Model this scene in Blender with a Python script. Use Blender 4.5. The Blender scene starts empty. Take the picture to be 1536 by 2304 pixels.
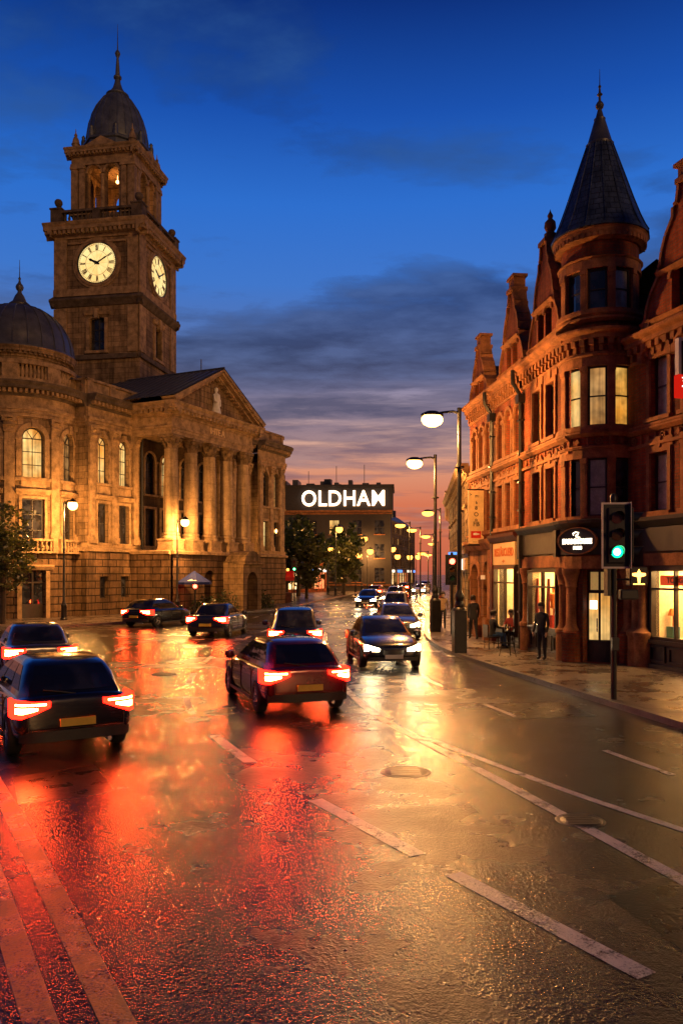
import bpy, bmesh, math, random
from mathutils import Vector, Matrix
from mathutils.geometry import tessellate_polygon
random.seed(7)
R = math.radians
sc = bpy.context.scene
C = sc.collection

# ------------------------------------------------------------------ materials
def new_mat(name):
    m = bpy.data.materials.new(name); m.use_nodes = True
    nt = m.node_tree; nt.nodes.clear()
    out = nt.nodes.new('ShaderNodeOutputMaterial')
    return m, nt, out
def nd(nt, t, **k):
    n = nt.nodes.new(t)
    for a, v in k.items(): setattr(n, a, v)
    return n
def ramp(nt, fac, stops):
    r = nd(nt, 'ShaderNodeValToRGB')
    el = r.color_ramp.elements
    while len(el) < len(stops): el.new(0.5)
    for e, (p, c) in zip(el, stops):
        e.position = p; e.color = (c, c, c, 1) if isinstance(c, (int, float)) else (*c, 1)
    if fac is not None: nt.links.new(fac, r.inputs[0])
    return r
def noise(nt, vec, scale, detail=4, rough=.55):
    n = nd(nt, 'ShaderNodeTexNoise'); n.inputs['Scale'].default_value = scale
    n.inputs['Detail'].default_value = detail; n.inputs['Roughness'].default_value = rough
    if vec is not None: nt.links.new(vec, n.inputs['Vector'])
    return n
def mix(nt, f, a, b, blend='MIX'):
    n = nd(nt, 'ShaderNodeMix', data_type='RGBA', blend_type=blend)
    for i, v in ((0, f), (6, a), (7, b)):
        if isinstance(v, (int, float)): n.inputs[i].default_value = v
        elif isinstance(v, tuple): n.inputs[i].default_value = (*v, 1)
        else: nt.links.new(v, n.inputs[i])
    return n.outputs[2]
def mth(nt, op, a, b=None, clamp=False):
    n = nd(nt, 'ShaderNodeMath', operation=op, use_clamp=clamp)
    for i, v in ((0, a), (1, b)):
        if v is None: continue
        if isinstance(v, (int, float)): n.inputs[i].default_value = v
        else: nt.links.new(v, n.inputs[i])
    return n.outputs[0]
def principled(nt, out, base, rough=.6, metal=0., bump=None, bstr=.3, bdist=.02, spec=.5, coat=0):
    p = nd(nt, 'ShaderNodeBsdfPrincipled')
    def put(k, v):
        if isinstance(v, tuple): p.inputs[k].default_value = (*v, 1)
        elif isinstance(v, (int, float)): p.inputs[k].default_value = v
        else: nt.links.new(v, p.inputs[k])
    put('Base Color', base); put('Roughness', rough); put('Metallic', metal)
    p.inputs['Specular IOR Level'].default_value = spec
    if coat: p.inputs['Coat Weight'].default_value = coat; p.inputs['Coat Roughness'].default_value = .06
    if bump is not None:
        b = nd(nt, 'ShaderNodeBump'); b.inputs['Strength'].default_value = bstr; b.inputs['Distance'].default_value = bdist
        nt.links.new(bump, b.inputs['Height']); nt.links.new(b.outputs[0], p.inputs['Normal'])
    nt.links.new(p.outputs[0], out.inputs[0])
    return p
def objvec(nt): return nd(nt, 'ShaderNodeTexCoord').outputs['Object']
def geopos(nt): return nd(nt, 'ShaderNodeNewGeometry').outputs['Position']
def uvvec(nt): return nd(nt, 'ShaderNodeTexCoord').outputs['UV']

def masonry(name, c1, c2, mortar, bw, rh, ms, rough=.85, grime=(.35, 1.0), bstr=.5, squash=1.0):
    m, nt, out = new_mat(name)
    uv = uvvec(nt); pos = geopos(nt)
    b = nd(nt, 'ShaderNodeTexBrick'); nt.links.new(uv, b.inputs['Vector'])
    b.inputs['Color1'].default_value = (*c1, 1); b.inputs['Color2'].default_value = (*c2, 1); b.inputs['Mortar'].default_value = (*mortar, 1)
    b.inputs['Scale'].default_value = 1; b.inputs['Mortar Size'].default_value = ms; b.inputs['Mortar Smooth'].default_value = .2
    b.inputs['Brick Width'].default_value = bw; b.inputs['Row Height'].default_value = rh; b.inputs['Bias'].default_value = 0
    n1 = noise(nt, pos, .35, 6, .65); n2 = noise(nt, pos, 3.0, 6, .65); n3 = noise(nt, pos, 22, 3)
    # vertical rain streaks
    mp = nd(nt, 'ShaderNodeMapping'); mp.inputs['Scale'].default_value = (2.2, 2.2, .16); nt.links.new(pos, mp.inputs['Vector'])
    n4 = noise(nt, mp.outputs[0], 1.3, 5, .6)
    g = mth(nt, 'MULTIPLY', ramp(nt, n1.outputs[0], [(.3, grime[0]), (.62, grime[1])]).outputs[0], ramp(nt, n2.outputs[0], [(.28, .62), (.65, 1.12)]).outputs[0])
    g = mth(nt, 'MULTIPLY', g, ramp(nt, n4.outputs[0], [(.36, .5), (.6, 1.08)]).outputs[0])
    g = mth(nt, 'MULTIPLY', g, ramp(nt, n3.outputs[0], [(.3, .82), (.7, 1.15)]).outputs[0])
    col = mix(nt, 1.0, b.outputs['Color'], g, 'MULTIPLY')
    h = mth(nt, 'ADD', mth(nt, 'MULTIPLY', b.outputs['Fac'], -.8), mth(nt, 'MULTIPLY', n3.outputs[0], .35))
    principled(nt, out, col, rough, bump=h, bstr=bstr, bdist=.03, spec=.3)
    return m
def plain(name, c, rough=.6, metal=0., var=.35, scale=4., bstr=.15, spec=.5, coat=0):
    m, nt, out = new_mat(name)
    pos = geopos(nt)
    n = noise(nt, pos, scale, 5, .6); n2 = noise(nt, pos, scale * 9, 3)
    f = mth(nt, 'MULTIPLY', ramp(nt, n.outputs[0], [(.3, 1 - var), (.7, 1 + var * .5)]).outputs[0], ramp(nt, n2.outputs[0], [(.3, 1 - var * .4), (.7, 1 + var * .25)]).outputs[0])
    col = mix(nt, 1., c, f, 'MULTIPLY')
    rr = ramp(nt, n.outputs[0], [(.3, max(.02, rough - .08)), (.7, min(1, rough + .08))]).outputs[0]
    principled(nt, out, col, rr, metal, bump=n2.outputs[0], bstr=bstr, bdist=.01, spec=spec, coat=coat)
    return m
def emis(name, c, s, body=None):
    m, nt, out = new_mat(name)
    e = nd(nt, 'ShaderNodeEmission'); e.inputs[0].default_value = (*c, 1); e.inputs[1].default_value = s
    nt.links.new(e.outputs[0], out.inputs[0]); return m
def lit_glass(name, ca, cb, s, dark=.6, scale=.7):
    """a pane lit from inside, curtains and furniture showing as soft blotches, reflecting the street a little"""
    m, nt, out = new_mat(name)
    pos = geopos(nt); n = noise(nt, pos, scale, 3, .5)
    mp = nd(nt, 'ShaderNodeMapping'); mp.inputs['Scale'].default_value = (7, 7, .25); nt.links.new(pos, mp.inputs['Vector'])
    n2 = noise(nt, mp.outputs[0], 1.0, 2)
    n3 = noise(nt, pos, scale * 3.1, 2)
    col = ramp(nt, n.outputs[0], [(.3, ca), (.66, cb)]).outputs[0]
    st = mth(nt, 'MULTIPLY', ramp(nt, n2.outputs[0], [(.35, .6), (.6, 1.1)]).outputs[0], ramp(nt, n3.outputs[0], [(.3, dark), (.62, 1.0)]).outputs[0])
    st = mth(nt, 'MULTIPLY', st, s)
    p = principled(nt, out, (.02, .02, .02), .06)
    nt.links.new(col, p.inputs['Emission Color']); nt.links.new(st, p.inputs['Emission Strength'])
    return m
def dark_glass(name, c=(.012, .014, .02), rough=.04, wav=.15):
    m, nt, out = new_mat(name)
    pos = geopos(nt); n = noise(nt, pos, 1.6, 2)
    col = mix(nt, ramp(nt, n.outputs[0], [(.45, 0.), (.6, 1.)]).outputs[0], c, tuple(x * 3.2 for x in c))
    principled(nt, out, col, rough, bump=n.outputs[0], bstr=wav, bdist=.04, spec=.9)
    return m

M = {}
M['stone'] = masonry('sandstone_blocks', (.43, .29, .155), (.31, .205, .108), (.09, .058, .032), .95, .40, .014, grime=(.34, 1.08))
M['rustic'] = masonry('rusticated_sandstone', (.24, .145, .075), (.19, .115, .06), (.028, .018, .01), 1.3, .46, .035, grime=(.35, 1.0), bstr=.9)
M['trim'] = plain('carved_sandstone', (.40, .27, .145), .85, var=.6, scale=2.2, bstr=.4, spec=.3)
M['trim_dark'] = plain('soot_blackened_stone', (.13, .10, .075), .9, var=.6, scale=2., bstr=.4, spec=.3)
M['brick'] = masonry('red_brick', (.40, .088, .03), (.29, .055, .02), (.20, .10, .055), .235, .085, .011, grime=(.45, 1.05), bstr=.6)
M['redstone'] = masonry('red_sandstone_dressings', (.34, .15, .066), (.29, .12, .052), (.14, .07, .04), .8, .36, .012, grime=(.5, 1.05))
M['redtrim'] = plain('carved_red_sandstone', (.32, .135, .058), .85, var=.55, scale=2.4, bstr=.35, spec=.3)
M['slate'] = masonry('slate_roof', (.06, .088, .15), (.038, .058, .105), (.012, .016, .025), .32, .2, .012, rough=.42, grime=(.6, 1.1), bstr=.8)
M['lead'] = plain('lead_sheet', (.10, .105, .115), .45, .35, var=.4, scale=1.6)
M['copper'] = plain('dull_dome_sheet', (.12, .14, .165), .5, .3, var=.5, scale=1.2)
M['iron'] = plain('black_painted_iron', (.018, .018, .02), .4, .3, var=.3)
M['frame'] = plain('dark_window_frame', (.025, .022, .02), .5, var=.3)
M['wframe'] = plain('painted_window_frame', (.30, .24, .18), .5, var=.3)
M['glass'] = dark_glass('dark_window_glass')
M['glass_curtain'] = plain('net_curtain_behind_glass', (.33, .30, .27), .12, var=.4, scale=3, spec=.9)
M['lit'] = lit_glass('lit_window_amber', (1., .36, .05), (1., .66, .22), 1.2)
M['lit2'] = lit_glass('lit_window_gold', (1., .45, .09), (1., .70, .27), 1.05, .5)
M['litroom'] = lit_glass('dull_gold_lit_room', (.9, .36, .07), (1., .52, .17), .72, .45, .8)
M['litwarm'] = lit_glass('amber_lit_room', (.95, .36, .04), (1., .55, .12), .95, .4, .9)
M['litdim'] = lit_glass('dim_lit_window', (.8, .33, .08), (.9, .5, .18), .45, .3)
M['kerb'] = plain('granite_kerb', (.16, .145, .13), .35, var=.4, scale=6)
M['white'] = plain('white_paint', (.75, .74, .70), .5, var=.2)
M['timber'] = plain('dark_shopfront_timber', (.035, .025, .022), .35, var=.4, scale=5)
M['timber_red'] = plain('oxblood_shopfront_timber', (.09, .022, .018), .35, var=.4, scale=5)
M['board'] = plain('dark_fascia_board', (.035, .03, .028), .5, var=.3)
M['creamboard'] = plain('cream_sign_board', (.72, .50, .25), .6, var=.2, scale=2)
M['rubber'] = plain('tyre_rubber', (.012, .012, .012), .8, var=.3)
M['chrome'] = plain('alloy', (.55, .55, .56), .25, .9, var=.1)
M['cloth_dark'] = plain('dark_cloth', (.015, .015, .022), .9, var=.4)
M['cloth_blue'] = plain('blue_cloth', (.03, .08, .2), .9, var=.4)
M['cloth_red'] = plain('red_cloth', (.25, .03, .025), .9, var=.4)
M['cloth_tan'] = plain('tan_cloth', (.3, .2, .12), .9, var=.4)
M['skin'] = plain('skin', (.42, .25, .17), .55, var=.15)
M['hair'] = plain('dark_hair', (.02, .013, .01), .6, var=.3)
M['bark'] = plain('bark', (.06, .045, .03), .9, var=.5, scale=9, bstr=.8)
M['lamp'] = emis('street_lamp_glow', (1., .48, .12), 11)
M['lampfar'] = emis('far_lamp_glow', (1., .38, .055), 5.5)
M['clock'] = None

def leaf_mat(name, c):
    m, nt, out = new_mat(name)
    n = noise(nt, geopos(nt), 1.3, 4); n2 = noise(nt, geopos(nt), 9, 2)
    col = mix(nt, 1., c, mth(nt, 'MULTIPLY', ramp(nt, n.outputs[0], [(.3, .45), (.7, 1.5)]).outputs[0], ramp(nt, n2.outputs[0], [(.3, .7), (.7, 1.3)]).outputs[0]), 'MULTIPLY')
    d = nd(nt, 'ShaderNodeBsdfDiffuse'); t = nd(nt, 'ShaderNodeBsdfTranslucent'); g = nd(nt, 'ShaderNodeBsdfGlossy'); g.inputs['Roughness'].default_value = .35
    nt.links.new(col, d.inputs[0]); nt.links.new(col, t.inputs[0])
    a = nd(nt, 'ShaderNodeMixShader'); a.inputs[0].default_value = .3
    nt.links.new(d.outputs[0], a.inputs[1]); nt.links.new(t.outputs[0], a.inputs[2])
    b = nd(nt, 'ShaderNodeMixShader'); b.inputs[0].default_value = .06
    nt.links.new(a.outputs[0], b.inputs[1]); nt.links.new(g.outputs[0], b.inputs[2]); nt.links.new(b.outputs[0], out.inputs[0])
    return m
M['leaf'] = leaf_mat('leaves', (.04, .062, .018))
M['leaf2'] = leaf_mat('olive_leaves', (.075, .085, .02))

def asphalt():
    m, nt, out = new_mat('wet_asphalt')
    pos = geopos(nt)
    big = noise(nt, pos, .16, 6, .6); mid = noise(nt, pos, 1.1, 5, .6); grain = noise(nt, pos, 26, 3, .7)
    vor = nd(nt, 'ShaderNodeTexVoronoi', feature='F1'); vor.inputs['Scale'].default_value = 62; nt.links.new(pos, vor.inputs['Vector'])
    # tyre-worn tracks and patched repairs
    br = nd(nt, 'ShaderNodeTexBrick'); nt.links.new(pos, br.inputs['Vector'])
    br.inputs['Scale'].default_value = 1; br.inputs['Brick Width'].default_value = 9.5; br.inputs['Row Height'].default_value = 5.3
    br.inputs['Mortar Size'].default_value = .012; br.inputs['Color1'].default_value = (.8, .8, .8, 1); br.inputs['Color2'].default_value = (1.15, 1.15, 1.15, 1); br.inputs['Mortar'].default_value = (.4, .4, .4, 1)
    col = mix(nt, ramp(nt, mid.outputs[0], [(.35, 0.), (.65, 1.)]).outputs[0], (.016, .014, .014), (.032, .028, .026))
    col = mix(nt, 1., col, ramp(nt, vor.outputs['Distance'], [(.1, 1.5), (.5, .6)]).outputs[0], 'MULTIPLY')
    col = mix(nt, 1., col, br.outputs['Color'], 'MULTIPLY')
    wet = ramp(nt, mth(nt, 'ADD', mth(nt, 'MULTIPLY', big.outputs[0], .7), mth(nt, 'MULTIPLY', mid.outputs[0], .3)), [(.40, .095), (.5, .22), (.62, .43)])
    vor2 = nd(nt, 'ShaderNodeTexVoronoi', feature='F1'); vor2.inputs['Scale'].default_value = 27; nt.links.new(pos, vor2.inputs['Vector'])
    h = mth(nt, 'ADD', mth(nt, 'MULTIPLY', vor.outputs['Distance'], .55), mth(nt, 'MULTIPLY', grain.outputs[0], 1.1))
    h = mth(nt, 'ADD', h, mth(nt, 'MULTIPLY', vor2.outputs['Distance'], .62))
    h = mth(nt, 'ADD', h, mth(nt, 'MULTIPLY', mid.outputs[0], 1.0))
    p_ = principled(nt, out, col, wet.outputs[0], bump=h, bstr=.85, bdist=.0062, spec=.33)
    p_.inputs['Specular Tint'].default_value = (.52, .47, .43, 1)
    return m
M['asphalt'] = asphalt()
M['patch'] = plain('tar_repair', (.012, .011, .011), .3, var=.5, scale=3, bstr=.5, spec=.3)
def pavers():
    m, nt, out = new_mat('wet_paving')
    pos = geopos(nt)
    br = nd(nt, 'ShaderNodeTexBrick'); nt.links.new(pos, br.inputs['Vector'])
    br.inputs['Scale'].default_value = 1; br.inputs['Brick Width'].default_value = .6; br.inputs['Row Height'].default_value = .45; br.inputs['Mortar Size'].default_value = .012
    br.inputs['Color1'].default_value = (.16, .125, .10, 1); br.inputs['Color2'].default_value = (.11, .085, .07, 1); br.inputs['Mortar'].default_value = (.03, .025, .02, 1)
    n = noise(nt, pos, .9, 6, .65); n2 = noise(nt, pos, 30, 3)
    col = mix(nt, 1., br.outputs['Color'], ramp(nt, n.outputs[0], [(.3, .5), (.7, 1.2)]).outputs[0], 'MULTIPLY')
    h = mth(nt, 'ADD', mth(nt, 'MULTIPLY', br.outputs['Fac'], -.8), mth(nt, 'MULTIPLY', n2.outputs[0], .5))
    principled(nt, out, col, ramp(nt, n.outputs[0], [(.35, .14), (.65, .5)]).outputs[0], bump=h, bstr=.5, bdist=.01)
    return m
M['pave'] = pavers()
def markpaint(name, c):
    m, nt, out = new_mat(name)
    pos = geopos(nt)
    n = noise(nt, pos, 2.2, 6, .7); n2 = noise(nt, pos, 42, 4, .7)
    col = mix(nt, ramp(nt, mth(nt, 'ADD', mth(nt, 'MULTIPLY', n.outputs[0], .5), mth(nt, 'MULTIPLY', n2.outputs[0], .5)), [(.40, 0.), (.5, 1.)]).outputs[0], (.04, .034, .03), c)
    col = mix(nt, 1., col, ramp(nt, n.outputs[0], [(.3, .7), (.7, 1.05)]).outputs[0], 'MULTIPLY')
    vor = nd(nt, 'ShaderNodeTexVoronoi', feature='F1'); vor.inputs['Scale'].default_value = 50; nt.links.new(pos, vor.inputs['Vector'])
    principled(nt, out, col, ramp(nt, n.outputs[0], [(.35, .2), (.65, .45)]).outputs[0], bump=mth(nt, 'ADD', vor.outputs['Distance'], n2.outputs[0]), bstr=.6, bdist=.006)
    return m
M['mark'] = markpaint('worn_white_road_paint', (.72, .66, .56))
M['ymark'] = markpaint('worn_yellow_road_paint', (.70, .36, .03))

# ------------------------------------------------------------------ scene-graph helpers
def tag(o, label=None, cat=None, group=None, kind=None):
    if label: o['label'] = label
    if cat: o['category'] = cat
    if group: o['group'] = group
    if kind: o['kind'] = kind
    return o
def thing(name, label, cat, loc=(0, 0, 0), rz=0, group=None):
    o = bpy.data.objects.new(name, None); C.objects.link(o); o.empty_display_size = .2
    o.location = loc; o.rotation_euler = (0, 0, rz)
    return tag(o, label, cat, group)
def root_of(o):
    while o.parent: o = o.parent
    return o
def copy_tree(o, parent=None):
    c = o.copy(); C.objects.link(c)
    if parent is not None: c.parent = parent
    for ch in list(o.children): copy_tree(ch, c)
    return c

class Fr:
    """facade frame: u along the wall, v up, w outwards"""
    def __init__(s, o, t, n, z=0.): s.o = Vector(o); s.t = Vector(t).normalized(); s.n = Vector(n).normalized(); s.z = z; s.curved = False; s.flip = (s.t.x * s.n.y - s.t.y * s.n.x) > 0
    def p(s, u, v, w=0.):
        q = s.o + s.t * u + s.n * w
        return (q.x, q.y, v + s.z)
class Cyl:
    """curved frame: u is arc length at radius r measured from angle a0 (counter-clockwise seen from above)"""
    def __init__(s, c, r, a0, z=0.): s.c = c; s.r = r; s.a0 = a0; s.z = z; s.curved = True
    def p(s, u, v, w=0.):
        a = s.a0 + u / s.r
        return (s.c[0] + (s.r + w) * math.cos(a), s.c[1] + (s.r + w) * math.sin(a), v + s.z)
ID = Fr((0, 0), (1, 0), (0, -1))
class XYZ:
    curved = False
    def p(s, u, v, w=0.): return (u, v, w)

class MB:
    def __init__(s): s.v = []; s.f = []; s.uv = []; s.mi = []; s.m = 0; s.sm = []
    def add(s, pts, uvs=None, smooth=False):
        i = len(s.v); s.v += [tuple(p) for p in pts]
        s.f.append(tuple(range(i, i + len(pts)))); s.uv.append(uvs); s.mi.append(s.m); s.sm.append(smooth)
    def quad(s, fr, a, b, c, d, uvs=None):
        q = [fr.p(*a), fr.p(*b), fr.p(*c), fr.p(*d)]
        if getattr(fr, 'flip', False): q.reverse(); uvs = uvs[::-1] if uvs else None
        s.add(q, uvs)
    def us(s, fr, u0, u1, extra=(), step=.3):
        L = sorted(set([round(u0, 5), round(u1, 5)] + [round(x, 5) for x in extra if u0 - 1e-4 < x < u1 + 1e-4]))
        if not fr.curved: return L
        out = []
        for a, b in zip(L, L[1:]):
            n = max(1, int(math.ceil((b - a) / step)))
            out += [a + (b - a) * k / n for k in range(n)]
        return out + [L[-1]]
    def wall(s, fr, u0, u1, v0, v1, ops=(), depth=.3, w=0., vs=()):
        """ops: (ua, ub, va, vb, arch)"""
        U = s.us(fr, u0, u1, [x for o in ops for x in o[:2]])
        V = sorted(set([v0, v1] + list(vs) + [x for o in ops for x in o[2:4]]))
        for ua, ub in zip(U, U[1:]):
            for va, vb in zip(V, V[1:]):
                cu, cv = (ua + ub) / 2, (va + vb) / 2
                if any(o[0] < cu < o[1] and o[2] < cv < o[3] for o in ops): continue
                s.quad(fr, (ua, va, w), (ub, va, w), (ub, vb, w), (ua, vb, w), [(ua, va), (ub, va), (ub, vb), (ua, vb)])
        for o in ops:
            a, b, c, d = o[:4]; arch = o[4] if len(o) > 4 else 0
            sp = d
            UU = s.us(fr, a, b)
            if arch:
                r = (b - a) / 2; sp = d - r * arch; n = 12; um = (a + b) / 2
                P = [(um - r * math.cos(math.pi * k / n), sp + r * arch * math.sin(math.pi * k / n)) for k in range(n + 1)]
                for (ua, va), (ub, vb) in zip(P, P[1:]):
                    s.quad(fr, (ua, va, w), (ub, vb, w), (ub, d + .0, w), (ua, d + .0, w), [(ua, va), (ub, vb), (ub, d), (ua, d)])
                    s.quad(fr, (ub, vb, w), (ua, va, w), (ua, va, w - depth), (ub, vb, w - depth))
            else:
                for ua, ub in zip(UU, UU[1:]): s.quad(fr, (ub, d, w), (ua, d, w), (ua, d, w - depth), (ub, d, w - depth))
            for ua, ub in zip(UU, UU[1:]): s.quad(fr, (ua, c, w), (ub, c, w), (ub, c, w - depth), (ua, c, w - depth))
            s.quad(fr, (a, sp, w), (a, c, w), (a, c, w - depth), (a, sp, w - depth))
            s.quad(fr, (b, c, w), (b, sp, w), (b, sp, w - depth), (b, c, w - depth))
    def bx(s, fr, u0, u1, v0, v1, w0, w1):
        U = s.us(fr, u0, u1)
        for a, b in zip(U, U[1:]):
            s.quad(fr, (a, v0, w1), (b, v0, w1), (b, v1, w1), (a, v1, w1), [(a, v0), (b, v0), (b, v1), (a, v1)])
            s.quad(fr, (b, v0, w0), (a, v0, w0), (a, v1, w0), (b, v1, w0))
            s.quad(fr, (a, v1, w1), (b, v1, w1), (b, v1, w0), (a, v1, w0))
            s.quad(fr, (a, v0, w0), (b, v0, w0), (b, v0, w1), (a, v0, w1))
        for u, fl in ((u0, 0), (u1, 1)):
            q = [(u, v0, w0), (u, v0, w1), (u, v1, w1), (u, v1, w0)]
            if fl: q.reverse()
            s.quad(fr, *q)
    def prof(s, fr, u0, u1, pr):
        """moulding: profile [(w, v)...] from bottom to top swept along u, ends capped"""
        U = s.us(fr, u0, u1)
        for a, b in zip(U, U[1:]):
            for (wa, va), (wb, vb) in zip(pr, pr[1:]):
                s.quad(fr, (a, va, wa), (b, va, wa), (b, vb, wb), (a, vb, wb), [(a, va), (b, va), (b, va + abs(wb - wa) + abs(vb - va)), (a, va + abs(wb - wa) + abs(vb - va))])
        for u, fl in ((u0, 1), (u1, 0)):
            q = [fr.p(u, v, w) for w, v in pr]
            if fl: q.reverse()
            s.add(q)
    def cornice(s, fr, u0, u1, v, h, out, dent=None):
        """classical cornice rising from v by h and projecting by out, with an optional dentil row (pitch)"""
        s.prof(fr, u0, u1, [(-.02, v), (.12 * out + .02, v), (.16 * out, v + .18 * h), (.4 * out, v + .3 * h), (.42 * out, v + .42 * h), (.78 * out, v + .5 * h), (.8 * out, v + .72 * h), (.9 * out, v + .8 * h), (out, v + .95 * h), (out, v + h), (-.02, v + h)])
        if dent:
            n = int((u1 - u0) / dent)
            for k in range(n):
                u = u0 + (k + .25) * (u1 - u0) / n
                s.bx(fr, u, u + .5 * (u1 - u0) / n, v + .24 * h, v + .49 * h, .2 * out, .72 * out)
    def lathe(s, c, pr, n=16, smooth=True, a0=0., sx=1., sy=1., rot=0., arc=2 * math.pi):
        P = []
        full = arc > 6.28
        for r, z in pr:
            P.append([(c[0] + sx * r * math.cos(a0 + rot + arc * k / n), c[1] + sy * r * math.sin(a0 + rot + arc * k / n), c[2] + z) for k in range(n + (0 if full else 1))])
        L = len(P[0])
        al = 0.
        for i in range(len(pr) - 1):
            dl = math.hypot(pr[i + 1][0] - pr[i][0], pr[i + 1][1] - pr[i][1])
            for k in range(n):
                k2 = (k + 1) % L
                rr = max(pr[i][0], pr[i + 1][0])
                ua, ub = arc * k / n * rr, arc * (k + 1) / n * rr
                uvs = [(ua, al), (ub, al), (ub, al + dl), (ua, al + dl)]
                q = [P[i][k], P[i][k2], P[i + 1][k2], P[i + 1][k]]
                if pr[i][0] < 1e-5: q = q[1:]; uvs = uvs[1:]
                elif pr[i + 1][0] < 1e-5: q = q[:3]; uvs = uvs[:3]
                s.add(q, uvs, smooth)
            al += dl
        return s
    def tube(s, pts, r, n=8, caps=True, smooth=True):
        pts = [Vector(p) for p in pts]; rings = []
        rs = r if isinstance(r, (list, tuple)) else [r] * len(pts)
        up = None
        for i, p in enumerate(pts):
            d = (pts[min(i + 1, len(pts) - 1)] - pts[max(i - 1, 0)]).normalized()
            if up is None: up = Vector((0, 0, 1)) if abs(d.z) < .9 else Vector((1, 0, 0))
            x = d.cross(up).normalized(); y = d.cross(x).normalized(); up = -y if abs(d.z) < .999 else up
            x = d.cross(Vector((0, 0, 1)) if abs(d.z) < .95 else Vector((1, 0, 0))).normalized(); y = d.cross(x).normalized()
            rings.append([p + (x * math.cos(2 * math.pi * k / n) + y * math.sin(2 * math.pi * k / n)) * rs[i] for k in range(n)])
        for a, b in zip(rings, rings[1:]):
            for k in range(n): s.add([a[k], a[(k + 1) % n], b[(k + 1) % n], b[k]], None, smooth)
        if caps: s.add(list(reversed(rings[0]))); s.add(rings[-1])
        return s
    def poly(s, fr, pts, w0, w1):
        """flat polygon (u, v) extruded from w0 to w1"""
        tri = tessellate_polygon([[Vector((u, v, 0)) for u, v in pts]])
        for t in tri:
            q = [pts[i] for i in t]
            ar = (q[1][0] - q[0][0]) * (q[2][1] - q[0][1]) - (q[2][0] - q[0][0]) * (q[1][1] - q[0][1])
            if ar < 0: q.reverse()
            f_, b_ = (list(q), list(reversed(q))) if not getattr(fr, 'flip', False) else (list(reversed(q)), list(q))
            s.add([fr.p(u, v, w1) for u, v in f_], f_); s.add([fr.p(u, v, w0) for u, v in b_], b_)
        for (a, b), (c, d) in zip(pts, pts[1:] + pts[:1]): s.quad(fr, (a, b, w0), (c, d, w0), (c, d, w1), (a, b, w1))
    def ball(s, c, r, n=10, sz=1.):
        m = n // 2 + 1
        s.lathe(c, [(r * math.sin(math.pi * k / m), -r * sz * math.cos(math.pi * k / m)) for k in range(m + 1)], n)
    def build(s, name, mats, parent=None, bevel=0., kind=None, weld=True, world=True, autosm=None):
        off = Vector((0, 0, 0))
        if parent is not None and world: off = root_of(parent).location
        me = bpy.data.meshes.new(name)
        me.from_pydata([(x - off.x, y - off.y, z - off.z) for x, y, z in s.v], [], s.f)
        mats = mats if isinstance(mats, (list, tuple)) else [mats]
        for m in mats: me.materials.append(m)
        for p, mi, sm in zip(me.polygons, s.mi, s.sm): p.material_index = mi; p.use_smooth = sm
        uvl = me.uv_layers.new(name='UVMap')
        for p, uv in zip(me.polygons, s.uv):
            if uv:
                for li, q in zip(p.loop_indices, uv): uvl.data[li].uv = q
            else:
                n = p.normal; ax = max(range(3), key=lambda i: abs(n[i]))
                for li in p.loop_indices:
                    co = me.vertices[me.loops[li].vertex_index].co
                    if ax == 2: q = (co.x, co.y)
                    else:
                        h = math.hypot(n.x, n.y) or 1
                        q = ((co.y * n.x - co.x * n.y) / h, co.z)
                    uvl.data[li].uv = q
        if weld or bevel:
            bm = bmesh.new(); bm.from_mesh(me)
            bmesh.ops.remove_doubles(bm, verts=bm.verts, dist=1e-4)
            if bevel:
                es = [e for e in bm.edges if len(e.link_faces) == 2 and e.calc_face_angle(0) > .6]
                bmesh.ops.bevel(bm, geom=es, offset=bevel, segments=2, affect='EDGES', profile=.5, clamp_overlap=True)
            bm.to_mesh(me); bm.free()
        if any(s.sm):
            try: me.set_sharp_from_angle(angle=R(38))
            except Exception: pass
        o = bpy.data.objects.new(name, me); C.objects.link(o)
        if parent is not None: o.parent = parent
        if kind: o['kind'] = kind
        return o

def text_mb(txt, size, fr, u, v, w, ext=.01, bold=0., align='CENTER', squeeze=1., spacing=1.):
    """text as a mesh builder, set on a facade frame (u along the text)"""
    cu = bpy.data.curves.new('t', 'FONT'); cu.body = txt; cu.size = size; cu.align_x = align; cu.align_y = 'CENTER'
    cu.extrude = ext; cu.offset = bold; cu.resolution_u = 4; cu.space_character = spacing
    ob = bpy.data.objects.new('t', cu); C.objects.link(ob)
    dg = bpy.context.evaluated_depsgraph_get(); dg.update()
    me = bpy.data.meshes.new_from_object(ob.evaluated_get(dg))
    mb = MB()
    for p in me.polygons:
        mb.add([fr.p(u + me.vertices[i].co.x * squeeze, v + me.vertices[i].co.y, w + ext + me.vertices[i].co.z) for i in p.vertices])
    bpy.data.objects.remove(ob); bpy.data.curves.remove(cu); bpy.data.meshes.remove(me)
    return mb

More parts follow.
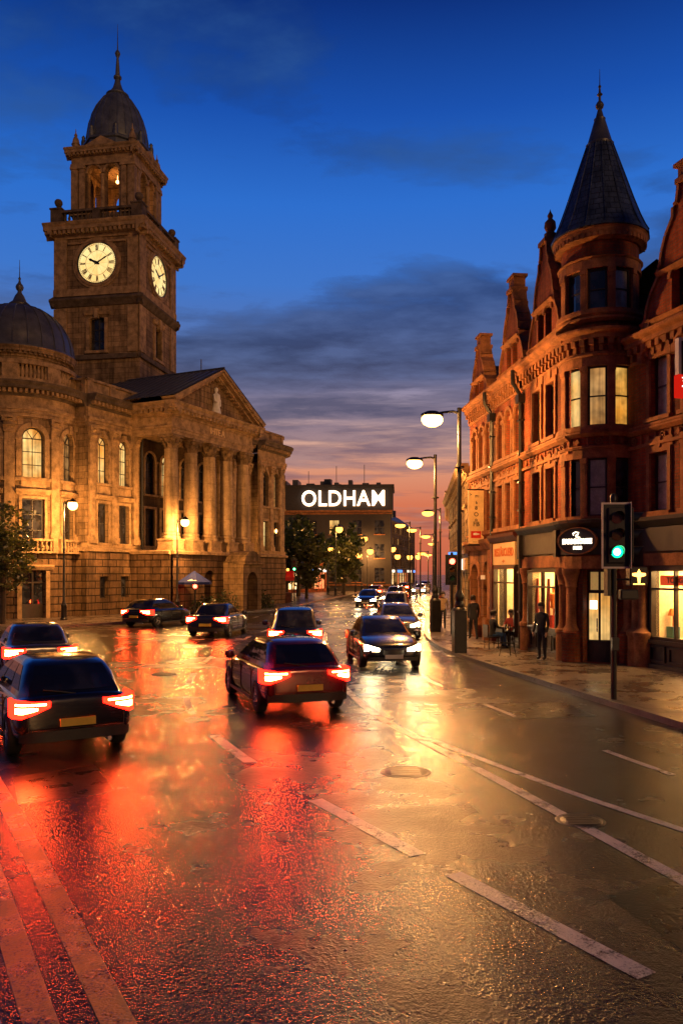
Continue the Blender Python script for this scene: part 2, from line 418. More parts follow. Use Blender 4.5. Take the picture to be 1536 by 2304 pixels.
def window(fr, root, a, b, c, d, mat, arch=0., depth=.3, fmat=None, bars=(1, 2), surround=None, sill=None, key=False, fw=.06, name='window', w=0., smat=None):
    """a window: frame mesh > pane, surround"""
    fmat = fmat or M['frame']
    z0, z1 = w - depth + .02, w - depth + .10
    mb = MB(); r = (b - a) / 2; um = (a + b) / 2; sp = d - r * arch
    mb.bx(fr, a, b, c, c + fw, z0, z1)
    mb.bx(fr, a, a + fw, c + fw, sp, z0, z1); mb.bx(fr, b - fw, b, c + fw, sp, z0, z1)
    if arch:
        n = 12
        for k in range(n):
            t0, t1 = math.pi * k / n, math.pi * (k + 1) / n
            q = []
            for t, rr in ((t0, r), (t1, r), (t1, r - fw), (t0, r - fw)): q.append((um - rr * math.cos(t), sp + rr * arch * math.sin(t)))
            mb.poly(fr, q[::-1], z0, z1)
        mb.bx(fr, a + fw, b - fw, sp - fw / 2, sp + fw / 2, z0, z1)
        if bars[0]:
            for t in (math.pi * .3, math.pi * .7): mb.poly(fr, [(um - .02, sp), (um + .02, sp), (um + (r - fw) * math.cos(t) + .02, sp + (r - fw) * arch * math.sin(t)), (um + (r - fw) * math.cos(t) - .02, sp + (r - fw) * arch * math.sin(t))], z0, z1)
    else: mb.bx(fr, a + fw, b - fw, d - fw, d, z0, z1)
    for k in range(bars[0]):
        u = a + (b - a) * (k + 1) / (bars[0] + 1); mb.bx(fr, u - fw * .35, u + fw * .35, c + fw, sp - (fw if not arch else 0), z0 + .01, z1 - .01)
    for k in range(bars[1]):
        v = c + (sp - c) * (k + 1) / (bars[1] + 1); mb.bx(fr, a + fw, b - fw, v - fw * .4, v + fw * .4, z0 + .013, z1 - .013)
    o = mb.build(name, fmat, root)
    pb = MB()
    zp = z0 + .035
    U = pb.us(fr, a + .01, b - .01)
    for ua, ub in zip(U, U[1:]): pb.quad(fr, (ua, c, zp), (ub, c, zp), (ub, sp, zp), (ua, sp, zp))
    if arch:
        n = 12
        P = [(um - r * math.cos(math.pi * k / n), sp + r * arch * math.sin(math.pi * k / n)) for k in range(n + 1)]
        pb.add([fr.p(u, v, zp) for u, v in reversed(P)])
    pb.build('pane', mat, o)
    if surround or sill:
        sb = MB(); smat = smat or M['trim']
        if surround:
            t = surround; pw = .07
            sb.bx(fr, a - t, a - .002, c, sp, w - .02, w + pw); sb.bx(fr, b + .002, b + t, c, sp, w - .02, w + pw)
            if arch:
                n = 12
                for k in range(n):
                    t0, t1 = math.pi * k / n, math.pi * (k + 1) / n
                    q = [(um - rr * math.cos(tt), sp + rr * arch * math.sin(tt)) for tt, rr in ((t0, r + t), (t1, r + t), (t1, r + .002), (t0, r + .002))]
                    sb.poly(fr, q[::-1], w - .02, w + pw)
                sb.bx(fr, a - t - .06, a + .0, sp - .12, sp + .03, w - .02, w + pw + .05); sb.bx(fr, b, b + t + .06, sp - .12, sp + .03, w - .02, w + pw + .05)
            else: sb.bx(fr, a - t, b + t, d + .002, d + t, w - .02, w + pw)
            if key: sb.poly(fr, [(um - .09, d - .02), (um + .09, d - .02), (um + .15, d + t + .16), (um - .15, d + t + .16)], w + .0, w + pw + .09)
        if sill: sb.bx(fr, a - (surround or .08) - .05, b + (surround or .08) + .05, c - sill, c - .002, w - .05, w + .16)
        sb.build('surround', smat, o)
    return o
# ------------------------------------------------------------------ TOWN HALL
th = (math.sin(R(25)), math.cos(R(25)))
TO = (-16., 50.)
nh = (th[1], -th[0])
FT = Fr(TO, th, nh)
hall = thing('town_hall', 'tall sandstone town hall with domed clock tower, columned portico and round corner on the left', 'town hall', (-16, 50, 0))

M['stone_shade'] = masonry('portico_shade_sandstone', (.13, .078, .038), (.10, .06, .03), (.03, .02, .012), .95, .40, .014, grime=(.34, 1.08))  # deep shade behind the columns, painted into the back wall stone
def order(fr, u0, u1, ops_lo, ops_hi, v_base=4.2, w=0., dent=.34, parapet=True, depth=.35, base_ops=(), wm='stone'):
    """the two storey wall of the hall with base, string course, entablature and parapet"""
    mb = MB(); mb.wall(fr, u0, u1, 0, v_base, base_ops, .4, w + .12)
    mb.build('rusticated_base', M['rustic'], hall)
    mb = MB(); mb.wall(fr, u0, u1, v_base, 12.1, list(ops_lo) + list(ops_hi), depth, w)
    mb.build('wall', M[wm], hall)
    mb = MB()
    mb.prof(fr, u0, u1, [(w - .02, v_base - .02), (w + .3, v_base), (w + .32, v_base + .16), (w + .16, v_base + .26), (w - .02, v_base + .28)])
    mb.bx(fr, u0, u1, v_base + .28, v_base + .5, w - .02, w + .1)
    mb.build('string_course', M['trim'], hall)
    mb = MB()
    for v, o in ((12.1, .10), (12.3, .16), (12.5, .22)): mb.bx(fr, u0, u1, v, v + .197, w - .02, w + o)
    mb.bx(fr, u0, u1, 12.7, 13.3, w - .02, w + .08)
    mb.m = 1
    fr2 = fr
    for k in range(1):
        pr = [(w - .02, 13.3), (w + .14, 13.3), (w + .2, 13.42), (w + .28, 13.46), (w + .3, 13.62), (w + .68, 13.7), (w + .7, 13.86), (w + .82, 14.), (w + .84, 14.1), (w - .02, 14.12)]
        mb.prof(fr, u0, u1, pr)
    mb.m = 0
    n = int((u1 - u0) / dent)
    for k in range(n):
        u = u0 + (k + .25) * (u1 - u0) / n
        mb.bx(fr, u, u + .5 * (u1 - u0) / n, 13.46, 13.66, w + .2, w + .56)
    mb.build('entablature', [M['trim'], M['trim_dark']], hall)
    if parapet:
        mb = MB()
        mb.bx(fr, u0, u1, 14.12, 15.0, w - .45, w - .12); mb.bx(fr, u0, u1, 15.0, 15.16, w - .5, w + .0)
        u = u0 + .1
        while u < u1 - .3:
            mb.bx(fr, u, min(u + .5, u1), 14.12, 15.0, w - .45, w - .03); u += 2.1
        mb.build('parapet', M['trim'], hall)

def pilaster(fr, u, wd=.62, w=0., v0=4.75, v1=12.1, cap=True):
    mb = MB()
    mb.bx(fr, u - wd / 2 - .1, u + wd / 2 + .1, v0 - .05, v0 + .35, w - .02, w + .26); mb.bx(fr, u - wd / 2 - .05, u + wd / 2 + .05, v0 + .35, v0 + .5, w - .02, w + .21)
    mb.bx(fr, u - wd / 2, u + wd / 2, v0 + .5, v1 - .95, w - .02, w + .15)
    if cap:
        rnd = random.Random(int(u * 100))
        mb.prof(fr, u - wd / 2 - .02, u + wd / 2 + .02, [(w - .02, v1 - .95), (w + .18, v1 - .95), (w + .19, v1 - .6), (w + .27, v1 - .18), (w - .02, v1 - .18)])
        for row, (vv, hh) in enumerate(((v1 - .93, .36), (v1 - .6, .38))):
            for k in range(4):
                uu = u - wd / 2 + wd * (k + .5 * (row % 2) + .25) / 4
                mb.prof(fr, uu - .07, uu + .07, [(w + .1, vv), (w + .22, vv), (w + .23, vv + hh * .6), (w + .34, vv + hh), (w + .2, vv + hh * 1.05)])
        for sgn in (-1, 1): mb.bx(fr, u + sgn * wd / 2 - .1, u + sgn * wd / 2 + .1, v1 - .34, v1 - .14, w - .02, w + .33)
        mb.bx(fr, u - wd / 2 - .13, u + wd / 2 + .13, v1 - .14, v1 - .002, w - .02, w + .36)
    mb.build('pilaster', M['trim'], hall)

# --- wing left of the portico
lo = []; hi = []; base = []
wl = [(.95, 1.95), (2.95, 3.95)]
order(FT, 0, 5.4, [(a, b, 4.75, 7.3) for a, b in wl], [(a, b, 8.6, 11.6, 1) for a, b in wl], base_ops=[(a + .1, b - .1, 1.2, 2.6) for a, b in wl])
for i, (a, b) in enumerate(wl):
    window(FT, hall, a, b, 4.75, 7.3, M['glass'], 0, .35, bars=(1, 1), surround=.18, sill=.12)
    window(FT, hall, a, b, 8.6, 11.6, M['lit'], 1, .35, bars=(1, 2), surround=.2, sill=.16, key=True)
    window(FT, hall, a + .1, b - .1, 1.2, 2.6, M['glass'], 0, .4, bars=(1, 1), w=.12)
    mb = MB()
    mb.prof(FT, a - .3, b + .3, [(-.02, 7.55), (.12, 7.55), (.3, 7.72), (.32, 7.82), (-.02, 7.86)])
    mb.bx(FT, a - .15, b + .15, 7.86, 8.42, -.02, .07)
    mb.build('window_hood', M['trim'], hall)
    for s, uu in ((-1, a - .22), (1, b + .22)):
        mb = MB(); mb.bx(FT, uu - .08, uu + .08, 11.2, 11.75, -.02, .2); mb.tube([FT.p(uu, 11.75, .1), FT.p(uu, 12.0, .1)], [.08, .01], 6); mb.build('pinnacle', M['trim'], hall)
for u in (.4, 2.45, 4.55): pilaster(FT, u, .5)
# return wall at the left corner
FRt = Fr(FT.p(0, 0, -1.6)[:2], nh, (-th[0], -th[1]))
order(FRt, 0, 1.6, [], [], parapet=True)
mb = MB(); mb.bx(FT, -.121, .03, 0, 4.2, -.03, .121); mb.build('corner_stone', M['rustic'], hall)

# --- portico
pu0, pu1, pw = 4.15, 14.25, 3.4
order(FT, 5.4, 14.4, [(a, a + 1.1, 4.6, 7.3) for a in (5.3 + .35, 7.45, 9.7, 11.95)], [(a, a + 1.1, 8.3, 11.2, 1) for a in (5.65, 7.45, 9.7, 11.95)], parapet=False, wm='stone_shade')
for i, a in enumerate((5.65, 7.45, 9.7, 11.95)):
    window(FT, hall, a, a + 1.1, 4.6, 7.3, M['glass'], 0, .35, bars=(1, 1), surround=.16)
    window(FT, hall, a, a + 1.1, 8.3, 11.2, M['lit2'] if i == 1 else M['glass'], 1, .35, bars=(1, 2), surround=.16, sill=.12)
mb = MB()
fl, frn, fri = Fr(FT.p(pu0, 0, 0)[:2], nh, (-th[0], -th[1])), Fr(FT.p(pu0, 0, pw)[:2], th, nh), Fr(FT.p(pu1, 0, pw)[:2], (-nh[0], -nh[1]), th)
pl = pu1 - pu0
doors = [(3.6, 4.9, .12, 3.0, 1)]
mb.wall(frn, 0, pl, 0, 4.3, doors, 1.2, .1); mb.wall(fl, 0, pw, 0, 4.3, (), .3, .1); mb.wall(fri, 0, pw, 0, 4.3, (), .3, .1)
mb.quad(FT, (pu0, 4.3, 0), (pu1, 4.3, 0), (pu1, 4.3, pw + .1), (pu0, 4.3, pw + .1))
mb.build('podium', M['rustic'], hall)
mb = MB(); mb.quad(frn, (3.6, .1, -1.05), (4.9, .1, -1.05), (4.9, 3.0, -1.05), (3.6, 3.0, -1.05)); mb.build('door', M['timber'], hall)
mb = MB(); mb.prof(frn, -.1, pl + .1, [(.08, 4.05), (.3, 4.08), (.3, 4.26), (.2, 4.32), (.08, 4.33)]); mb.prof(fl, -.1, pw, [(.08, 4.052), (.3, 4.082), (.3, 4.262), (.2, 4.322), (.08, 4.332)]); mb.build('podium_cornice', M['trim'], hall)
# entrance porch with rounded head
mb = MB(); PW = pw + .1
pf = Fr(FT.p(10.1, 0, PW + 1.7)[:2], th, nh); pll = Fr(FT.p(10.1, 0, PW)[:2], nh, (-th[0], -th[1])); prr = Fr(FT.p(12.6, 0, PW + 1.7)[:2], (-nh[0], -nh[1]), th)
mb.wall(pf, 0, 2.5, 0, 3.6, [(.55, 1.95, .1, 2.9, 1)], 1.0); mb.wall(pll, 0, 1.7, 0, 3.6); mb.wall(prr, 0, 1.7, 0, 3.6)
mb.prof(pf, -.15, 2.65, [(-.02, 3.4), (.2, 3.45), (.22, 3.65), (-1.7, 3.68)])
mb.poly(pf, [(.1, 3.68), (2.4, 3.68), (2.15, 4.1), (1.7, 4.35), (1.25, 4.42), (.8, 4.35), (.35, 4.1)], -1.6, .05)
mb.build('entrance_porch', M['stone'], hall)
mb = MB(); mb.quad(pf, (.55, .1, -.8), (1.95, .1, -.8), (1.95, 2.9, -.8), (.55, 2.9, -.8)); mb.build('door', M['timber'], hall)

M['colstone'] = masonry('pale_column_stone', (.52, .37, .21), (.46, .325, .185), (.2, .135, .075), 3.3, 1.2, .01, grime=(.6, 1.1), bstr=.3)
M['capital'] = plain('sooty_carved_capital', (.24, .165, .095), .9, var=.7, scale=3, bstr=.5, spec=.2)
for k in range(5):
    u = 4.75 + 2.23 * k; c = FT.p(u, 0, 2.9)
    ped = MB(); ped.bx(FT, u - .62, u + .62, 4.3, 5.0, 2.28, 3.52); ped.bx(FT, u - .68, u + .68, 4.3, 4.42, 2.22, 3.58); ped.bx(FT, u - .67, u + .67, 4.98, 5.1, 2.23, 3.57)
    sh = MB()
    sh.lathe((c[0], c[1], 5.1), [(0, 0), (.62, 0), (.64, .1), (.58, .18), (.54, .22), (.6, .3), (.58, .38), (.5, .44), (.5, .6), (.505, 2.2), (.485, 3.8), (.455, 5.0), (.425, 5.85), (.45, 5.9), (.45, 5.97), (.42, 6.0)], 28)
    so = sh.build('column', M['colstone'], hall)
    ped.build('pedestal', M['trim'], so)
    cap = MB(); cap.lathe((c[0], c[1], 11.08), [(.42, 0), (.42, .3), (.5, .6), (.62, .78)], 20)
    for row, (z, h, nn) in enumerate(((.02, .36, 8), (.32, .4, 8))):
        for q in range(nn):
            a = 2 * math.pi * (q + .5 * row) / nn
            ca, sa = math.cos(a), math.sin(a); rr = .42 + .05 * row
            L = [(rr, z, .13), (rr + .06, z + h * .55, .15), (rr + .19, z + h * .95, .12), (rr + .24, z + h * .85, .03)]
            for (r0, z0, h0), (r1, z1, h1) in zip(L, L[1:]):
                cap.add([(c[0] + r0 * ca - h0 * sa, c[1] + r0 * sa + h0 * ca, 11.08 + z0), (c[0] + r0 * ca + h0 * sa, c[1] + r0 * sa - h0 * ca, 11.08 + z0), (c[0] + r1 * ca + h1 * sa, c[1] + r1 * sa - h1 * ca, 11.08 + z1), (c[0] + r1 * ca - h1 * sa, c[1] + r1 * sa + h1 * ca, 11.08 + z1)])
    for q in range(4):
        a = math.pi / 4 + math.pi / 2 * q + R(65)
        cap.ball((c[0] + .62 * math.cos(a), c[1] + .62 * math.sin(a), 11.72), .14, 8)
    cap.bx(FT, u - .62, u + .62, 11.85, 12.02, 2.28, 3.52)
    cap.build('capital', M['capital'], so)
# entablature of the portico
mb = MB(); e0 = 12.02
for (a, b, c_) in ((e0, .22, 0.), (e0 + .22, .2, .05), (e0 + .42, .14, .11)):
    mb.bx(frn, -.0 - c_, pl + c_, a, a + b - .003, -.9, c_); mb.bx(fl, 0, pw - .9, a, a + b - .003, -.9, c_ - .002); mb.bx(fri, .9, pw, a, a + b - .003, -.9, c_ - .002)
mb.bx(frn, 0, pl, e0 + .56, e0 + 1.2, -.9, .03); mb.bx(fl, 0, pw - .9, e0 + .56, e0 + 1.2, -.9, .028); mb.bx(fri, .9, pw, e0 + .56, e0 + 1.2, -.9, .028)
mb.quad(FT, (pu0, 12.1, 0), (pu1, 12.1, 0), (pu1, 12.1, pw - .1), (pu0, 12.1, pw - .1))
mb.cornice(frn, -.75, pl + .75, e0 + 1.2, .86, .75, dent=.42)
mb.cornice(fl, -.3, pw + .7, e0 + 1.202, .85, .748, dent=.42); mb.cornice(fri, -.7, pw, e0 + 1.202, .85, .748, dent=.42)
mb.build('portico_entablature', M['trim'], hall)
fz = MB(); mbt = text_mb('IHTE.A', .62, frn, pl * .52, e0 + .86, .03, .03, .012); mbt.build('frieze_lettering', M['creamboard'], hall)
# pediment
vE = e0 + 2.07; ap = 17.15; hw = pl / 2 + .75; cu_ = pl / 2
mb = MB()
mb.poly(frn, [(cu_ - hw + .6, vE), (cu_ + hw - .6, vE), (cu_, ap - .45)], -.3, -.12)
mb.build('tympanum', M['stone'], hall)
mb = MB()
for s in (-1, 1):
    for (o0, o1, ww) in ((.0, .16, .78), (.16, .34, .62), (.34, .52, .3)):
        q = [(cu_ + s * hw, vE + .22 - o0 * .3 + 0.0), (cu_, ap + .18 - o0), (cu_, ap + .18 - o1), (cu_ + s * (hw - (o1 * 1.6)), vE + .003)] if o0 == 0 else [(cu_ + s * (hw - o0 * 1.6), vE + .004), (cu_, ap + .18 - o0), (cu_, ap + .18 - o1), (cu_ + s * (hw - o1 * 1.75), vE + .005)]
        if s > 0: q = q[::-1]
        mb.poly(frn, q, -.3, ww)
    n = 13
    for k in range(n):
        f = (k + .5) / n; uu = cu_ + s * (hw - .9) * (1 - f); vv = vE + (ap - vE - .5) * f
        mb.bx(frn, uu - .1, uu + .1, vv + .02, vv + .22, -.15, .24)
mb.build('raking_cornice', M['trim'], hall)
mb = MB()
for s in (-1, 1):
    a = [(cu_ + s * (hw + .05), vE + .26, .8), (cu_, ap + .24, .8), (cu_, ap + .24, -9.), (cu_ + s * (hw + .05), vE + .26, -9.)]
    mb.quad(frn, *a, uvs=[(0, 0), (0, 6), (10, 6), (10, 0)])
    for k in range(16):
        w = .6 - k * .6
        mb.tube([frn.p(cu_ + s * (hw + .05), vE + .28, w), frn.p(cu_, ap + .26, w)], .035, 5, False)
mb.tube([frn.p(cu_, ap + .26, .8), frn.p(cu_, ap + .26, -9)], .08, 6)
mb.tube([frn.p(cu_, ap + .2, -1.2), frn.p(cu_, ap + 1.1, -1.2)], .04, 6)
mb.build('pediment_roof', M['lead'], hall)

# --- wing to the right of the portico, with the bowed end
wr = [(15.3, 16.3), (17.5, 18.5)]
order(FT, 14.4, 19.6, [(a, b, 4.75, 7.3) for a, b in wr], [(a, b, 8.6, 11.6, 1) for a, b in wr])
for i, (a, b) in enumerate(wr):
    window(FT, hall, a, b, 4.75, 7.3, M['lit'] if i else M['glass'], 0, .35, bars=(1, 1), surround=.18, sill=.12)
    window(FT, hall, a, b, 8.6, 11.6, M['glass'] if not i else M['lit'], 1, .35, bars=(1, 2), surround=.2, sill=.16, key=True)
for u in (14.85, 16.9, 19.1): pilaster(FT, u, .5)
wp = [(20.4, 21.3), (22.2, 23.1)]
order(FT, 19.6, 23.6, [(a, b, 4.75, 7.3) for a, b in wp], [(a, b, 8.6, 11.6, 1) for a, b in wp], w=.7)
for i, (a, b) in enumerate(wp):
    window(FT, hall, a, b, 4.75, 7.3, M['lit2'] if not i else M['glass'], 0, .35, bars=(1, 1), surround=.18, sill=.12, w=.7)
    window(FT, hall, a, b, 8.6, 11.6, M['glass'] if not i else M['litdim'], 1, .35, bars=(1, 2), surround=.2, sill=.16, key=True, w=.7)
for u in (19.95, 21.75, 23.4): pilaster(FT, u, .5, w=.7)
cc = FT.p(23.6, 0, .7 - 2.4); CY2 = Cyl(cc[:2], 2.4, R(-25))
qa = 2.4 * math.pi / 2
order(CY2, 0, qa, [], [(1.3, 2.1, 8.6, 11.6, 1)])
window(CY2, hall, 1.3, 2.1, 8.6, 11.6, M['glass'], 1, .35, bars=(1, 2), surround=.18, sill=.14)
FB = Fr(FT.p(26.0, 0, -1.7)[:2], (-nh[0], -nh[1]), th); order(FB, 0, 9, [], [])

# --- rotunda on the left corner
RC = (-20.3, 50.2); RR = 3.4
CY = Cyl(RC, RR, R(-150))
def ru(deg): return (deg + 150) * math.pi / 180 * RR
rw = [(ru(d) - .65, ru(d) + .65) for d in (-99, -55, -11)]
order(CY, 0, ru(25), [(a, b, 4.45, 7.25) for a, b in rw], [(a, b, 8.5, 11.5, 1) for a, b in rw], base_ops=[(rw[1][0], rw[1][1], .12, 2.95), (rw[0][0], rw[0][1], .9, 2.9)], parapet=False, dent=.26)
for i, (a, b) in enumerate(rw):
    window(CY, hall, a, b, 8.5, 11.5, M['lit'] if i == 1 else (M['litdim'] if i == 2 else M['glass']), 1, .35, bars=(1, 2), surround=.3, sill=.2, key=True)
    window(CY, hall, a, b, 4.45, 7.25, M['glass'], 0, .35, bars=(1, 2), surround=.16)
    mb = MB(); mb.prof(CY, a - .3, b + .3, [(-.02, 7.5), (.12, 7.5), (.3, 7.68), (.32, 7.8), (-.02, 7.84)]); mb.bx(CY, a - .05, b + .05, 7.84, 8.3, -.02, .08)
    mb.build('window_hood', M['trim'], hall)
    # little balustrade under the lower window
    mb = MB(); mb.bx(CY, a - .3, b + .3, 4.0, 4.12, .0, .5); mb.bx(CY, a - .3, b + .3, 4.72, 4.86, .3, .52)
    for k in range(8):
        p = CY.p(a - .2 + (b - a + .4) * k / 7, 4.12, .41); mb.lathe(p, [(.06, 0), (.05, .06), (.085, .2), (.045, .42), (.06, .6)], 8)
    for uu in (a - .42, b + .42): mb.bx(CY, uu - .14, uu + .14, 4.0, 4.9, .1, .54)
    mb.build('balconette', M['trim'], hall)
a, b = rw[1]
mb = MB(); mb.bx(CY, a, b, .12, .95, -.3, -.22); mb.bx(CY, (a + b) / 2 - .05, (a + b) / 2 + .05, .95, 2.95, -.3, -.22); mb.bx(CY, a, b, 2.2, 2.28, -.3, -.22)
dr = mb.build('door', M['timber'], hall)
mb = MB(); mb.quad(CY, (a, .95, -.28), (b, .95, -.28), (b, 2.95, -.28), (a, 2.95, -.28)); mb.build('pane', M['glass'], dr)
mb = MB(); mb.bx(CY, a - .24, a, .0, 2.95, .1, .24); mb.bx(CY, b, b + .24, .0, 2.95, .1, .24); mb.prof(CY, a - .4, b + .4, [(.1, 2.97), (.3, 3.0), (.42, 3.2), (.42, 3.3), (.1, 3.32)]); mb.build('door_surround', M['trim'], hall)
window(CY, hall, rw[0][0], rw[0][1], .9, 2.9, M['glass'], 0, .4, bars=(1, 1), w=.12)
for d in (-121, -77, -33, 8): pilaster(CY, ru(d), .55)
# balustrade and drum above
mb = MB(); mb.bx(CY, 0, ru(25), 14.12, 14.45, -.5, .02); mb.bx(CY, 0, ru(25), 15.25, 15.5, -.5, .06)
for d0 in (-121, -77, -33, 8):
    mb.bx(CY, ru(d0) - .45, ru(d0) + .45, 14.45, 15.25, -.5, .03)
for d0 in (-99, -55, -12):
    for k in range(8):
        p = CY.p(ru(d0) - .85 + 1.7 * k / 7, 14.45, -.2); mb.lathe(p, [(.1, 0), (.08, .1), (.13, .28), (.06, .58), (.09, .8)], 8)
mb.build('balustrade', M['trim'], hall)
mb = MB(); CYd = Cyl(RC, 3.0, R(-150)); mb.wall(CYd, 0, 3.0 * R(300), 14.1, 16.2); mb.cornice(CYd, 0, 3.0 * R(300), 15.75, .6, .42, dent=.26)
mb.build('drum', M['stone'], hall)
mb = MB()
dp = [(3.32, 16.35), (3.3, 16.5), (3.26, 16.55), (3.2, 17.1), (3.0, 17.75), (2.62, 18.4), (2.1, 18.95), (1.45, 19.35), (.72, 19.6), (.62, 19.62), (.66, 19.75), (.42, 19.95), (.28, 20.3), (.14, 20.5), (.12, 20.62), (.2, 20.7), (.25, 20.85), (.2, 21.), (.1, 21.12), (.05, 21.3), (.09, 21.42), (.03, 21.5), (.012, 22.6), (0, 22.6)]
mb.lathe((RC[0], RC[1], 0), dp, 48)
for k in range(24):
    a = 2 * math.pi * k / 24; mb.tube([(RC[0] + (r + .015) * math.cos(a), RC[1] + (r + .015) * math.sin(a), z) for r, z in dp[1:9]], .04, 5, False)
mb.build('rotunda_dome', M['lead'], hall)

# --- flat roofs behind the parapets
mb = MB()
for (u0, u1) in ((0, 5.4), (14.4, 26)): mb.quad(FT, (u0, 14.14, -.2), (u1, 14.14, -.2), (u1, 14.14, -12), (u0, 14.14, -12))
mb.quad(FT, (5.4, 14.143, -.2), (14.4, 14.143, -.2), (14.4, 14.143, -12), (5.4, 14.143, -12))
# low slate roof between rotunda and tower
mb.quad(FT, (-.2, 15.0, -.6), (4.6, 15.0, -.6), (4.2, 17.0, -5.5), (-1.5, 17.0, -5.5)); mb.quad(FT, (-.2, 15.0, -.6), (-1.5, 17.0, -5.5), (-4, 15.0, -5.5), (-4, 15.0, -3))
mb.build('roof', M['slate'], hall)
mb = MB(); mb.tube([FT.p(5.15, 13.4, .5), FT.p(5.15, 12.6, .16), FT.p(5.15, .1, .16)], .09, 8); mb.build('drainpipe', M['iron'], hall)

# ------------------------------------------------------------------ clock tower (part of the hall)
a10 = R(10); TW = 6.88
tl = (-21.98, 61.2); tt = (math.cos(a10), -math.sin(a10)); tn = (-math.sin(a10), -math.cos(a10))
TC = (tl[0] + TW / 2 * tt[0] - TW / 2 * tn[0], tl[1] + TW / 2 * tt[1] - TW / 2 * tn[1])
def ring(half):
    out = []
    for k in range(4):
        ct, st = math.cos(k * math.pi / 2), math.sin(k * math.pi / 2)
        t = (tt[0] * ct - tt[1] * st, tt[0] * st + tt[1] * ct); n = (tn[0] * ct - tn[1] * st, tn[0] * st + tn[1] * ct)
        out.append(Fr((TC[0] - half * t[0] + half * n[0], TC[1] - half * t[1] + half * n[1]), t, n))
    return out
S = ring(TW / 2)
mb = MB()
for f in S: mb.wall(f, 0, TW, 12.5, 29, [(TW / 2 - .62, TW / 2 + .62, 19.75, 22.35, .35)], .4)
tower = mb.build('clock_tower', M['stone'], hall)
mb = MB()
for i, f in enumerate(S):
    e = .0015 * i
    mb.bx(f, -.12, .95, 19.6, 23.1, -.02, .09); mb.bx(f, TW - .95, TW + .12 - .24, 19.6, 23.1, -.02, .09)
    mb.bx(f, -.1, .95, 24.0, 28.4, -.02, .09); mb.bx(f, TW - .95, TW - .12, 24.0, 28.4, -.02, .09)
    mb.bx(f, -.14, TW - .15, 24.0, 24.55, -.02, .13 + e)
    mb.bx(f, 1.1, TW - 1.1, 27.95 + e, 28.1, -.02, .16)
    mb.m = 1
    mb.bx(f, -.2, TW - .21, 19.1, 19.45, -.02, .2 + e); mb.prof(f, -.35, TW + .3, [(-.02, 23.15 + e), (.1, 23.2), (.32, 23.5), (.42, 23.62), (.42, 23.75), (.1, 23.95 + e), (-.02, 23.95 + e)])
    mb.m = 0
    mb.cornice(f, -.7, TW + .68, 28.4 + e, 1.1, .78, dent=.36)
    # moulded ring round the dial
    for r0, r1, w in ((1.6, 1.78, .16), (1.78, 1.95, .09)):
        for k in range(40):
            t0, t1 = 2 * math.pi * k / 40, 2 * math.pi * (k + 1) / 40
            q = [(TW / 2 + rr * math.cos(t), 26.45 + rr * math.sin(t)) for t, rr in ((t0, r0), (t0, r1), (t1, r1), (t1, r0))]
            mb.poly(f, q, -.02, w)
mb.build('tower_mouldings', [M['trim'], M['trim_dark']], tower)
for i, f in enumerate(S[:2] if True else S):
    window(f, tower, TW / 2 - .62, TW / 2 + .62, 19.75, 22.35, M['glass'], .35, .4, bars=(1, 2)) if False else None
def twindow(f):
    mb = MB(); a, b, c, d = TW / 2 - .62, TW / 2 + .62, 19.75, 22.35
    for x0, x1, y0, y1 in ((a, a + .08, c, d), (b - .08, b, c, d), (a, b, c, c + .08), ((a + b) / 2 - .04, (a + b) / 2 + .04, c, d), (a, b, 20.55, 20.62), (a, b, 21.4, 21.47)): mb.bx(f, x0, x1, y0, y1, -.38, -.3)
    mb.m = 1; mb.quad(f, (a, c, -.345), (b, c, -.345), (b, d, -.345), (a, d, -.345)); mb.m = 2
    mb.bx(f, a - .25, a, c, d - .1, -.02, .1); mb.bx(f, b, b + .25, c, d - .1, -.02, .1)
    mb.prof(f, a - .4, b + .4, [(-.02, 22.45), (.12, 22.5), (.22, 22.75), (-.02, 22.8)]); mb.bx(f, a - .3, b + .3, c - .2, c, -.1, .22)
    mb.bx(f, TW / 2 - .15, TW / 2 + .15, 22.2, 22.95, -.02, .28)
    mb.build('tower_window', [M['frame'], M['glass'], M['trim']], tower)
for f in S: twindow(f)
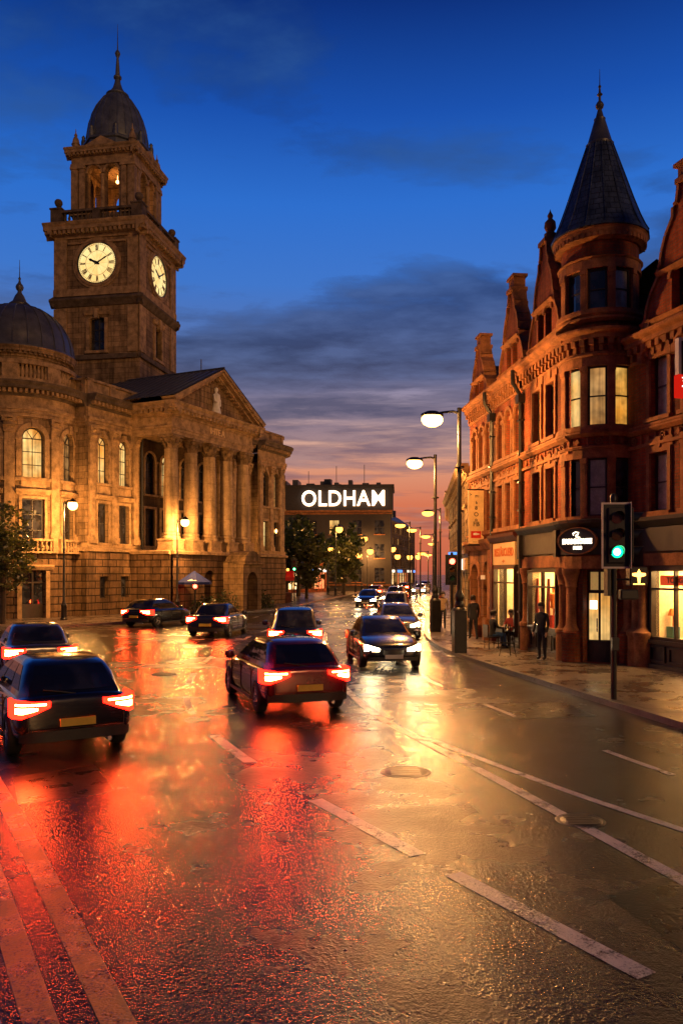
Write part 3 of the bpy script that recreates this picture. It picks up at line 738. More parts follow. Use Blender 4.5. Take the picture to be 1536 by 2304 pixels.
# dials
mclk, nt, out = new_mat('lit_opal_dial')
e = nd(nt, 'ShaderNodeEmission'); nz = noise(nt, geopos(nt), 1.2, 3)
nt.links.new(ramp(nt, nz.outputs[0], [(.3, (1., .60, .19)), (.6, (1., .76, .31))]).outputs[0], e.inputs[0]); e.inputs[1].default_value = 1.2
nt.links.new(e.outputs[0], out.inputs[0])
M['numeral'] = plain('brown_dial_numerals', (.16, .055, .015), .6)
ROM = ['XII', 'I', 'II', 'III', 'IIII', 'V', 'VI', 'VII', 'VIII', 'IX', 'X', 'XI']
for f in S:
    cx, cy = TW / 2, 26.45
    mb = MB()
    P = [(cx + 1.56 * math.cos(2 * math.pi * k / 48), cy + 1.56 * math.sin(2 * math.pi * k / 48)) for k in range(48)]
    mb.add([f.p(u, v, .03) for u, v in P]); dial = mb.build('clock_dial', mclk, hall)
    mb = MB()
    for k in range(48):
        t0, t1 = 2 * math.pi * k / 48, 2 * math.pi * (k + 1) / 48
        mb.poly(f, [(cx + rr * math.cos(t), cy + rr * math.sin(t)) for t, rr in ((t0, 1.52), (t0, 1.61), (t1, 1.61), (t1, 1.52))], .0, .12)
    mb.build('dial_rim', M['iron'], dial)
    mb = MB()
    def stroke(r0, t0, r1, t1, wd, z=.05):
        a = Vector((cx + r0 * math.sin(t0), cy + r0 * math.cos(t0))); b = Vector((cx + r1 * math.sin(t1), cy + r1 * math.cos(t1)))
        d = (b - a).normalized(); n_ = Vector((-d.y, d.x)) * wd / 2
        mb.poly(f, [tuple(a - n_), tuple(b - n_), tuple(b + n_), tuple(a + n_)], .034, z)
    for h in range(12):
        t = h * math.pi / 6
        s = ROM[h]; n_ = len(s); tot = .062 * n_
        for q, ch in enumerate(s):
            o = ((q + .5) / n_ - .5) * tot * 1.15 * (-1 if False else 1)
            if ch == 'I': stroke(.98, t + o, 1.38, t + o, .055)
            elif ch == 'V': stroke(.98, t + o, 1.38, t + o - .03, .05); stroke(.98, t + o, 1.38, t + o + .035, .035)
            else: stroke(.98, t + o - .03, 1.38, t + o + .03, .05); stroke(.98, t + o + .03, 1.38, t + o - .03, .035)
    for k in range(60): stroke(1.44, k * math.pi / 30, 1.5, k * math.pi / 30, .025)
    for k in range(48):
        stroke(.93, k * math.pi / 24, .93, (k + 1) * math.pi / 24, .02); stroke(1.42, k * math.pi / 24, 1.42, (k + 1) * math.pi / 24, .018)
    for h in range(12): stroke(.1, h * math.pi / 6, .93, h * math.pi / 6, .008, .04)
    mb.build('numerals', M['numeral'], dial)
    for nm, ang, L, wd in (('hour_hand', -63, .78, .15), ('minute_hand', 60, 1.0, .09)):
        mb = MB(); t = R(ang); dx, dy = math.sin(t), math.cos(t)
        pts = [(-.22, wd * .35), (.0, wd * .8), (L * .55, wd * .5), (L * .75, wd * .75), (L, 0)]
        q = [(cx + dx * l - dy * h, cy + dy * l + dx * h) for l, h in pts] + [(cx + dx * l + dy * h, cy + dy * l - dx * h) for l, h in pts[-2::-1]]
        mb.poly(f, q, .06 if nm == 'hour_hand' else .085, .08 if nm == 'hour_hand' else .105); mb.build(nm, M['iron'], dial)
# balustrade stage
BV = 29.52
mb = MB()
SB = ring(TW / 2 + .28)
bw = TW + .56
for i, f in enumerate(SB):
    e = .0015 * i
    mb.bx(f, .85, bw - .85, BV, BV + .22 + e, -.42, -.05); mb.bx(f, .85, bw - .85, BV + .88, BV + 1.06 + e, -.42, -.02)
    mb.bx(f, bw / 2 - .3, bw / 2 + .3, BV + .2, BV + .9, -.42, -.04); mb.bx(f, 0, .9, BV, BV + 1.16 + e, -.85, .0 - e); mb.bx(f, -.06, .96, BV + 1.16, BV + 1.28 + e, -.92, .06 - e)
    for k in range(16):
        u = 1.1 + (bw - 2.2) * k / 15
        if abs(u - bw / 2) > .35: mb.lathe(f.p(u, BV + .2, -.23), [(.09, 0), (.07, .1), (.12, .25), (.05, .5), (.08, .68)], 7)
    p = f.p(.45, BV + 1.27, -.42)
    mb.lathe(p, [(.3, 0), (.2, .06), (.13, .14), (.16, .2), (.13, .24), (.24, .36), (.31, .52), (.3, .66), (.2, .8), (0, .86)], 12)
mb.quad(S[0], (0, BV, 0), (TW, BV, 0), (TW, BV, -TW), (0, BV, -TW))
mb.build('tower_balustrade', M['trim_dark'], tower)
# belfry
HB = 2.5; BW = 2 * HB; SF = ring(HB)
op = [(BW / 2 - 1.3, BW / 2 - .16, 30.7, 34.42, 1), (BW / 2 + .16, BW / 2 + 1.3, 30.7, 34.42, 1)]
mb = MB()
for f in SF:
    mb.wall(f, 0, BW, 29.5, 35.0, op, .5)
    mb.wall(f, .5, BW - .5, 29.5, 35.0, op, .02, -.5)
mb.quad(SF[0], (0, 34.8, 0), (BW, 34.8, 0), (BW, 34.8, -BW), (0, 34.8, -BW))
belf = mb.build('belfry', M['stone'], hall)
mb = MB()
for i, f in enumerate(SF):
    e = .0015 * i
    for u0, u1 in ((-.12, .42), (.55, 1.0), (BW - .98, BW - .55), (BW - .42, BW + .0)):
        mb.bx(f, u0, u1, 30.85, 34.2, -.02, .13 + e); mb.bx(f, u0 - .06, u1 + .06, 34.2, 34.42, -.02, .2 + e); mb.bx(f, u0 - .06, u1 + .06, 30.6, 30.85, -.02, .2 + e)
    p = f.p(BW / 2, 30.9, .06); mb.lathe(p, [(.2, -.3), (.2, 0), (.16, .1), (.155, 1.2), (.135, 2.5), (.19, 2.62), (.2, 2.75), (0, 2.76)], 12)
    mb.bx(f, -.16, BW + .0, 34.45, 34.62, -.02, .16 + e); mb.bx(f, -.1, BW - .1, 34.62, 35.0, -.02, .1 + e)
    mb.cornice(f, -.5, BW + .48, 35.0 + e, .75, .6, dent=.3)
    for o in op:
        um = (o[0] + o[1]) / 2; r = (o[1] - o[0]) / 2
        for k in range(10):
            t0, t1 = math.pi * k / 10, math.pi * (k + 1) / 10
            mb.poly(f, [(um - rr * math.cos(t), 34.42 - r + rr * math.sin(t)) for t, rr in ((t0, r + .14), (t1, r + .14), (t1, r + .002), (t0, r + .002))], -.02, .08)
    # low gablet on each side above the cornice and corner urn
    mb.poly(f, [(BW / 2 - 1.5, 35.76), (BW / 2 + 1.5, 35.76), (BW / 2, 36.5)], -.1, .4)
    q = f.p(.15, 35.75, -.15); mb.lathe(q, [(.3, 0), (.3, .45), (.36, .5), (.3, .6), (.24, .9), (.1, 1.15), (.14, 1.25), (.05, 1.4), (.02, 1.75), (0, 1.75)], 8)
mb.build('belfry_mouldings', M['trim'], belf)
mb = MB(); c3 = (TC[0], TC[1], 0)
mb.quad(SF[0], (-.5, 35.77, .5), (BW + .5, 35.77, .5), (BW + .5, 35.77, -BW - .5), (-.5, 35.77, -BW - .5))
mb.lathe(c3, [(2.72, 35.7), (2.72, 36.5), (2.84, 36.6), (2.84, 36.75), (2.66, 36.9)], 8, False, rot=R(22.5 - 10))
dp = [(2.6, 36.85), (2.62, 37.1), (2.58, 37.6), (2.44, 38.4), (2.18, 39.2), (1.8, 40.0), (1.3, 40.7), (.92, 41.05), (.98, 41.12), (.98, 41.22), (.66, 41.45), (.42, 41.8), (.28, 42.2), (.22, 42.5), (.34, 42.62), (.34, 42.76), (.2, 42.9), (.16, 43.6), (.1, 44.3), (.18, 44.45), (.24, 44.62), (.16, 44.8), (.05, 44.95), (.03, 46.0), (.012, 47.0), (0, 47.0)]
DS = .93
mb.lathe(c3, [(r * DS, z) for r, z in dp], 48)
for k in range(24):
    a = 2 * math.pi * k / 24; mb.tube([(c3[0] + (r * DS + .012) * math.cos(a), c3[1] + (r * DS + .012) * math.sin(a), z) for r, z in dp[1:8]], .035, 5, False)
for k in range(8):
    a = 2 * math.pi * k / 8 + R(12.5); mb.lathe((c3[0] + 2.62 * math.cos(a), c3[1] + 2.62 * math.sin(a), 36.7), [(.2, 0), (.2, .5), (.12, .75), (.16, .85), (0, 1.05)], 8)
mb.build('tower_dome', M['copper'], belf)
# statue standing in the tympanum
mb = MB(); p = frn.p(cu_ - .05, vE, .12)
mb.lathe(p, [(0, 0), (.34, 0), (.36, .15), (.28, .5), (.22, .9), (.3, 1.2), (.27, 1.45), (.1, 1.58), (.09, 1.66), (.15, 1.78), (.14, 1.92), (0, 2.02)], 12, sy=.7)
mb.tube([frn.p(cu_ - .28, vE + 1.42, .12), frn.p(cu_ - .4, vE + 1.05, .2), frn.p(cu_ - .2, vE + .85, .3)], [.09, .08, .06], 8)
mb.tube([frn.p(cu_ + .2, vE + 1.42, .12), frn.p(cu_ + .34, vE + 1.1, .18), frn.p(cu_ + .36, vE + .7, .2)], [.09, .08, .06], 8)
mb.build('pediment_statue', M['white'], hall)
# lamp hung inside the belfry, its glow seen through the arches
mb = MB(); mb.ball((TC[0], TC[1], 34.3), .14, 10); mb.tube([(TC[0], TC[1], 34.4), (TC[0], TC[1], 34.8)], .02, 6); mb.build('belfry_lamp', M['lamp'], belf)
# ------------------------------------------------------------------ RIGHT-HAND BRICK BUILDINGS
tL = (-.109, .994); nL = (-.994, -.109); OL = (6.9, 24.4)
FL = Fr(OL, tL, nL)
FLx = Fr(OL, (-tL[0], -tL[1]), nL)          # same wall read left to right (for lettering: u -> -u)
tR = (.287, -.958); nR = (-.958, -.287); OR = (8.67, 23.1)
FRr = Fr(OR, tR, nR)
corner = thing('corner_building', 'red brick corner building with round turret under a pointed slate cone', 'building', (8.1, 24.6, 0))
mid_b = thing('gabled_building', 'gabled red brick building with a lit cream shop sign, between two black drainpipes', 'building', (6.2, 30, 0))
far_b = thing('gabled_building', 'farthest gabled red brick building of the terrace, with an arched stone ground floor', 'building', (5.8, 33.6, 0))
for o in (mid_b, far_b): o['group'] = 'gabled brick buildings of the right hand terrace'

def gable(fr, root, uc, hw, v0, v1, wins=True, cap='urn', kw=.34):
    """shaped brick gable with stone coping, paired arched lights and a slate roof running back"""
    H = v1 - v0
    side = [(1.0, 0), (1.0, .10), (.93, .12), (.90, .20), (.82, .29), (.68, .37), (.62, .40), (.62, .47), (.57, .49), (.53, .58), (.44, .68), (.31, .76), (.27, .79), (.27, .86), (.19, .87), (.15, .97), (.15, 1.0)]
    outl = [(uc + s * hw, v0 + t * H) for s, t in side]; outr = [(uc - s * hw, v0 + t * H) for s, t in side]
    pts = outl + outr[::-1]
    ops = []
    if wins: ops = [(uc - .62, uc - .08, v0 + .25, v0 + .25 + H * .36, 1), (uc + .08, uc + .62, v0 + .25, v0 + .25 + H * .36, 1)]
    mb = MB()
    # the face: scanline slabs so that the openings stay open
    mb2 = MB(); mb2.poly(fr, pts, -.38, -.3)
    mb2.build('gable_back', M['brick'], root)
    ty = sorted(set([t for _, t in side]))
    for ta, tb in zip(ty, ty[1:]):
        sa = min(s for s, t in side if abs(t - ta) < 1e-6) if ta > 0 else 1.0
        sb = max(s for s, t in side if abs(t - tb) < 1e-6)
        va, vb = v0 + ta * H, v0 + tb * H
        nseg = max(1, int((vb - va) / .1))
        for q in range(nseg):
            f0, f1 = q / nseg, (q + 1) / nseg
            y0, y1 = va + (vb - va) * f0, va + (vb - va) * f1
            h0, h1 = hw * (sa + (sb - sa) * f0), hw * (sa + (sb - sa) * f1)
            cuts = [(-1, None)]
            ym = (y0 + y1) / 2
            holes = []
            for o in ops:
                r = (o[1] - o[0]) / 2; sp = o[3] - r
                if o[2] < ym < o[3]:
                    k = r if ym < sp else math.sqrt(max(0, r * r - (ym - sp) ** 2)); um = (o[0] + o[1]) / 2; holes.append((um - k, um + k))
            edges = [('l', 0)] + [x for h in holes for x in h] + [('r', 0)]
            for k in range(0, len(edges), 2):
                A, B = edges[k], edges[k + 1]
                a0, a1 = (uc - h0, uc - h1) if A == ('l', 0) else (A, A)
                b0, b1 = (uc + h0, uc + h1) if B == ('r', 0) else (B, B)
                mb.quad(fr, (a0, y0, .04), (b0, y0, .04), (b1, y1, .04), (a1, y1, .04), [(a0, y0), (b0, y0), (b1, y1), (a1, y1)])
    for o in ops:
        for k in (0, 1):
            mb.quad(fr, (o[k], o[2], .04), (o[k], o[3], .04), (o[k], o[3], -.28), (o[k], o[2], -.28))
    mb.build('gable', M['brick'], root)
    mb = MB()
    for L in (outl, outr):
        for (a, b), (c, d) in zip(L, L[1:]):
            dx, dy = c - a, d - b; ln = math.hypot(dx, dy)
            if ln < 1e-4: continue
            nx, ny = -dy / ln * .1, dx / ln * .1
            if (a + c) / 2 > uc: nx, ny = -nx, -ny
            if ny < 0 or (abs(ny) < 1e-6 and (nx > 0) != ((a + c) / 2 > uc)): nx, ny = -nx, -ny
            q = [(a, b), (c, d), (c + nx, d + ny), (a + nx, b + ny)]
            mb.poly(fr, q, -.42, .11)
    for t in (.105, .435):
        s = 1.0 if t < .2 else .62
        mb.prof(fr, uc - s * hw - .05, uc + s * hw + .05, [(.0, v0 + t * H - .12), (.12, v0 + t * H - .1), (.2, v0 + t * H), (.0, v0 + t * H + .04)])
    mb.bx(fr, uc - .15 * hw - .1, uc + .15 * hw + .1, v1, v1 + .14, -.46, .16)
    if cap == 'urn':
        p = fr.p(uc, v1 + .14, -.15); mb.lathe(p, [(.2, 0), (.2, .22), (.12, .28), (.2, .42), (.18, .6), (.07, .72), (.1, .82), (.03, .95), (.0, 1.05)], 8)
    else:
        mb.bx(fr, uc - .2 * hw, uc + .2 * hw, v1 + .14, v1 + .5, -.38, .06); mb.bx(fr, uc - .27 * hw, uc + .27 * hw, v1 + .5, v1 + .6, -.44, .12)
    for o in ops:
        um = (o[0] + o[1]) / 2; r = (o[1] - o[0]) / 2
        for k in range(8):
            t0, t1 = math.pi * k / 8, math.pi * (k + 1) / 8
            mb.poly(fr, [(um - rr * math.cos(t), o[3] - r + rr * math.sin(t)) for t, rr in ((t0, r + .12), (t1, r + .12), (t1, r), (t0, r))], .03, .1)
        mb.bx(fr, o[0] - .1, o[1] + .1, o[2] - .12, o[2], -.05, .18)
    for s in (-1, 1): mb.bx(fr, uc + s * .86 * hw - .1, uc + s * .86 * hw + .1, v0, v0 + .12 * H, .0, .18)
    mb.build('gable_coping', M['redtrim'], root)
    for o in ops:
        wb = MB(); wb.bx(fr, o[0], o[0] + .05, o[2], o[3], -.28, -.22); wb.bx(fr, o[1] - .05, o[1], o[2], o[3], -.28, -.22); wb.bx(fr, o[0], o[1], o[2], o[2] + .06, -.28, -.22); wb.bx(fr, o[0], o[1], (o[2] + o[3]) / 2, (o[2] + o[3]) / 2 + .06, -.28, -.22)
        wo = wb.build('window', M['frame'], root)
        pb = MB(); pb.quad(fr, (o[0], o[2], -.25), (o[1], o[2], -.25), (o[1], o[3], -.25), (o[0], o[3], -.25)); pb.build('pane', M['glass'], wo)
    mb = MB(); rw_ = .9 * hw; rt = v0 + .70 * H
    for s in (-1, 1): mb.quad(fr, (uc + s * rw_, v0 - .1, -.38), (uc, rt, -.38), (uc, rt, -5), (uc + s * rw_, v0 - .1, -5), uvs=[(0, 0), (0, 3), (5, 3), (5, 0)])
    mb.build('gable_roof', M['slate'], root)

def corbel(fr, root, u0, u1, v, h=.62, pitch=.3, out=.26, name='corbelled_cornice'):
    mb = MB()
    mb.bx(fr, u0, u1, v + h * .62, v + h * .82, -.02, out); mb.prof(fr, u0, u1, [(-.02, v + h * .82), (out, v + h * .822), (out + .12, v + h * .92), (out + .16, v + h), (out + .16, v + h * 1.1), (-.02, v + h * 1.12)])
    mb.bx(fr, u0, u1, v - .1, v - .02, -.02, .07)
    n = max(1, int((u1 - u0) / pitch))
    for k in range(n):
        u = u0 + (k + .25) * (u1 - u0) / n; wd = .5 * (u1 - u0) / n
        mb.bx(fr, u, u + wd, v + h * .3, v + h * .615, -.02, out * .85); mb.bx(fr, u + wd * .1, u + wd * .9, v, v + h * .3, -.02, out * .45)
    mb.build(name, M['redtrim'], root)

def frieze(fr, root, u0, u1, v0, v1):
    """carved terracotta band of roundels and lozenges"""
    mb = MB(); mb.bx(fr, u0, u1, v0, v0 + .09, -.02, .1); mb.prof(fr, u0, u1, [(-.02, v1 - .14), (.08, v1 - .14), (.2, v1 - .05), (.2, v1), (-.02, v1 + .01)])
    h = (v1 - v0 - .26); n = max(1, int((u1 - u0) / .62)); vm = v0 + .1 + h / 2
    for k in range(n):
        uc = u0 + (k + .5) * (u1 - u0) / n; r = h * .42
        if k % 2 == 0:
            for q in range(14):
                t0, t1 = 2 * math.pi * q / 14, 2 * math.pi * (q + 1) / 14
                mb.poly(fr, [(uc + rr * math.cos(t), vm + rr * math.sin(t)) for t, rr in ((t0, r * .72), (t0, r), (t1, r), (t1, r * .72))], -.01, .06)
            mb.poly(fr, [(uc + r * .35 * math.cos(a * math.pi / 3), vm + r * .35 * math.sin(a * math.pi / 3)) for a in range(6)], -.01, .07)
        else:
            for s in (-1, 1): mb.poly(fr, [(uc - r * .95, vm), (uc, vm + s * r * .95), (uc + r * .95, vm), (uc, vm + s * r * .5)], -.01, .055)
            mb.poly(fr, [(uc - .07, vm), (uc, vm - .09), (uc + .07, vm), (uc, vm + .09)], -.01, .06)
        mb.bx(fr, u0 + (k + 1) * (u1 - u0) / n - .03, u0 + (k + 1) * (u1 - u0) / n + .03, v0 + .1, v1 - .15, -.01, .05)
    mb.build('carved_frieze', M['redtrim'], root)

def lintel(fr, root, a, b, d, h=.28, smat=None):
    mb = MB(); mb.bx(fr, a - .2, b + .2, d, d + h, -.02, .05); mb.poly(fr, [((a + b) / 2 - .1, d - .02), ((a + b) / 2 + .1, d - .02), ((a + b) / 2 + .14, d + h + .03), ((a + b) / 2 - .14, d + h + .03)], .0, .09)
    mb.build('lintel', smat or M['redtrim'], root)
def quoin_sill(fr, root, u0, u1, v):
    mb = MB(); mb.prof(fr, u0, u1, [(-.02, v - .16), (.06, v - .16), (.17, v - .06), (.17, v), (-.02, v + .01)]); mb.build('sill_course', M['redtrim'], root)

def upper(fr, root, u0, u1, wu, wl, arch=0., mats=('glass', 'glass'), top=10.0, wd=.72):
    hi = [(u - wd / 2, u + wd / 2, 7.2, 8.95, arch) for u in wu]; lo = [(u - wd / 2, u + wd / 2, 4.55, 6.2, 0) for u in wl]
    mb = MB(); mb.wall(fr, u0, u1, 4.2, top, hi + lo, .24); mb.build('brick_wall', M['brick'], root)
    for L, vv, hh in ((wu, 7.2, 8.95), (wl, 4.55, 6.2)):
        for k, u in enumerate(L):
            m = mats[0] if vv > 7 else mats[1]
            if isinstance(m, (list, tuple)): m = m[k]
            window(fr, root, u - wd / 2, u + wd / 2, vv, hh, M[m], arch if vv > 7 else 0, .24, bars=(0, 1), surround=.13, sill=.12, smat=M['redtrim'], fmat=M['frame'])
            if not (arch and vv > 7): lintel(fr, root, u - wd / 2, u + wd / 2, hh + .13)
    quoin_sill(fr, root, u0, u1, 7.05); frieze(fr, root, u0, u1, 6.42, 6.95); quoin_sill(fr, root, u0, u1, 4.45)

# section A (left of the turret)
upper(FL, corner, -.35, 3.86, (1.25, 2.5), (1.25, 2.5), 0, (('glass', 'glass_curtain'), ('glass_curtain', 'glass')))
corbel(FL, corner, -.2, 3.86, 9.42)
gable(FL, corner, 1.75, 1.4, 10.05, 13.6)
# section B
upper(FL, mid_b, 3.92, 7.32, (4.5, 5.55, 6.55), (4.5, 5.55, 6.55), 1., (('glass', 'glass_curtain', 'glass'), ('glass_curtain', 'lit2', 'glass')), wd=.66)
corbel(FL, mid_b, 3.92, 7.32, 9.42)
gable(FL, mid_b, 5.1, 1.4, 10.05, 13.2, cap='block')
# section C
upper(FL, far_b, 7.38, 11.0, (8.15, 9.1, 10.1), (8.15, 9.1, 10.1), 1., (('glass', 'glass', 'glass'), ('glass', 'glass_curtain', 'glass')), wd=.6)
corbel(FL, far_b, 7.38, 11.0, 9.42)
gable(FL, far_b, 9.4, 1.35, 10.05, 12.3, cap='block')
# facade right of the turret
upper(FRr, corner, -.55, 7, (.85, 2.25, 4.2, 5.6), (.85, 2.25, 4.2, 5.6), 0, (('glass_curtain', 'glass', 'glass', 'glass'), ('glass_curtain', 'glass_curtain', 'glass', 'glass')), top=9.2, wd=.74)
corbel(FRr, corner, -.4, 7, 8.98, .62)
mb = MB()
for uc in (.85, 2.25):   # hood moulds over the second floor windows
    P = [(uc - .62, 9.0 + .0), (uc - .5, 9.12), (uc - .2, 9.32), (uc, 9.5), (uc + .2, 9.32), (uc + .5, 9.12), (uc + .62, 9.0)]
    for (a, b), (c, d) in zip(P, P[1:]): mb.poly(FRr, [(a, b), (c, d), (c, d + .13), (a, b + .13)], -.02, .2)
    for s in (-1, 1): mb.bx(FRr, uc + s * .6 - .09, uc + s * .6 + .09, 8.8, 9.02, -.02, .22)
mb.build('hood_mould', M['redtrim'], corner)
gable(FRr, corner, 2.0, 1.75, 9.55, 13.3, cap='block')
# end walls, backs and main roof
def body(fr, root, u0, u1, top, dp=7., end0=False, end1=False, ridge=2.4):
    mb = MB()
    mb.quad(fr, (u0, 0, -dp), (u1, 0, -dp), (u1, top, -dp), (u0, top, -dp))
    if end0: mb.quad(fr, (u0, 0, 0), (u0, 0, -dp), (u0, top, -dp), (u0, top, 0)); mb.add([fr.p(u0, top, 0), fr.p(u0, top + ridge, -dp / 2), fr.p(u0, top, -dp)])
    if end1: mb.quad(fr, (u1, 0, 0), (u1, 0, -dp), (u1, top, -dp), (u1, top, 0)); mb.add([fr.p(u1, top, 0), fr.p(u1, top + ridge, -dp / 2), fr.p(u1, top, -dp)])
    mb.build('end_wall', M['brick'], root)
    mb = MB()
    mb.quad(fr, (u0, top, .1), (u1, top, .1), (u1, top + ridge, -dp / 2), (u0, top + ridge, -dp / 2), uvs=[(u0, 0), (u1, 0), (u1, 4.4), (u0, 4.4)])
    mb.quad(fr, (u0, top, -dp - .1), (u1, top, -dp - .1), (u1, top + ridge, -dp / 2), (u0, top + ridge, -dp / 2), uvs=[(u0, 0), (u1, 0), (u1, 4.4), (u0, 4.4)])
    mb.build('roof', M['slate'], root)
body(FL, corner, -.3, 3.89, 10.06, 5.5); body(FL, mid_b, 3.91, 7.34, 10.06, 5.5); body(FL, far_b, 7.36, 11., 10.06, 5.5, end1=True)
body(FRr, corner, -.5, 7, 9.6, 6, end1=True)
# chimney seen between the gables
mb = MB(); mb.bx(FL, 3.5, 4.3, 11, 13.3, -3.4, -2.6); mb.bx(FL, 3.42, 4.38, 13.0, 13.2, -3.48, -2.52); mb.build('chimney', M['brick'], corner)

# drainpipes
for u, rt in ((3.89, corner), (7.35, mid_b)):
    mb = MB(); mb.tube([FL.p(u, 10.0, .42), FL.p(u, 9.55, .4), FL.p(u, 9.1, .12), FL.p(u, 4.5, .12), FL.p(u, .12, .12)], .075, 8); mb.bx(FL, u - .16, u + .16, 8.85, 9.15, .02, .26)
    for v in (8.2, 7, 6, 5, 2.8, 1.4): mb.bx(FL, u - .1, u + .1, v, v + .06, .0, .22)
    mb.build('drainpipe', M['iron'], rt)

# ---------------- turret
TR = 1.15; TCc = (7.98, 24.6)
CT = Cyl(TCc, TR, R(-250))
def tu(d): return R(d + 250) * TR          # d = compass angle of the point on the cylinder
face = math.degrees(math.atan2(-24.6, -8.1))   # direction towards the street corner
wa = [face - 41 + 0, face - 3, face + 36, face - 82]
hwid = .285
t_hi2 = [(tu(a) - hwid, tu(a) + hwid, 10.62, 11.85, 0) for a in wa]
t_hi = [(tu(a) - hwid, tu(a) + hwid, 7.18, 8.95, 0) for a in wa]
t_lo = [(tu(a) - hwid, tu(a) + hwid, 4.5, 6.22, 0) for a in wa]
U0, U1 = tu(-250), tu(0)
mb = MB()
mb.wall(CT, U0, U1, 4.2, 13.1, t_hi2 + t_hi + t_lo, .16)
mb.build('turret_wall', M['brick'], corner)
lay = [(t_lo, ['glass', 'glass_curtain', 'glass', 'glass']), (t_hi, ['lit2', 'litroom', 'litwarm', 'litroom']), (t_hi2, ['glass', 'glass', 'glass_curtain', 'glass'])]
for L, ms in lay:
    for (a, b, c, d, z), m_ in zip(L, ms):
        if L is t_hi and m_ == 'none' and abs(a - (tu(wa[1]) - hwid)) < .01: m_ = 'litroom'
        window(CT, corner, a, b, c, d, M[m_], 0, .16, bars=(0, 1), sill=.08, fw=.05, smat=M['redtrim'])
mb = MB()
for L in (t_hi2, t_hi, t_lo):
    c, d = L[0][2], L[0][3]
    for (a, b, *_r) in L:
        for e in (a - .13, b + .002): mb.bx(CT, e, e + .128, c - .05, d, -.02, .07)
        for e in (a - .16, b - .0): mb.bx(CT, e, e + .16, d - .16, d + .001, -.02, .1)
    mb.bx(CT, U0, U1, d + .002, d + .28, -.02, .06)
    mb.prof(CT, U0, U1, [(-.02, d + .285), (.08, d + .285), (.12, d + .33), (-.02, d + .35)])
    mb.prof(CT, U0, U1, [(-.02, c - .24), (.08, c - .24), (.17, c - .14), (.17, c - .06), (-.02, c - .052)])
mb.prof(CT, U0, U1, [(-.02, 10.24), (.1, 10.25), (.2, 10.32), (.2, 10.38), (.06, 10.42), (-.02, 10.43)])
mb.prof(CT, U0, U1, [(-.02, 12.66), (.06, 12.66), (.14, 12.70), (.2, 12.74), (.2, 12.82), (.23, 12.88), (.24, 12.96), (.27, 13.0), (.27, 13.06), (-.02, 13.08)])
for k in range(34):
    u = U0 + (U1 - U0) * (k + .2) / 34; mb.bx(CT, u, u + .08, 12.72, 12.86, .14, .22)
mb.build('turret_mouldings', M['redtrim'], corner)
corbel(CT, corner, U0, U1, 9.38, .58, .25, .2)
frieze(CT, corner, U0, U1, 6.5, 7.0)
mb = MB()
pr = [(1.47, 13.02), (1.46, 13.1), (1.36, 13.28), (1.22, 13.6), (1.02, 14.15), (.72, 15.05), (.5, 15.7), (.4, 16.0)]
mb.lathe((TCc[0], TCc[1], 0), pr, 16, False, a0=R(11))
mb.lathe((TCc[0], TCc[1], 0), [(0, 13.01), (1.47, 13.02)], 16, False, a0=R(11))
for k in range(16):
    a = R(11) + 2 * math.pi * k / 16; mb.tube([(TCc[0] + (r + .0) * math.cos(a), TCc[1] + r * math.sin(a), z) for r, z in pr[1:]], .022, 5, False)
cone = mb.build('turret_roof', M['slate'], corner)
mb = MB(); mb.lathe((TCc[0], TCc[1], 0), [(.42, 15.97), (.43, 16.04), (.37, 16.1), (.24, 16.55), (.17, 16.8), (.18, 16.85), (.13, 16.88), (.06, 17.15), (.11, 17.2), (.13, 17.28), (.09, 17.36), (.04, 17.42), (.04, 17.56), (.09, 17.61), (.035, 17.68), (.03, 17.82), (.05, 17.86), (.015, 17.92), (.006, 18.4), (0, 18.4)], 12)
mb.build('turret_finial', M['lead'], cone)

# ---------------- ground floors
def lettering(txt, size, fr, u, v, w, mat, root, name='sign_lettering', bold=.01, ext=.008, squeeze=1.):
    return text_mb(txt, size, fr, u, v, w, ext, bold, squeeze=squeeze).build(name, mat, root)
M['shopwall'] = plain('glowing_shop_wall', (.75, .52, .28), .8, var=.35, scale=1.5)
_p = [n for n in M['shopwall'].node_tree.nodes if n.type == 'BSDF_PRINCIPLED'][0]
_p.inputs['Emission Color'].default_value = (1., .56, .17, 1); _p.inputs['Emission Strength'].default_value = .28  # walls given a glow of their own to brighten the display
M['shoplight'] = emis('shop_ceiling_light', (1., .60, .22), 42)
M['glow_white'] = emis('white_lit_sign', (1., .86, .68), 3.2)
M['sign_white'] = emis('sign_tube_white', (1., .80, .55), 5)
def clear_glass():
    m, nt, out = new_mat('shop_window_glass')
    t = nd(nt, 'ShaderNodeBsdfTransparent'); g = nd(nt, 'ShaderNodeBsdfGlossy'); g.inputs['Roughness'].default_value = .03
    fr_ = nd(nt, 'ShaderNodeFresnel'); fr_.inputs[0].default_value = 1.45
    mx = nd(nt, 'ShaderNodeMixShader'); nt.links.new(fr_.outputs[0], mx.inputs[0]); nt.links.new(t.outputs[0], mx.inputs[1]); nt.links.new(g.outputs[0], mx.inputs[2])
    t.inputs[0].default_value = (.93, .93, .93, 1)
    nt.links.new(mx.outputs[0], out.inputs[0]); return m
M['clear'] = clear_glass()
GOODS = [plain('goods_' + n, c, .6, var=.2) for n, c in (('red', (.45, .03, .02)), ('cream', (.7, .6, .45)), ('orange', (.6, .2, .04)), ('white', (.75, .72, .66)), ('brown', (.2, .09, .04)), ('teal', (.06, .2, .22)))]
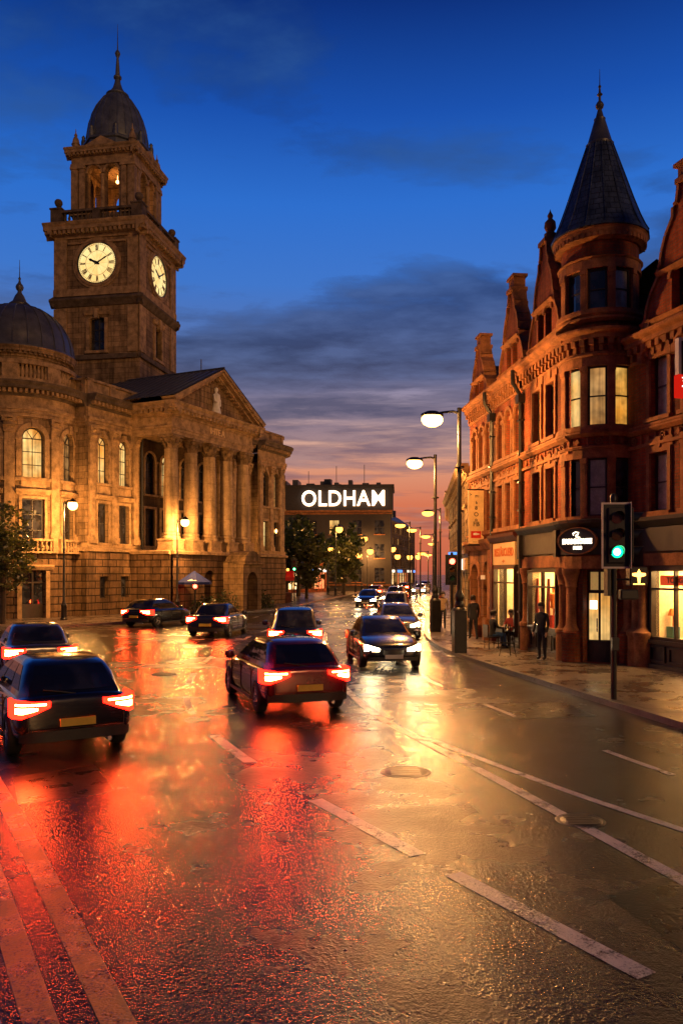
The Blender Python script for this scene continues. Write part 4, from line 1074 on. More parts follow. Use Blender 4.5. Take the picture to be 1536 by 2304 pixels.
def shop_interior(fr, root, a, b, c, d, dp=1.5, w=-.12, seed=1, red_drapes=False):
    """a display space behind the glass: walls and floor with added glow, lit ceiling strip and goods on stands"""
    rnd = random.Random(seed)
    mb = MB(); z = w - dp
    mb.quad(fr, (a, c, z), (b, c, z), (b, d, z), (a, d, z)); mb.quad(fr, (a, c, w), (a, c, z), (a, d, z), (a, d, w)); mb.quad(fr, (b, c, w), (b, c, z), (b, d, z), (b, d, w))
    mb.quad(fr, (a, c + .01, w), (b, c + .01, w), (b, c + .01, z), (a, c + .01, z)); mb.quad(fr, (a, d - .005, w), (b, d - .005, w), (b, d - .005, z), (a, d - .005, z))
    o = mb.build('display_window', M['shopwall'], root)
    mb = MB(); n = max(2, int((b - a) / .7))
    for k in range(n):
        u = a + (b - a) * (k + .5) / n
        mb.bx(fr, u - .24, u + .24, d - .07, d - .03, z + .25, w - .3)
    mb.build('shop_light', M['shoplight'], o)
    mb = MB()
    # stands with goods: torsos on poles, boxes, bottles, hanging pictures
    for k in range(int((b - a) / .34) + 1):
        u = a + .2 + (b - a - .4) * k / max(1, int((b - a) / .34)); ww = w - .35 - rnd.random() * (dp - .8); h = rnd.uniform(.25, .75); mb.m = rnd.randrange(6)
        mb.bx(fr, u - .14, u + .14, c + .01, c + h * .6, ww - .12, ww + .12); p = fr.p(u, c + h * .6, ww); mb.m = rnd.randrange(6)
        kind = rnd.randrange(4)
        if kind == 0: mb.lathe(p, [(.03, 0), (.03, .2), (.12, .25), (.1, .42), (.17, .62), (.15, .72), (.05, .78), (.06, .9), (.08, .98), (0, 1.04)], 10)
        elif kind == 1: mb.lathe(p, [(.09, 0), (.1, .05), (.1, .22), (.04, .3), (.035, .4), (0, .41)], 10)
        elif kind == 2: mb.bx(fr, u - .1, u + .1, c + h * .6, c + h * .6 + .26, ww - .08, ww + .08); mb.m = rnd.randrange(6); mb.lathe(fr.p(u, c + h * .6 + .26, ww), [(.07, 0), (.09, .1), (.05, .2), (0, .22)], 8)
        else: mb.lathe(p, [(.02, 0), (.02, .3), (.16, .32), (.09, .52), (0, .53)], 10)
    for q in range(3):   # stocked shelves against the back wall
        v = c + .55 + q * (d - c - .9) / 3; mb.m = 4; mb.bx(fr, a + .05, b - .05, v, v + .03, z + .02, z + .32)
        u = a + .12
        while u < b - .15:
            wd_ = rnd.uniform(.07, .16); hh = rnd.uniform(.14, .34); mb.m = rnd.randrange(6)
            if rnd.random() < .6: mb.bx(fr, u, u + wd_, v + .03, v + .03 + hh, z + .06, z + .26)
            else: mb.lathe(fr.p(u + wd_ / 2, v + .03, z + .16), [(wd_ * .5, 0), (wd_ * .5, hh * .55), (wd_ * .2, hh * .75), (wd_ * .18, hh), (0, hh)], 8)
            u += wd_ + rnd.uniform(.02, .1)
    for k in range(int((b - a) / .5)):
        u = a + .3 + .5 * k; v = rnd.uniform(c + .9, d - .35); mb.m = rnd.randrange(6); mb.bx(fr, u - .16, u + .16, v - .18, v + .18, z + .01, z + .05)
    if red_drapes:
        mb.m = 0
        for u in (a + .12, (a + b) / 2 + .1, b - .14): mb.prof(fr, u - .12, u + .12, [(w - .15, c + .1), (w - .12, c + .1), (w - .1, c + .8), (w - .14, d - .3), (w - .15, d - .3)])
    mb.build('window_goods', GOODS, o)
    return o
def shopfront(fr, root, a, b, c, d, mull=1, trans=None, mat=None, w=0., glass='clear', fd=.12):
    mat = mat or M['timber']; mb = MB()
    for u0, u1, v0, v1 in ((a - .09, a, c, d), (b, b + .09, c, d), (a - .09, b + .09, c - .09, c), (a - .09, b + .09, d, d + .09)): mb.bx(fr, u0, u1, v0, v1, w - fd, w + .04)
    for k in range(mull):
        u = a + (b - a) * (k + 1) / (mull + 1); mb.bx(fr, u - .03, u + .03, c, d, w - .1, w + .02)
    if trans: mb.bx(fr, a, b, trans - .03, trans + .03, w - .1, w + .021)
    o = mb.build('shop_window', mat, root)
    pb = MB(); pb.quad(fr, (a, c, w - .06), (b, c, w - .06), (b, d, w - .06), (a, d, w - .06)); pb.build('pane', M[glass], o)
    return o
def groundwall(fr, root, u0, u1, ops, mat, v1=4.2, w=0., depth=.3, name='shopfront_wall'):
    mb = MB(); mb.wall(fr, u0, u1, 0, v1, ops, depth, w); return mb.build(name, mat, root)
def stallriser(fr, root, a, b, c, mat):
    mb = MB(); n = max(1, int((b - a) / .7))
    for k in range(n):
        u0 = a + (b - a) * k / n + .07; u1 = a + (b - a) * (k + 1) / n - .07
        for x0, x1, y0, y1 in ((u0, u1, .3, .36), (u0, u1, c - .22, c - .16), (u0, u0 + .06, .36, c - .22), (u1 - .06, u1, .36, c - .22)): mb.bx(fr, x0, x1, y0, y1, -.01, .05)
    mb.bx(fr, a - .05, b + .05, .12, .24, -.01, .1); mb.bx(fr, a - .05, b + .05, c - .1, c - .0, -.01, .1)
    mb.build('stall_riser', mat, root)

# A: red-lit window under a dark fascia and a stone band
groundwall(FL, corner, .2, 3.86, [(.5, 3.1, .95, 2.92)], M['timber'])
shopfront(FL, corner, .59, 3.01, 1.04, 2.83, 1, 2.35, w=.12); shop_interior(FL, corner, .5, 3.1, .95, 2.92, 1.5, -.01, 3, True); stallriser(FL, corner, .4, 3.2, .95, M['timber'])
mb = MB(); mb.bx(FL, .2, 3.8, 2.98, 3.36, -.02, .12); mb.build('stone_band', M['redtrim'], corner)
mb = MB(); mb.bx(FL, .25, 3.7, 3.42, 4.12, .0, .16); mb.prof(FL, .1, 3.82, [(.0, 4.12), (.2, 4.13), (.36, 4.28), (.38, 4.36), (-.02, 4.42)]); mb.bx(FL, .12, .34, 3.3, 4.13, .0, .3); mb.bx(FL, 3.56, 3.78, 3.3, 4.13, .0, .3); mb.build('fascia', M['board'], corner)
for u in (.12, 3.45):
    mb = MB(); p = FL.p(u, 0, .04); mb.lathe(p, [(0, 0), (.24, .0), (.24, .95), (.27, .98), (.27, 1.08), (.2, 1.12), (.16, 1.25), (.15, 2.4), (.19, 2.46), (.17, 2.5), (.22, 2.75), (.25, 2.8), (.25, 2.98), (0, 2.99)], 14); mb.build('shop_column', M['redtrim'], corner)
# B: bright shop with cream sign
groundwall(FL, mid_b, 3.92, 7.32, [(4.25, 6.75, .62, 3.05)], M['timber'])
shopfront(FL, mid_b, 4.34, 6.66, .71, 2.96, 1, 2.45, w=.2); shop_interior(FL, mid_b, 4.25, 6.75, .62, 3.05, 1.7, .07, 8); stallriser(FL, mid_b, 4.2, 6.8, .62, M['timber'])
mb = MB(); mb.bx(FL, 4.25, 6.75, .5, .618, .0, .26); mb.build('window_ledge', M['timber'], mid_b)
mb = MB(); mb.bx(FL, 4.25, 6.75, 3.052, 3.11, .0, .22); mb.build('window_head', M['timber'], mid_b)
mb = MB(); mb.prof(FL, 3.98, 7.2, [(.0, 3.98), (.2, 4.0), (.36, 4.16), (.38, 4.28), (-.02, 4.34)]); mb.bx(FL, 3.98, 4.2, .12, 3.98, .0, .1); mb.bx(FL, 6.95, 7.2, .12, 3.98, .0, .24)
mb.build('shop_pilasters', M['timber_red'], mid_b)
mb = MB(); mb.bx(FL, 4.26, 6.92, 3.12, 3.95, .02, .2); sb = mb.build('sign_board', M['creamboard'], mid_b)
M['orange_paint'] = plain('orange_sign_paint', (.55, .13, .015), .6, var=.2)
lettering('RESTÄUCUERD', .42, FLx, -5.58, 3.58, .2, M['orange_paint'], sb, squeeze=.80, bold=.012); lettering('· + ·', .2, FLx, -5.58, 3.25, .2, M['orange_paint'], sb)
# C: stone arched ground floor, closed
groundwall(FL, far_b, 7.38, 11.0, [(8.0, 8.95, .12, 3.3, 1), (9.5, 10.6, .9, 3.2, 1)], M['redstone'], depth=.45)
mb = MB(); mb.bx(FL, 8.0, 8.95, .12, 2.3, -.42, -.36)
for u in (8.08, 8.52): mb.bx(FL, u, u + .34, .3, 1.1, -.37, -.33); mb.bx(FL, u, u + .34, 1.2, 2.15, -.37, -.33)
dd = mb.build('door', M['timber'], far_b)
mb = MB(); mb.quad(FL, (8.0, 2.3, -.4), (8.95, 2.3, -.4), (8.95, 3.3, -.4), (8.0, 3.3, -.4)); mb.build('pane', M['litdim'], dd)
window(FL, far_b, 9.5, 10.6, .9, 3.2, M['glass'], 1, .45, bars=(1, 1), surround=.2, sill=.16, smat=M['redtrim'])
mb = MB(); mb.prof(FL, 7.4, 11.0, [(.0, 3.75), (.14, 3.8), (.3, 4.05), (.32, 4.18), (-.02, 4.24)]); mb.bx(FL, 7.42, 7.9, .12, 1.0, .0, .35); mb.bx(FL, 9.0, 9.42, .12, 1.0, .0, .3); mb.bx(FL, 7.46, 7.86, 1.0, 3.75, .0, .16)
mb.build('stone_cornice', M['redtrim'], far_b)
mb = MB(); mb.bx(FL, 7.95, 8.5, 2.55, 2.72, .2, .24); mb.build('name_plate', M['white'], far_b)
# turret ground floor: the pub entrance
dA = (tu(face - 26), tu(face + 26))
mb = MB()
mb.wall(CT, U0, U1, 0, 4.2, [(dA[0], dA[1], .14, 2.92)], .5, -.05)
mb.build('turret_base', M['brick'], corner)
mb = MB()
mb.bx(CT, U0, U1, 2.94, 3.32, -.06, .1); mb.build('stone_band', M['redtrim'], corner)
mb = MB(); mb.bx(CT, U0, U1, 3.36, 4.14, -.06, .12); mb.prof(CT, U0, U1, [(.0, 4.14), (.16, 4.15), (.32, 4.3), (.34, 4.38), (-.02, 4.44)]); mb.build('fascia', M['board'], corner)
for d0 in (face - 44, face + 44):
    p = CT.p(tu(d0), 0, .02); mb = MB()
    mb.lathe(p, [(0, 0), (.29, 0), (.29, .85), (.33, .9), (.33, 1.02), (.25, 1.08)], 8, False); mb.m = 1
    mb.lathe(p, [(.25, 1.08), (.22, 1.14), (.16, 1.26), (.15, 2.35), (.19, 2.4), (.17, 2.48), (.24, 2.74), (.28, 2.8), (.28, 2.94)], 14); mb.build('entrance_column', [M['brick'], M['redtrim']], corner)
a, b = dA; um = (a + b) / 2
mb = MB()
for u0, u1, v0, v1 in ((a, a + .07, .14, 2.92), (b - .07, b, .14, 2.92), (um - .05, um + .05, .14, 2.92), (a, b, 2.2, 2.3), (a, b, 2.84, 2.92), (a, b, .14, .78)): mb.bx(CT, u0, u1, v0, v1, -.42, -.34)
dd = mb.build('pub_door', M['timber'], corner)
mb = MB(); mb.bx(CT, a + .07, um - .05, .8, 2.2, -.4, -.385); mb.bx(CT, um + .05, b - .07, .8, 2.2, -.4, -.385); mb.build('pane', M['lit2'], dd)
mb = MB(); mb.bx(CT, um - .12, um - .07, 1.05, 1.45, -.34, -.28); mb.build('handle', M['chrome'], dd)
mb = MB(); mb.bx(CT, a + .1, um - .1, 1.72, 1.98, -.384, -.378); mb.build('door_notice', M['glow_white'], dd)
# FR: the lit shop on the right edge
groundwall(FRr, corner, -.5, 7, [(.45, 3.4, .92, 2.95), (4.0, 6.6, .92, 2.95)], M['timber'])
for (x0, x1, sd) in ((.45, 3.4, 21), (4.0, 6.6, 22)):
    shopfront(FRr, corner, x0 + .09, x1 - .09, 1.01, 2.86, 2, 2.36); shop_interior(FRr, corner, x0, x1, .92, 2.95, 1.6, -.13, sd); stallriser(FRr, corner, x0 - .05, x1 + .05, .92, M['timber'])
mb = MB(); mb.bx(FRr, .3, 7, 3.02, 3.36, -.02, .12); mb.build('stone_band', M['redtrim'], corner)
mb = MB(); mb.bx(FRr, .3, 7, 3.42, 4.1, .0, .16); mb.prof(FRr, .2, 7, [(.0, 4.1), (.2, 4.12), (.36, 4.28), (.38, 4.38), (-.02, 4.42)]); mb.build('fascia', M['board'], corner)
for u in (-.0, .3 - .02):
    mb = MB(); p = FRr.p(u - .05, 0, .08); mb.lathe(p, [(0, 0), (.26, 0), (.26, .95), (.3, 1.0), (.3, 1.1), (.2, 1.16), (.15, 1.25), (.14, 2.5), (.2, 2.6), (.24, 2.85), (.24, 3.0)], 12); mb.build('shop_column', M['redtrim'], corner)
M['redglow'] = emis('red_lit_panel', (1., .09, .02), .75)
mb = MB(); mb.bx(FRr, .75, 2.1, 2.46, 2.74, -.12, -.09); sg = mb.build('window_sign', M['redglow'], corner)
lettering('TOGGY', .22, FRr, 1.43, 2.6, -.085, M['creamboard'], sg, bold=.008)

# ---------------- signs that hang on the buildings
pub = thing('pub_sign', 'dark oval pub sign with glowing white lettering on the turret above the entrance', 'sign', CT.p(tu(face - 26), 3.4, .3))
fp = R(face - 26); pn = (math.cos(fp), math.sin(fp)); pt = (-pn[1], pn[0])
FP = Fr((TCc[0] + (TR + .2) * pn[0], TCc[1] + (TR + .2) * pn[1]), pt, pn)
mb = MB(); P = [(.62 * math.cos(2 * math.pi * k / 36), 3.76 + .4 * math.sin(2 * math.pi * k / 36)) for k in range(36)]
mb.poly(FP, P, .0, .1); mb.build('sign_board', M['board'], pub)
mb = MB()
for k in range(36):
    t0, t1 = 2 * math.pi * k / 36, 2 * math.pi * (k + 1) / 36; mb.poly(FP, [(rr * .62 * math.cos(t), 3.76 + rr * .4 * math.sin(t)) for t, rr in ((t0, .95), (t0, 1.02), (t1, 1.02), (t1, .95))], .02, .13)
mb.build('sign_rim', M['redtrim'], pub)
lettering('FARMHOUSE', .19, FP, 0, 3.74, .1, M['sign_white'], pub, bold=.012, squeeze=.86); lettering('PUBS', .12, FP, .02, 3.55, .1, M['sign_white'], pub, bold=.008); 
mb = MB(); mb.tube([FP.p(-.1 + .0, 3.93, .12), FP.p(-.12, 3.98, .12), FP.p(-.04, 4.02, .12), FP.p(.06, 4.0, .12), FP.p(.04, 3.94, .12), FP.p(-.03, 3.92, .12), FP.p(-.02, 3.87, .12), FP.p(.1, 3.86, .12)], .017, 6); mb.build('sign_emblem', M['sign_white'], pub)

ban = thing('banner_sign', 'tall cream vertical banner with dark characters and a red panel, on the farthest gabled building', 'sign', FL.p(8.62, 4.05, 0))
FBn = Fr(FL.p(8.62, 0, .0)[:2], (-nL[0], -nL[1]), (-tL[0], -tL[1]))   # faces the camera; u runs back to the wall
mb = MB(); mb.bx(FBn, -.72, -.08, 4.02, 6.22, -.03, .03); mb.build('banner_panel', M['creamboard'], ban)
mb = MB(); mb.tube([FBn.p(-.78, 6.27, 0), FBn.p(.05, 6.27, 0)], .03, 8); mb.tube([FBn.p(-.78, 3.97, 0), FBn.p(.05, 3.97, 0)], .03, 8); mb.build('bracket', M['iron'], ban)
tb = MB()
for ch, v, s, u in (('>', 6.05, .17, -.63), ("l'F1", 5.98, .13, -.36), ('k', 5.72, .17, -.38), ('8', 5.5, .22, -.4), ('O', 5.23, .24, -.4), ('o', 5.02, .2, -.4), ('FB', 4.83, .27, -.4), ('~~~', 4.1, .1, -.46)):
    t_ = text_mb(ch, s, FBn, u, v, .03, .004, .004); tb.v += t_.v if False else []; 
    base = len(tb.v); tb.v += t_.v; tb.f += [tuple(i + base for i in f) for f in t_.f]; tb.uv += t_.uv; tb.mi += t_.mi; tb.sm += t_.sm
tb.build('banner_lettering', M['frame'], ban)
M['redpaint'] = plain('red_sign_paint', (.55, .01, .008), .5, var=.15)
mb = MB(); mb.bx(FBn, -.62, -.2, 4.26, 4.54, .028, .036); mb.m = 1; mb.poly(FBn, [(-.52, 4.38), (-.52, 4.46), (-.42, 4.48), (-.24, 4.42), (-.4, 4.38)], .036, .042); mb.build('banner_panel', [M['redpaint'], M['white']], ban)

hs = thing('hanging_sign', 'red and white box sign projecting from the brick wall at the right edge', 'sign', FRr.p(2.8, 7.3, 0))
FH = Fr(FRr.p(2.8, 0, 0)[:2], (-nR[0], -nR[1]), tR, -.25)
mb = MB(); mb.bx(FH, -1.0, -.12, 8.1, 8.95, -.05, .05); mb.build('upper_panel', M['board'], hs)
mb = MB()
for x0, x1, y0, y1 in ((-1.04, -.96, 8.08, 9.0), (-.16, -.08, 8.08, 9.0), (-1.0, -.1, 8.93, 9.01)): mb.bx(FH, x0, x1, y0, y1, -.07, .07)
mb.build('sign_frame', M['white'], hs)
M['redbox'] = emis('lit_red_box', (1., .02, .008), .6)
mb = MB(); mb.bx(FH, -1.06, -.08, 7.5, 8.07, -.08, .08); mb.build('sign_box', M['redbox'], hs)
mb = MB()
for x0, y0, x1, y1 in ((-.95, 7.98, -.55, 8.0), (-.92, 7.9, -.7, 7.93), (-.84, 7.72, -.8, 7.9), (-.95, 7.76, -.66, 7.79), (-.5, 7.7, -.46, 7.98), (-.58, 7.84, -.34, 7.87), (-.82, 7.6, -.76, 7.73)): mb.bx(FH, x0, x1, y0, y1, .081, .09)
mb.build('sign_characters', M['glow_white'], hs)
mb = MB(); mb.tube([FH.p(-.1, 8.8, 0), FH.p(.0, 8.8, 0)], .03, 6); mb.tube([FH.p(-.1, 7.7, 0), FH.p(.0, 7.7, 0)], .03, 6); mb.build('bracket', M['iron'], hs)
# ------------------------------------------------------------------ GROUND
mb = MB(); mb.add([(-900, -60, 0), (900, -60, 0), (900, 1500, 0), (-900, 1500, 0)]); mb.build('road', M['asphalt'], kind='structure')
def catmull(P, n=8):
    P = [Vector((x, y, 0)) for x, y in P]; out = []
    for i in range(len(P) - 1):
        p0, p1, p2, p3 = P[max(i - 1, 0)], P[i], P[i + 1], P[min(i + 2, len(P) - 1)]
        for k in range(n):
            t = k / n
            out.append(.5 * ((2 * p1) + (p2 - p0) * t + (2 * p0 - 5 * p1 + 4 * p2 - p3) * t * t + (3 * p1 - p0 - 3 * p2 + p3) * t ** 3))
    return out + [P[-1]]
def pavement(name, kerb, back, side):
    """raised paving: kerb polyline (x, y), back polyline closing it, kerb stones 0.125 m high"""
    K = catmull(kerb, 6)
    mb = MB(); kb = MB(); H = .125; kw = .14
    n = len(K)
    nr = []
    for i in range(n):
        d = (K[min(i + 1, n - 1)] - K[max(i - 1, 0)]).normalized(); nr.append(Vector((-d.y, d.x, 0)) * side)
    I = [K[i] + nr[i] * kw for i in range(n)]
    for i in range(n - 1):
        a, b, c, d = K[i], K[i + 1], I[i + 1], I[i]
        kb.add([(a.x, a.y, 0), (b.x, b.y, 0), (b.x, b.y, H), (a.x, a.y, H)]); kb.add([(a.x, a.y, H), (b.x, b.y, H), (c.x, c.y, H), (d.x, d.y, H)])
    pts = [(p.x, p.y) for p in I] + list(back)
    tri = tessellate_polygon([[Vector((x, y, 0)) for x, y in pts]])
    for t in tri: mb.add([(pts[i][0], pts[i][1], H - .004) for i in t])
    mb.build(name, M['pave'], kind='structure'); kb.build('kerb', M['kerb'], kind='structure')
RK = [(10.5, -10), (8.6, 2), (7.1, 9.5), (6.1, 14.3), (5.0, 20), (3.9, 26.4), (3.55, 31), (3.85, 37), (5.1, 48), (6.6, 64), (7.2, 75), (8.0, 84), (9.0, 92), (12.2, 110), (16.2, 135), (24.5, 190), (40, 300)]
pavement('pavement_right', RK, [(120, 300), (60, -10)], -1)
LK = [(-60, 33.5), (-24, 36.5), (-16.5, 39.5), (-12.2, 44), (-8.3, 52), (-4.4, 62), (-2.9, 75), (-.4, 92), (3.9, 120), (10.5, 150), (19.3, 190), (34, 300)]
pavement('pavement_left', LK, [(-120, 300), (-120, 33.5)], 1)
NK = [(2.2, -3), (-.05, 1.2), (-2.12, 4.9), (-4.5, 9.1), (-6.9, 13.2), (-10.5, 19.5), (-14.5, 25), (-20, 29), (-60, 30.5)]
pavement('pavement_near', NK, [(-60, -30), (2.2, -30)], 1)

def strip(pts, wd, name='road_marking', mat='mark', z=.004, sub=5, closed=False):
    P = catmull(pts, sub) if len(pts) > 2 else [Vector((*p, 0)) for p in pts]
    mb = MB(); n = len(P); L = []
    for i in range(n):
        d = (P[min(i + 1, n - 1)] - P[max(i - 1, 0)]).normalized(); q = Vector((-d.y, d.x, 0)) * wd / 2; L.append((P[i] + q, P[i] - q))
    for (a, b), (c, d) in zip(L, L[1:]): mb.add([(b.x, b.y, z), (d.x, d.y, z), (c.x, c.y, z), (a.x, a.y, z)])
    return mb.build(name, M[mat], kind='structure')
def along(P, s0, s1):
    out = []; s = 0
    for a, b in zip(P, P[1:]):
        l = (b - a).length
        for f in (0, .5):
            t = s + l * f
            if s0 <= t <= s1: q = a.lerp(b, f); out.append((q.x, q.y))
        s += l
    return out
# double yellow lines by the near kerb
def offs(P, o):
    out = []
    for i in range(len(P)):
        d = (P[min(i + 1, len(P) - 1)] - P[max(i - 1, 0)]).normalized(); out.append((P[i].x + d.y * o, P[i].y - d.x * o))
    return out
NKs = catmull(NK, 6)
for o in (.24, .66): strip([p for p in offs(NKs, o) if p[1] < 30 and p[0] > -30], .2, mat='ymark', sub=1)
# solid line between the two directions, with a second line splitting off
SL = [(7.0, -6), (4.2, 3.2), (3.1, 7.26), (1.9, 11.5), (.62, 16.0), (-.2, 22), (-.62, 29), (-.75, 37)]
strip(SL, .17)
strip([(3.75, 8.6), (2.9, 10.2), (2.0, 12.2), (1.42, 13.5)], .13)
# broken lane line
LL = catmull([(5.5, 0), (2.9, 4.2), (.25, 8.8), (-1.5, 12.1), (-3.0, 16), (-3.85, 20), (-4.3, 25), (-4.3, 31), (-3.6, 40), (-2.2, 52), (-.2, 68), (3.8, 95), (12, 140)], 14)
s = 0.9
while s < 120:
    q = along(LL, s, s + 2.3)
    if len(q) > 1: strip(q, .19 if s < 14 else .15, sub=1)
    s += 2.75 if s < 7 else 4.4
# left lane broken line round the bend, and give-way ticks
L2 = catmull([(-3.9, 14.5), (-6.1, 19.5), (-7.7, 25), (-8.2, 31), (-7.6, 38), (-6.2, 47), (-3.6, 60)], 14)
s = 0.5
while s < 42:
    q = along(L2, s, s + 1.5)
    if len(q) > 1: strip(q, .14, sub=1)
    s += 3.6
# oncoming lanes
L3 = catmull([(6.2, 6.5), (4.9, 10), (3.4, 15.5), (2.1, 22), (1.5, 30), (1.5, 38), (2.6, 50), (5.5, 75), (10, 115)], 14)
s = 0.3
while s < 60:
    q = along(L3, s, s + 1.8)
    if len(q) > 1: strip(q, .12, sub=1)
    s += 4.5
for x in (-6.3, -5.4, -4.5): strip([(x, 33.6 + (x + 6.3) * .1), (x + .5, 33.65 + (x + 6.3) * .1)], .3)
# manhole covers and a gully
for i, (x, y, r) in enumerate(((.9, 11.2, .34), (-4.9, 22, .33), (2.7, 9.0, .26))):
    mb = MB(); mb.lathe((x, y, 0), [(0, .006), (r * .86, .006), (r * .88, .003), (r * .92, .003), (r * .94, .007), (r, .006), (r + .02, .001)], 24)
    for k in range(5): mb.bx(XYZ(), x - r * .6, x + r * .6, y - r * .6 + k * r * .3, y - r * .6 + k * r * .3 + .05, .0065, .0095)
    tag(mb.build('manhole_cover', M['iron']), ['round iron manhole cover beyond the red car, in the middle of the road', 'round iron manhole cover far along the left hand lane', 'small round iron manhole cover beside the long white line'][i] if i else 'round iron manhole cover in the wet road in front of the red car', 'manhole cover', 'manhole covers in the road')

# ------------------------------------------------------------------ STREET LAMPS
def point(name, loc, power, col=(1., .43, .11), r=.14, parent=None):
    l = bpy.data.lights.new(name, 'POINT'); l.energy = power; l.color = col; l.shadow_soft_size = r
    o = bpy.data.objects.new(name, l); C.objects.link(o); o.location = loc
    if parent is not None: o.parent = parent
    return o
def tall_lamp(label, loc, h, arm, rz, power, cab=True, big=.17, glow='lamp', group='tall street lamps on the right hand pavement'):
    """modern column: cabinet base, tapered pole with a collar, curved arm and a lit head. Arm points to local -x."""
    t = thing('street_lamp', label, 'street lamp', loc, rz, group)
    mb = MB()
    mb.tube([(0, 0, 0), (0, 0, 1.6), (0, 0, 1.62), (0, 0, h - .3), (0, 0, h + .18)], [.11, .11, .085, .07, .075], 12); pole = mb.build('pole', M['iron'], t, world=False)
    mb = MB(); mb.lathe((0, 0, h * .77), [(.07, 0), (.16, .0), (.17, .03), (.16, .06), (.07, .06)], 12); mb.build('collar', M['iron'], pole, world=False)
    if cab:
        mb = MB(); mb.bx(XYZ(), -.21, .21, -.2, .2, 0, 1.42); mb.build('base_cabinet', M['iron'], t, world=False, bevel=.015)
        mb = MB(); mb.lathe((0, 0, 1.42), [(.26, 0), (.24, .05), (.16, .12), (.18, .2), (.13, .32), (.17, .42), (.17, .52), (.1, .62), (.085, .7)], 12); mb.build('base_collar', M['iron'], t, world=False)
    mb = MB(); mb.tube([(0, 0, h), (-.3 * arm, 0, h + .05), (-.7 * arm, 0, h + .02), (-arm, 0, h - .02)], [.05, .045, .04, .04], 8); mb.build('arm', M['iron'], t, world=False)
    mb = MB(); mb.lathe((-arm - .22, 0, h - .1), [(0, .16), (.12, .14), (.24, .06), (.27, .0), (.25, -.02)], 14, sx=1.5); hd = mb.build('lamp_head', M['iron'], t, world=False)
    mb = MB(); mb.lathe((-arm - .22, 0, h - .12), [(.2, .02), (big * .95, -.06), (big, -.16), (big * .8, -.28), (big * .4, -.36), (0, -.38)], 14, sx=1.4); mb.build('lamp_glass', M[glow], hd, world=False)
    if power: point('lamp_light', (-arm - .22, 0, h - .66), power, parent=t)
    return t
tall_lamp('tallest black street lamp, nearest on the right hand pavement, its head glowing over the road', (3.98, 26.9, .12), 8.1, .72, R(8), 2600, big=.27)
tall_lamp('second tall black street lamp on the right, standing just behind the nearest one', (4.3, 36.5, .12), 7.95, .75, R(8), 2600, big=.27)

def lantern(label, loc, h, power, glow='lamp', big=.16, group='lantern posts along the town hall pavement', side=.42, rz=0.):
    """slim traditional post with a short bracket and a round lit lantern"""
    t = thing('street_lamp', label, 'street lamp', loc, rz, group)
    mb = MB(); mb.lathe((0, 0, 0), [(0, 0), (.2, 0), (.2, .1), (.16, .14), (.15, .8), (.18, .84), (.12, .95), (.09, 1.05), (.075, 1.1), (.06, h * .6), (.085, h * .6 + .03), (.055, h * .6 + .08), (.045, h)], 12); mb.build('pole', M['iron'], t, world=False)
    mb = MB(); mb.tube([(0, 0, h - .25), (side * .4, 0, h + .1), (side, 0, h + .12), (side, 0, h + .02)], .028, 6); mb.build('arm', M['iron'], t, world=False)
    mb = MB(); mb.ball((side, 0, h - .17), big, 12); g = mb.build('lamp_glass', M[glow], t, world=False)
    mb = MB(); mb.lathe((side, 0, h - .17), [(big * .9, big * .55), (big * .6, big * 1.0), (.05, big * 1.3), (0, big * 1.5)], 12); mb.build('lamp_cap', M['iron'], t, world=False)
    if power: point('lamp_light', (side, -.05, h - .17 - big - .12), power, parent=t)
    return t
lantern('lit lantern post in front of the round corner of the town hall', (-15.9, 45.6, .12), 6.75, 2700, rz=R(0), side=.5, big=.29)
lantern('lit lantern post in front of the second portico column', (-10.6, 51.4, .12), 6.15, 2500, rz=R(0), side=.5, big=.29)
lantern('lit lantern post at the far bowed end of the town hall', (-6.2, 71.0, .12), 6.6, 2200, side=.42, big=.34)
far_l = [(889, 150, 6.0, 'tiny far street lamp at the left kerb, just past the office corner'), (917, 166, 6.2, 'tiny far street lamp at the left kerb, halfway along the office front'), (936, 181, 6.6, 'tiny far street lamp at the left kerb, near the far end of the office'), (755, 95, 8.1, 'far street lamp rising in front of the dark trees, right of the tallest tree'), (813, 117, 7.9, 'far street lamp left of the pale office building'), (738, 100, 5.8, 'low far street lamp glowing among the trees'), (826, 118, 6.1, 'far street lamp at the foot of the office building'), (878, 143, 7.2, 'distant small street lamp below the two lit office windows'), (800, 113, 5.5, 'very distant street lamp near the end of the left hand pavement')]
for px, d, h, lab in far_l:
    lantern(lab, ((px - 768) / 1790 * d, d, .12), h, 1200 if d < 145 else 0, 'lampfar', .2 + d * .0024, 'far street lamps down the road')
far_r = [(962, 64, 7.75, 'third street lamp on the right, its head level with the office roof'), (900, 83, 7.9, 'far street lamp right of the two lit office windows'), (926, 92, 7.9, 'far street lamp high in front of the office building end'), (957, 108, 7.9, 'far street lamp beside the second lamp pole'), (972, 135, 7.9, 'tiny far street lamp right of the second lamp pole'), (948, 120, 5.9, 'low far street lamp over the end of the road'), (962, 160, 6.6, 'most distant street lamp at the end of the road')]
for px, d, h, lab in far_r:
    tall_lamp(lab, ((px - 768) / 1790 * d + 1.0, d, .12), h, .8, R(8), 2200 if d < 125 else 0, False, .2 + d * .0024, 'lampfar', 'far street lamps down the road')

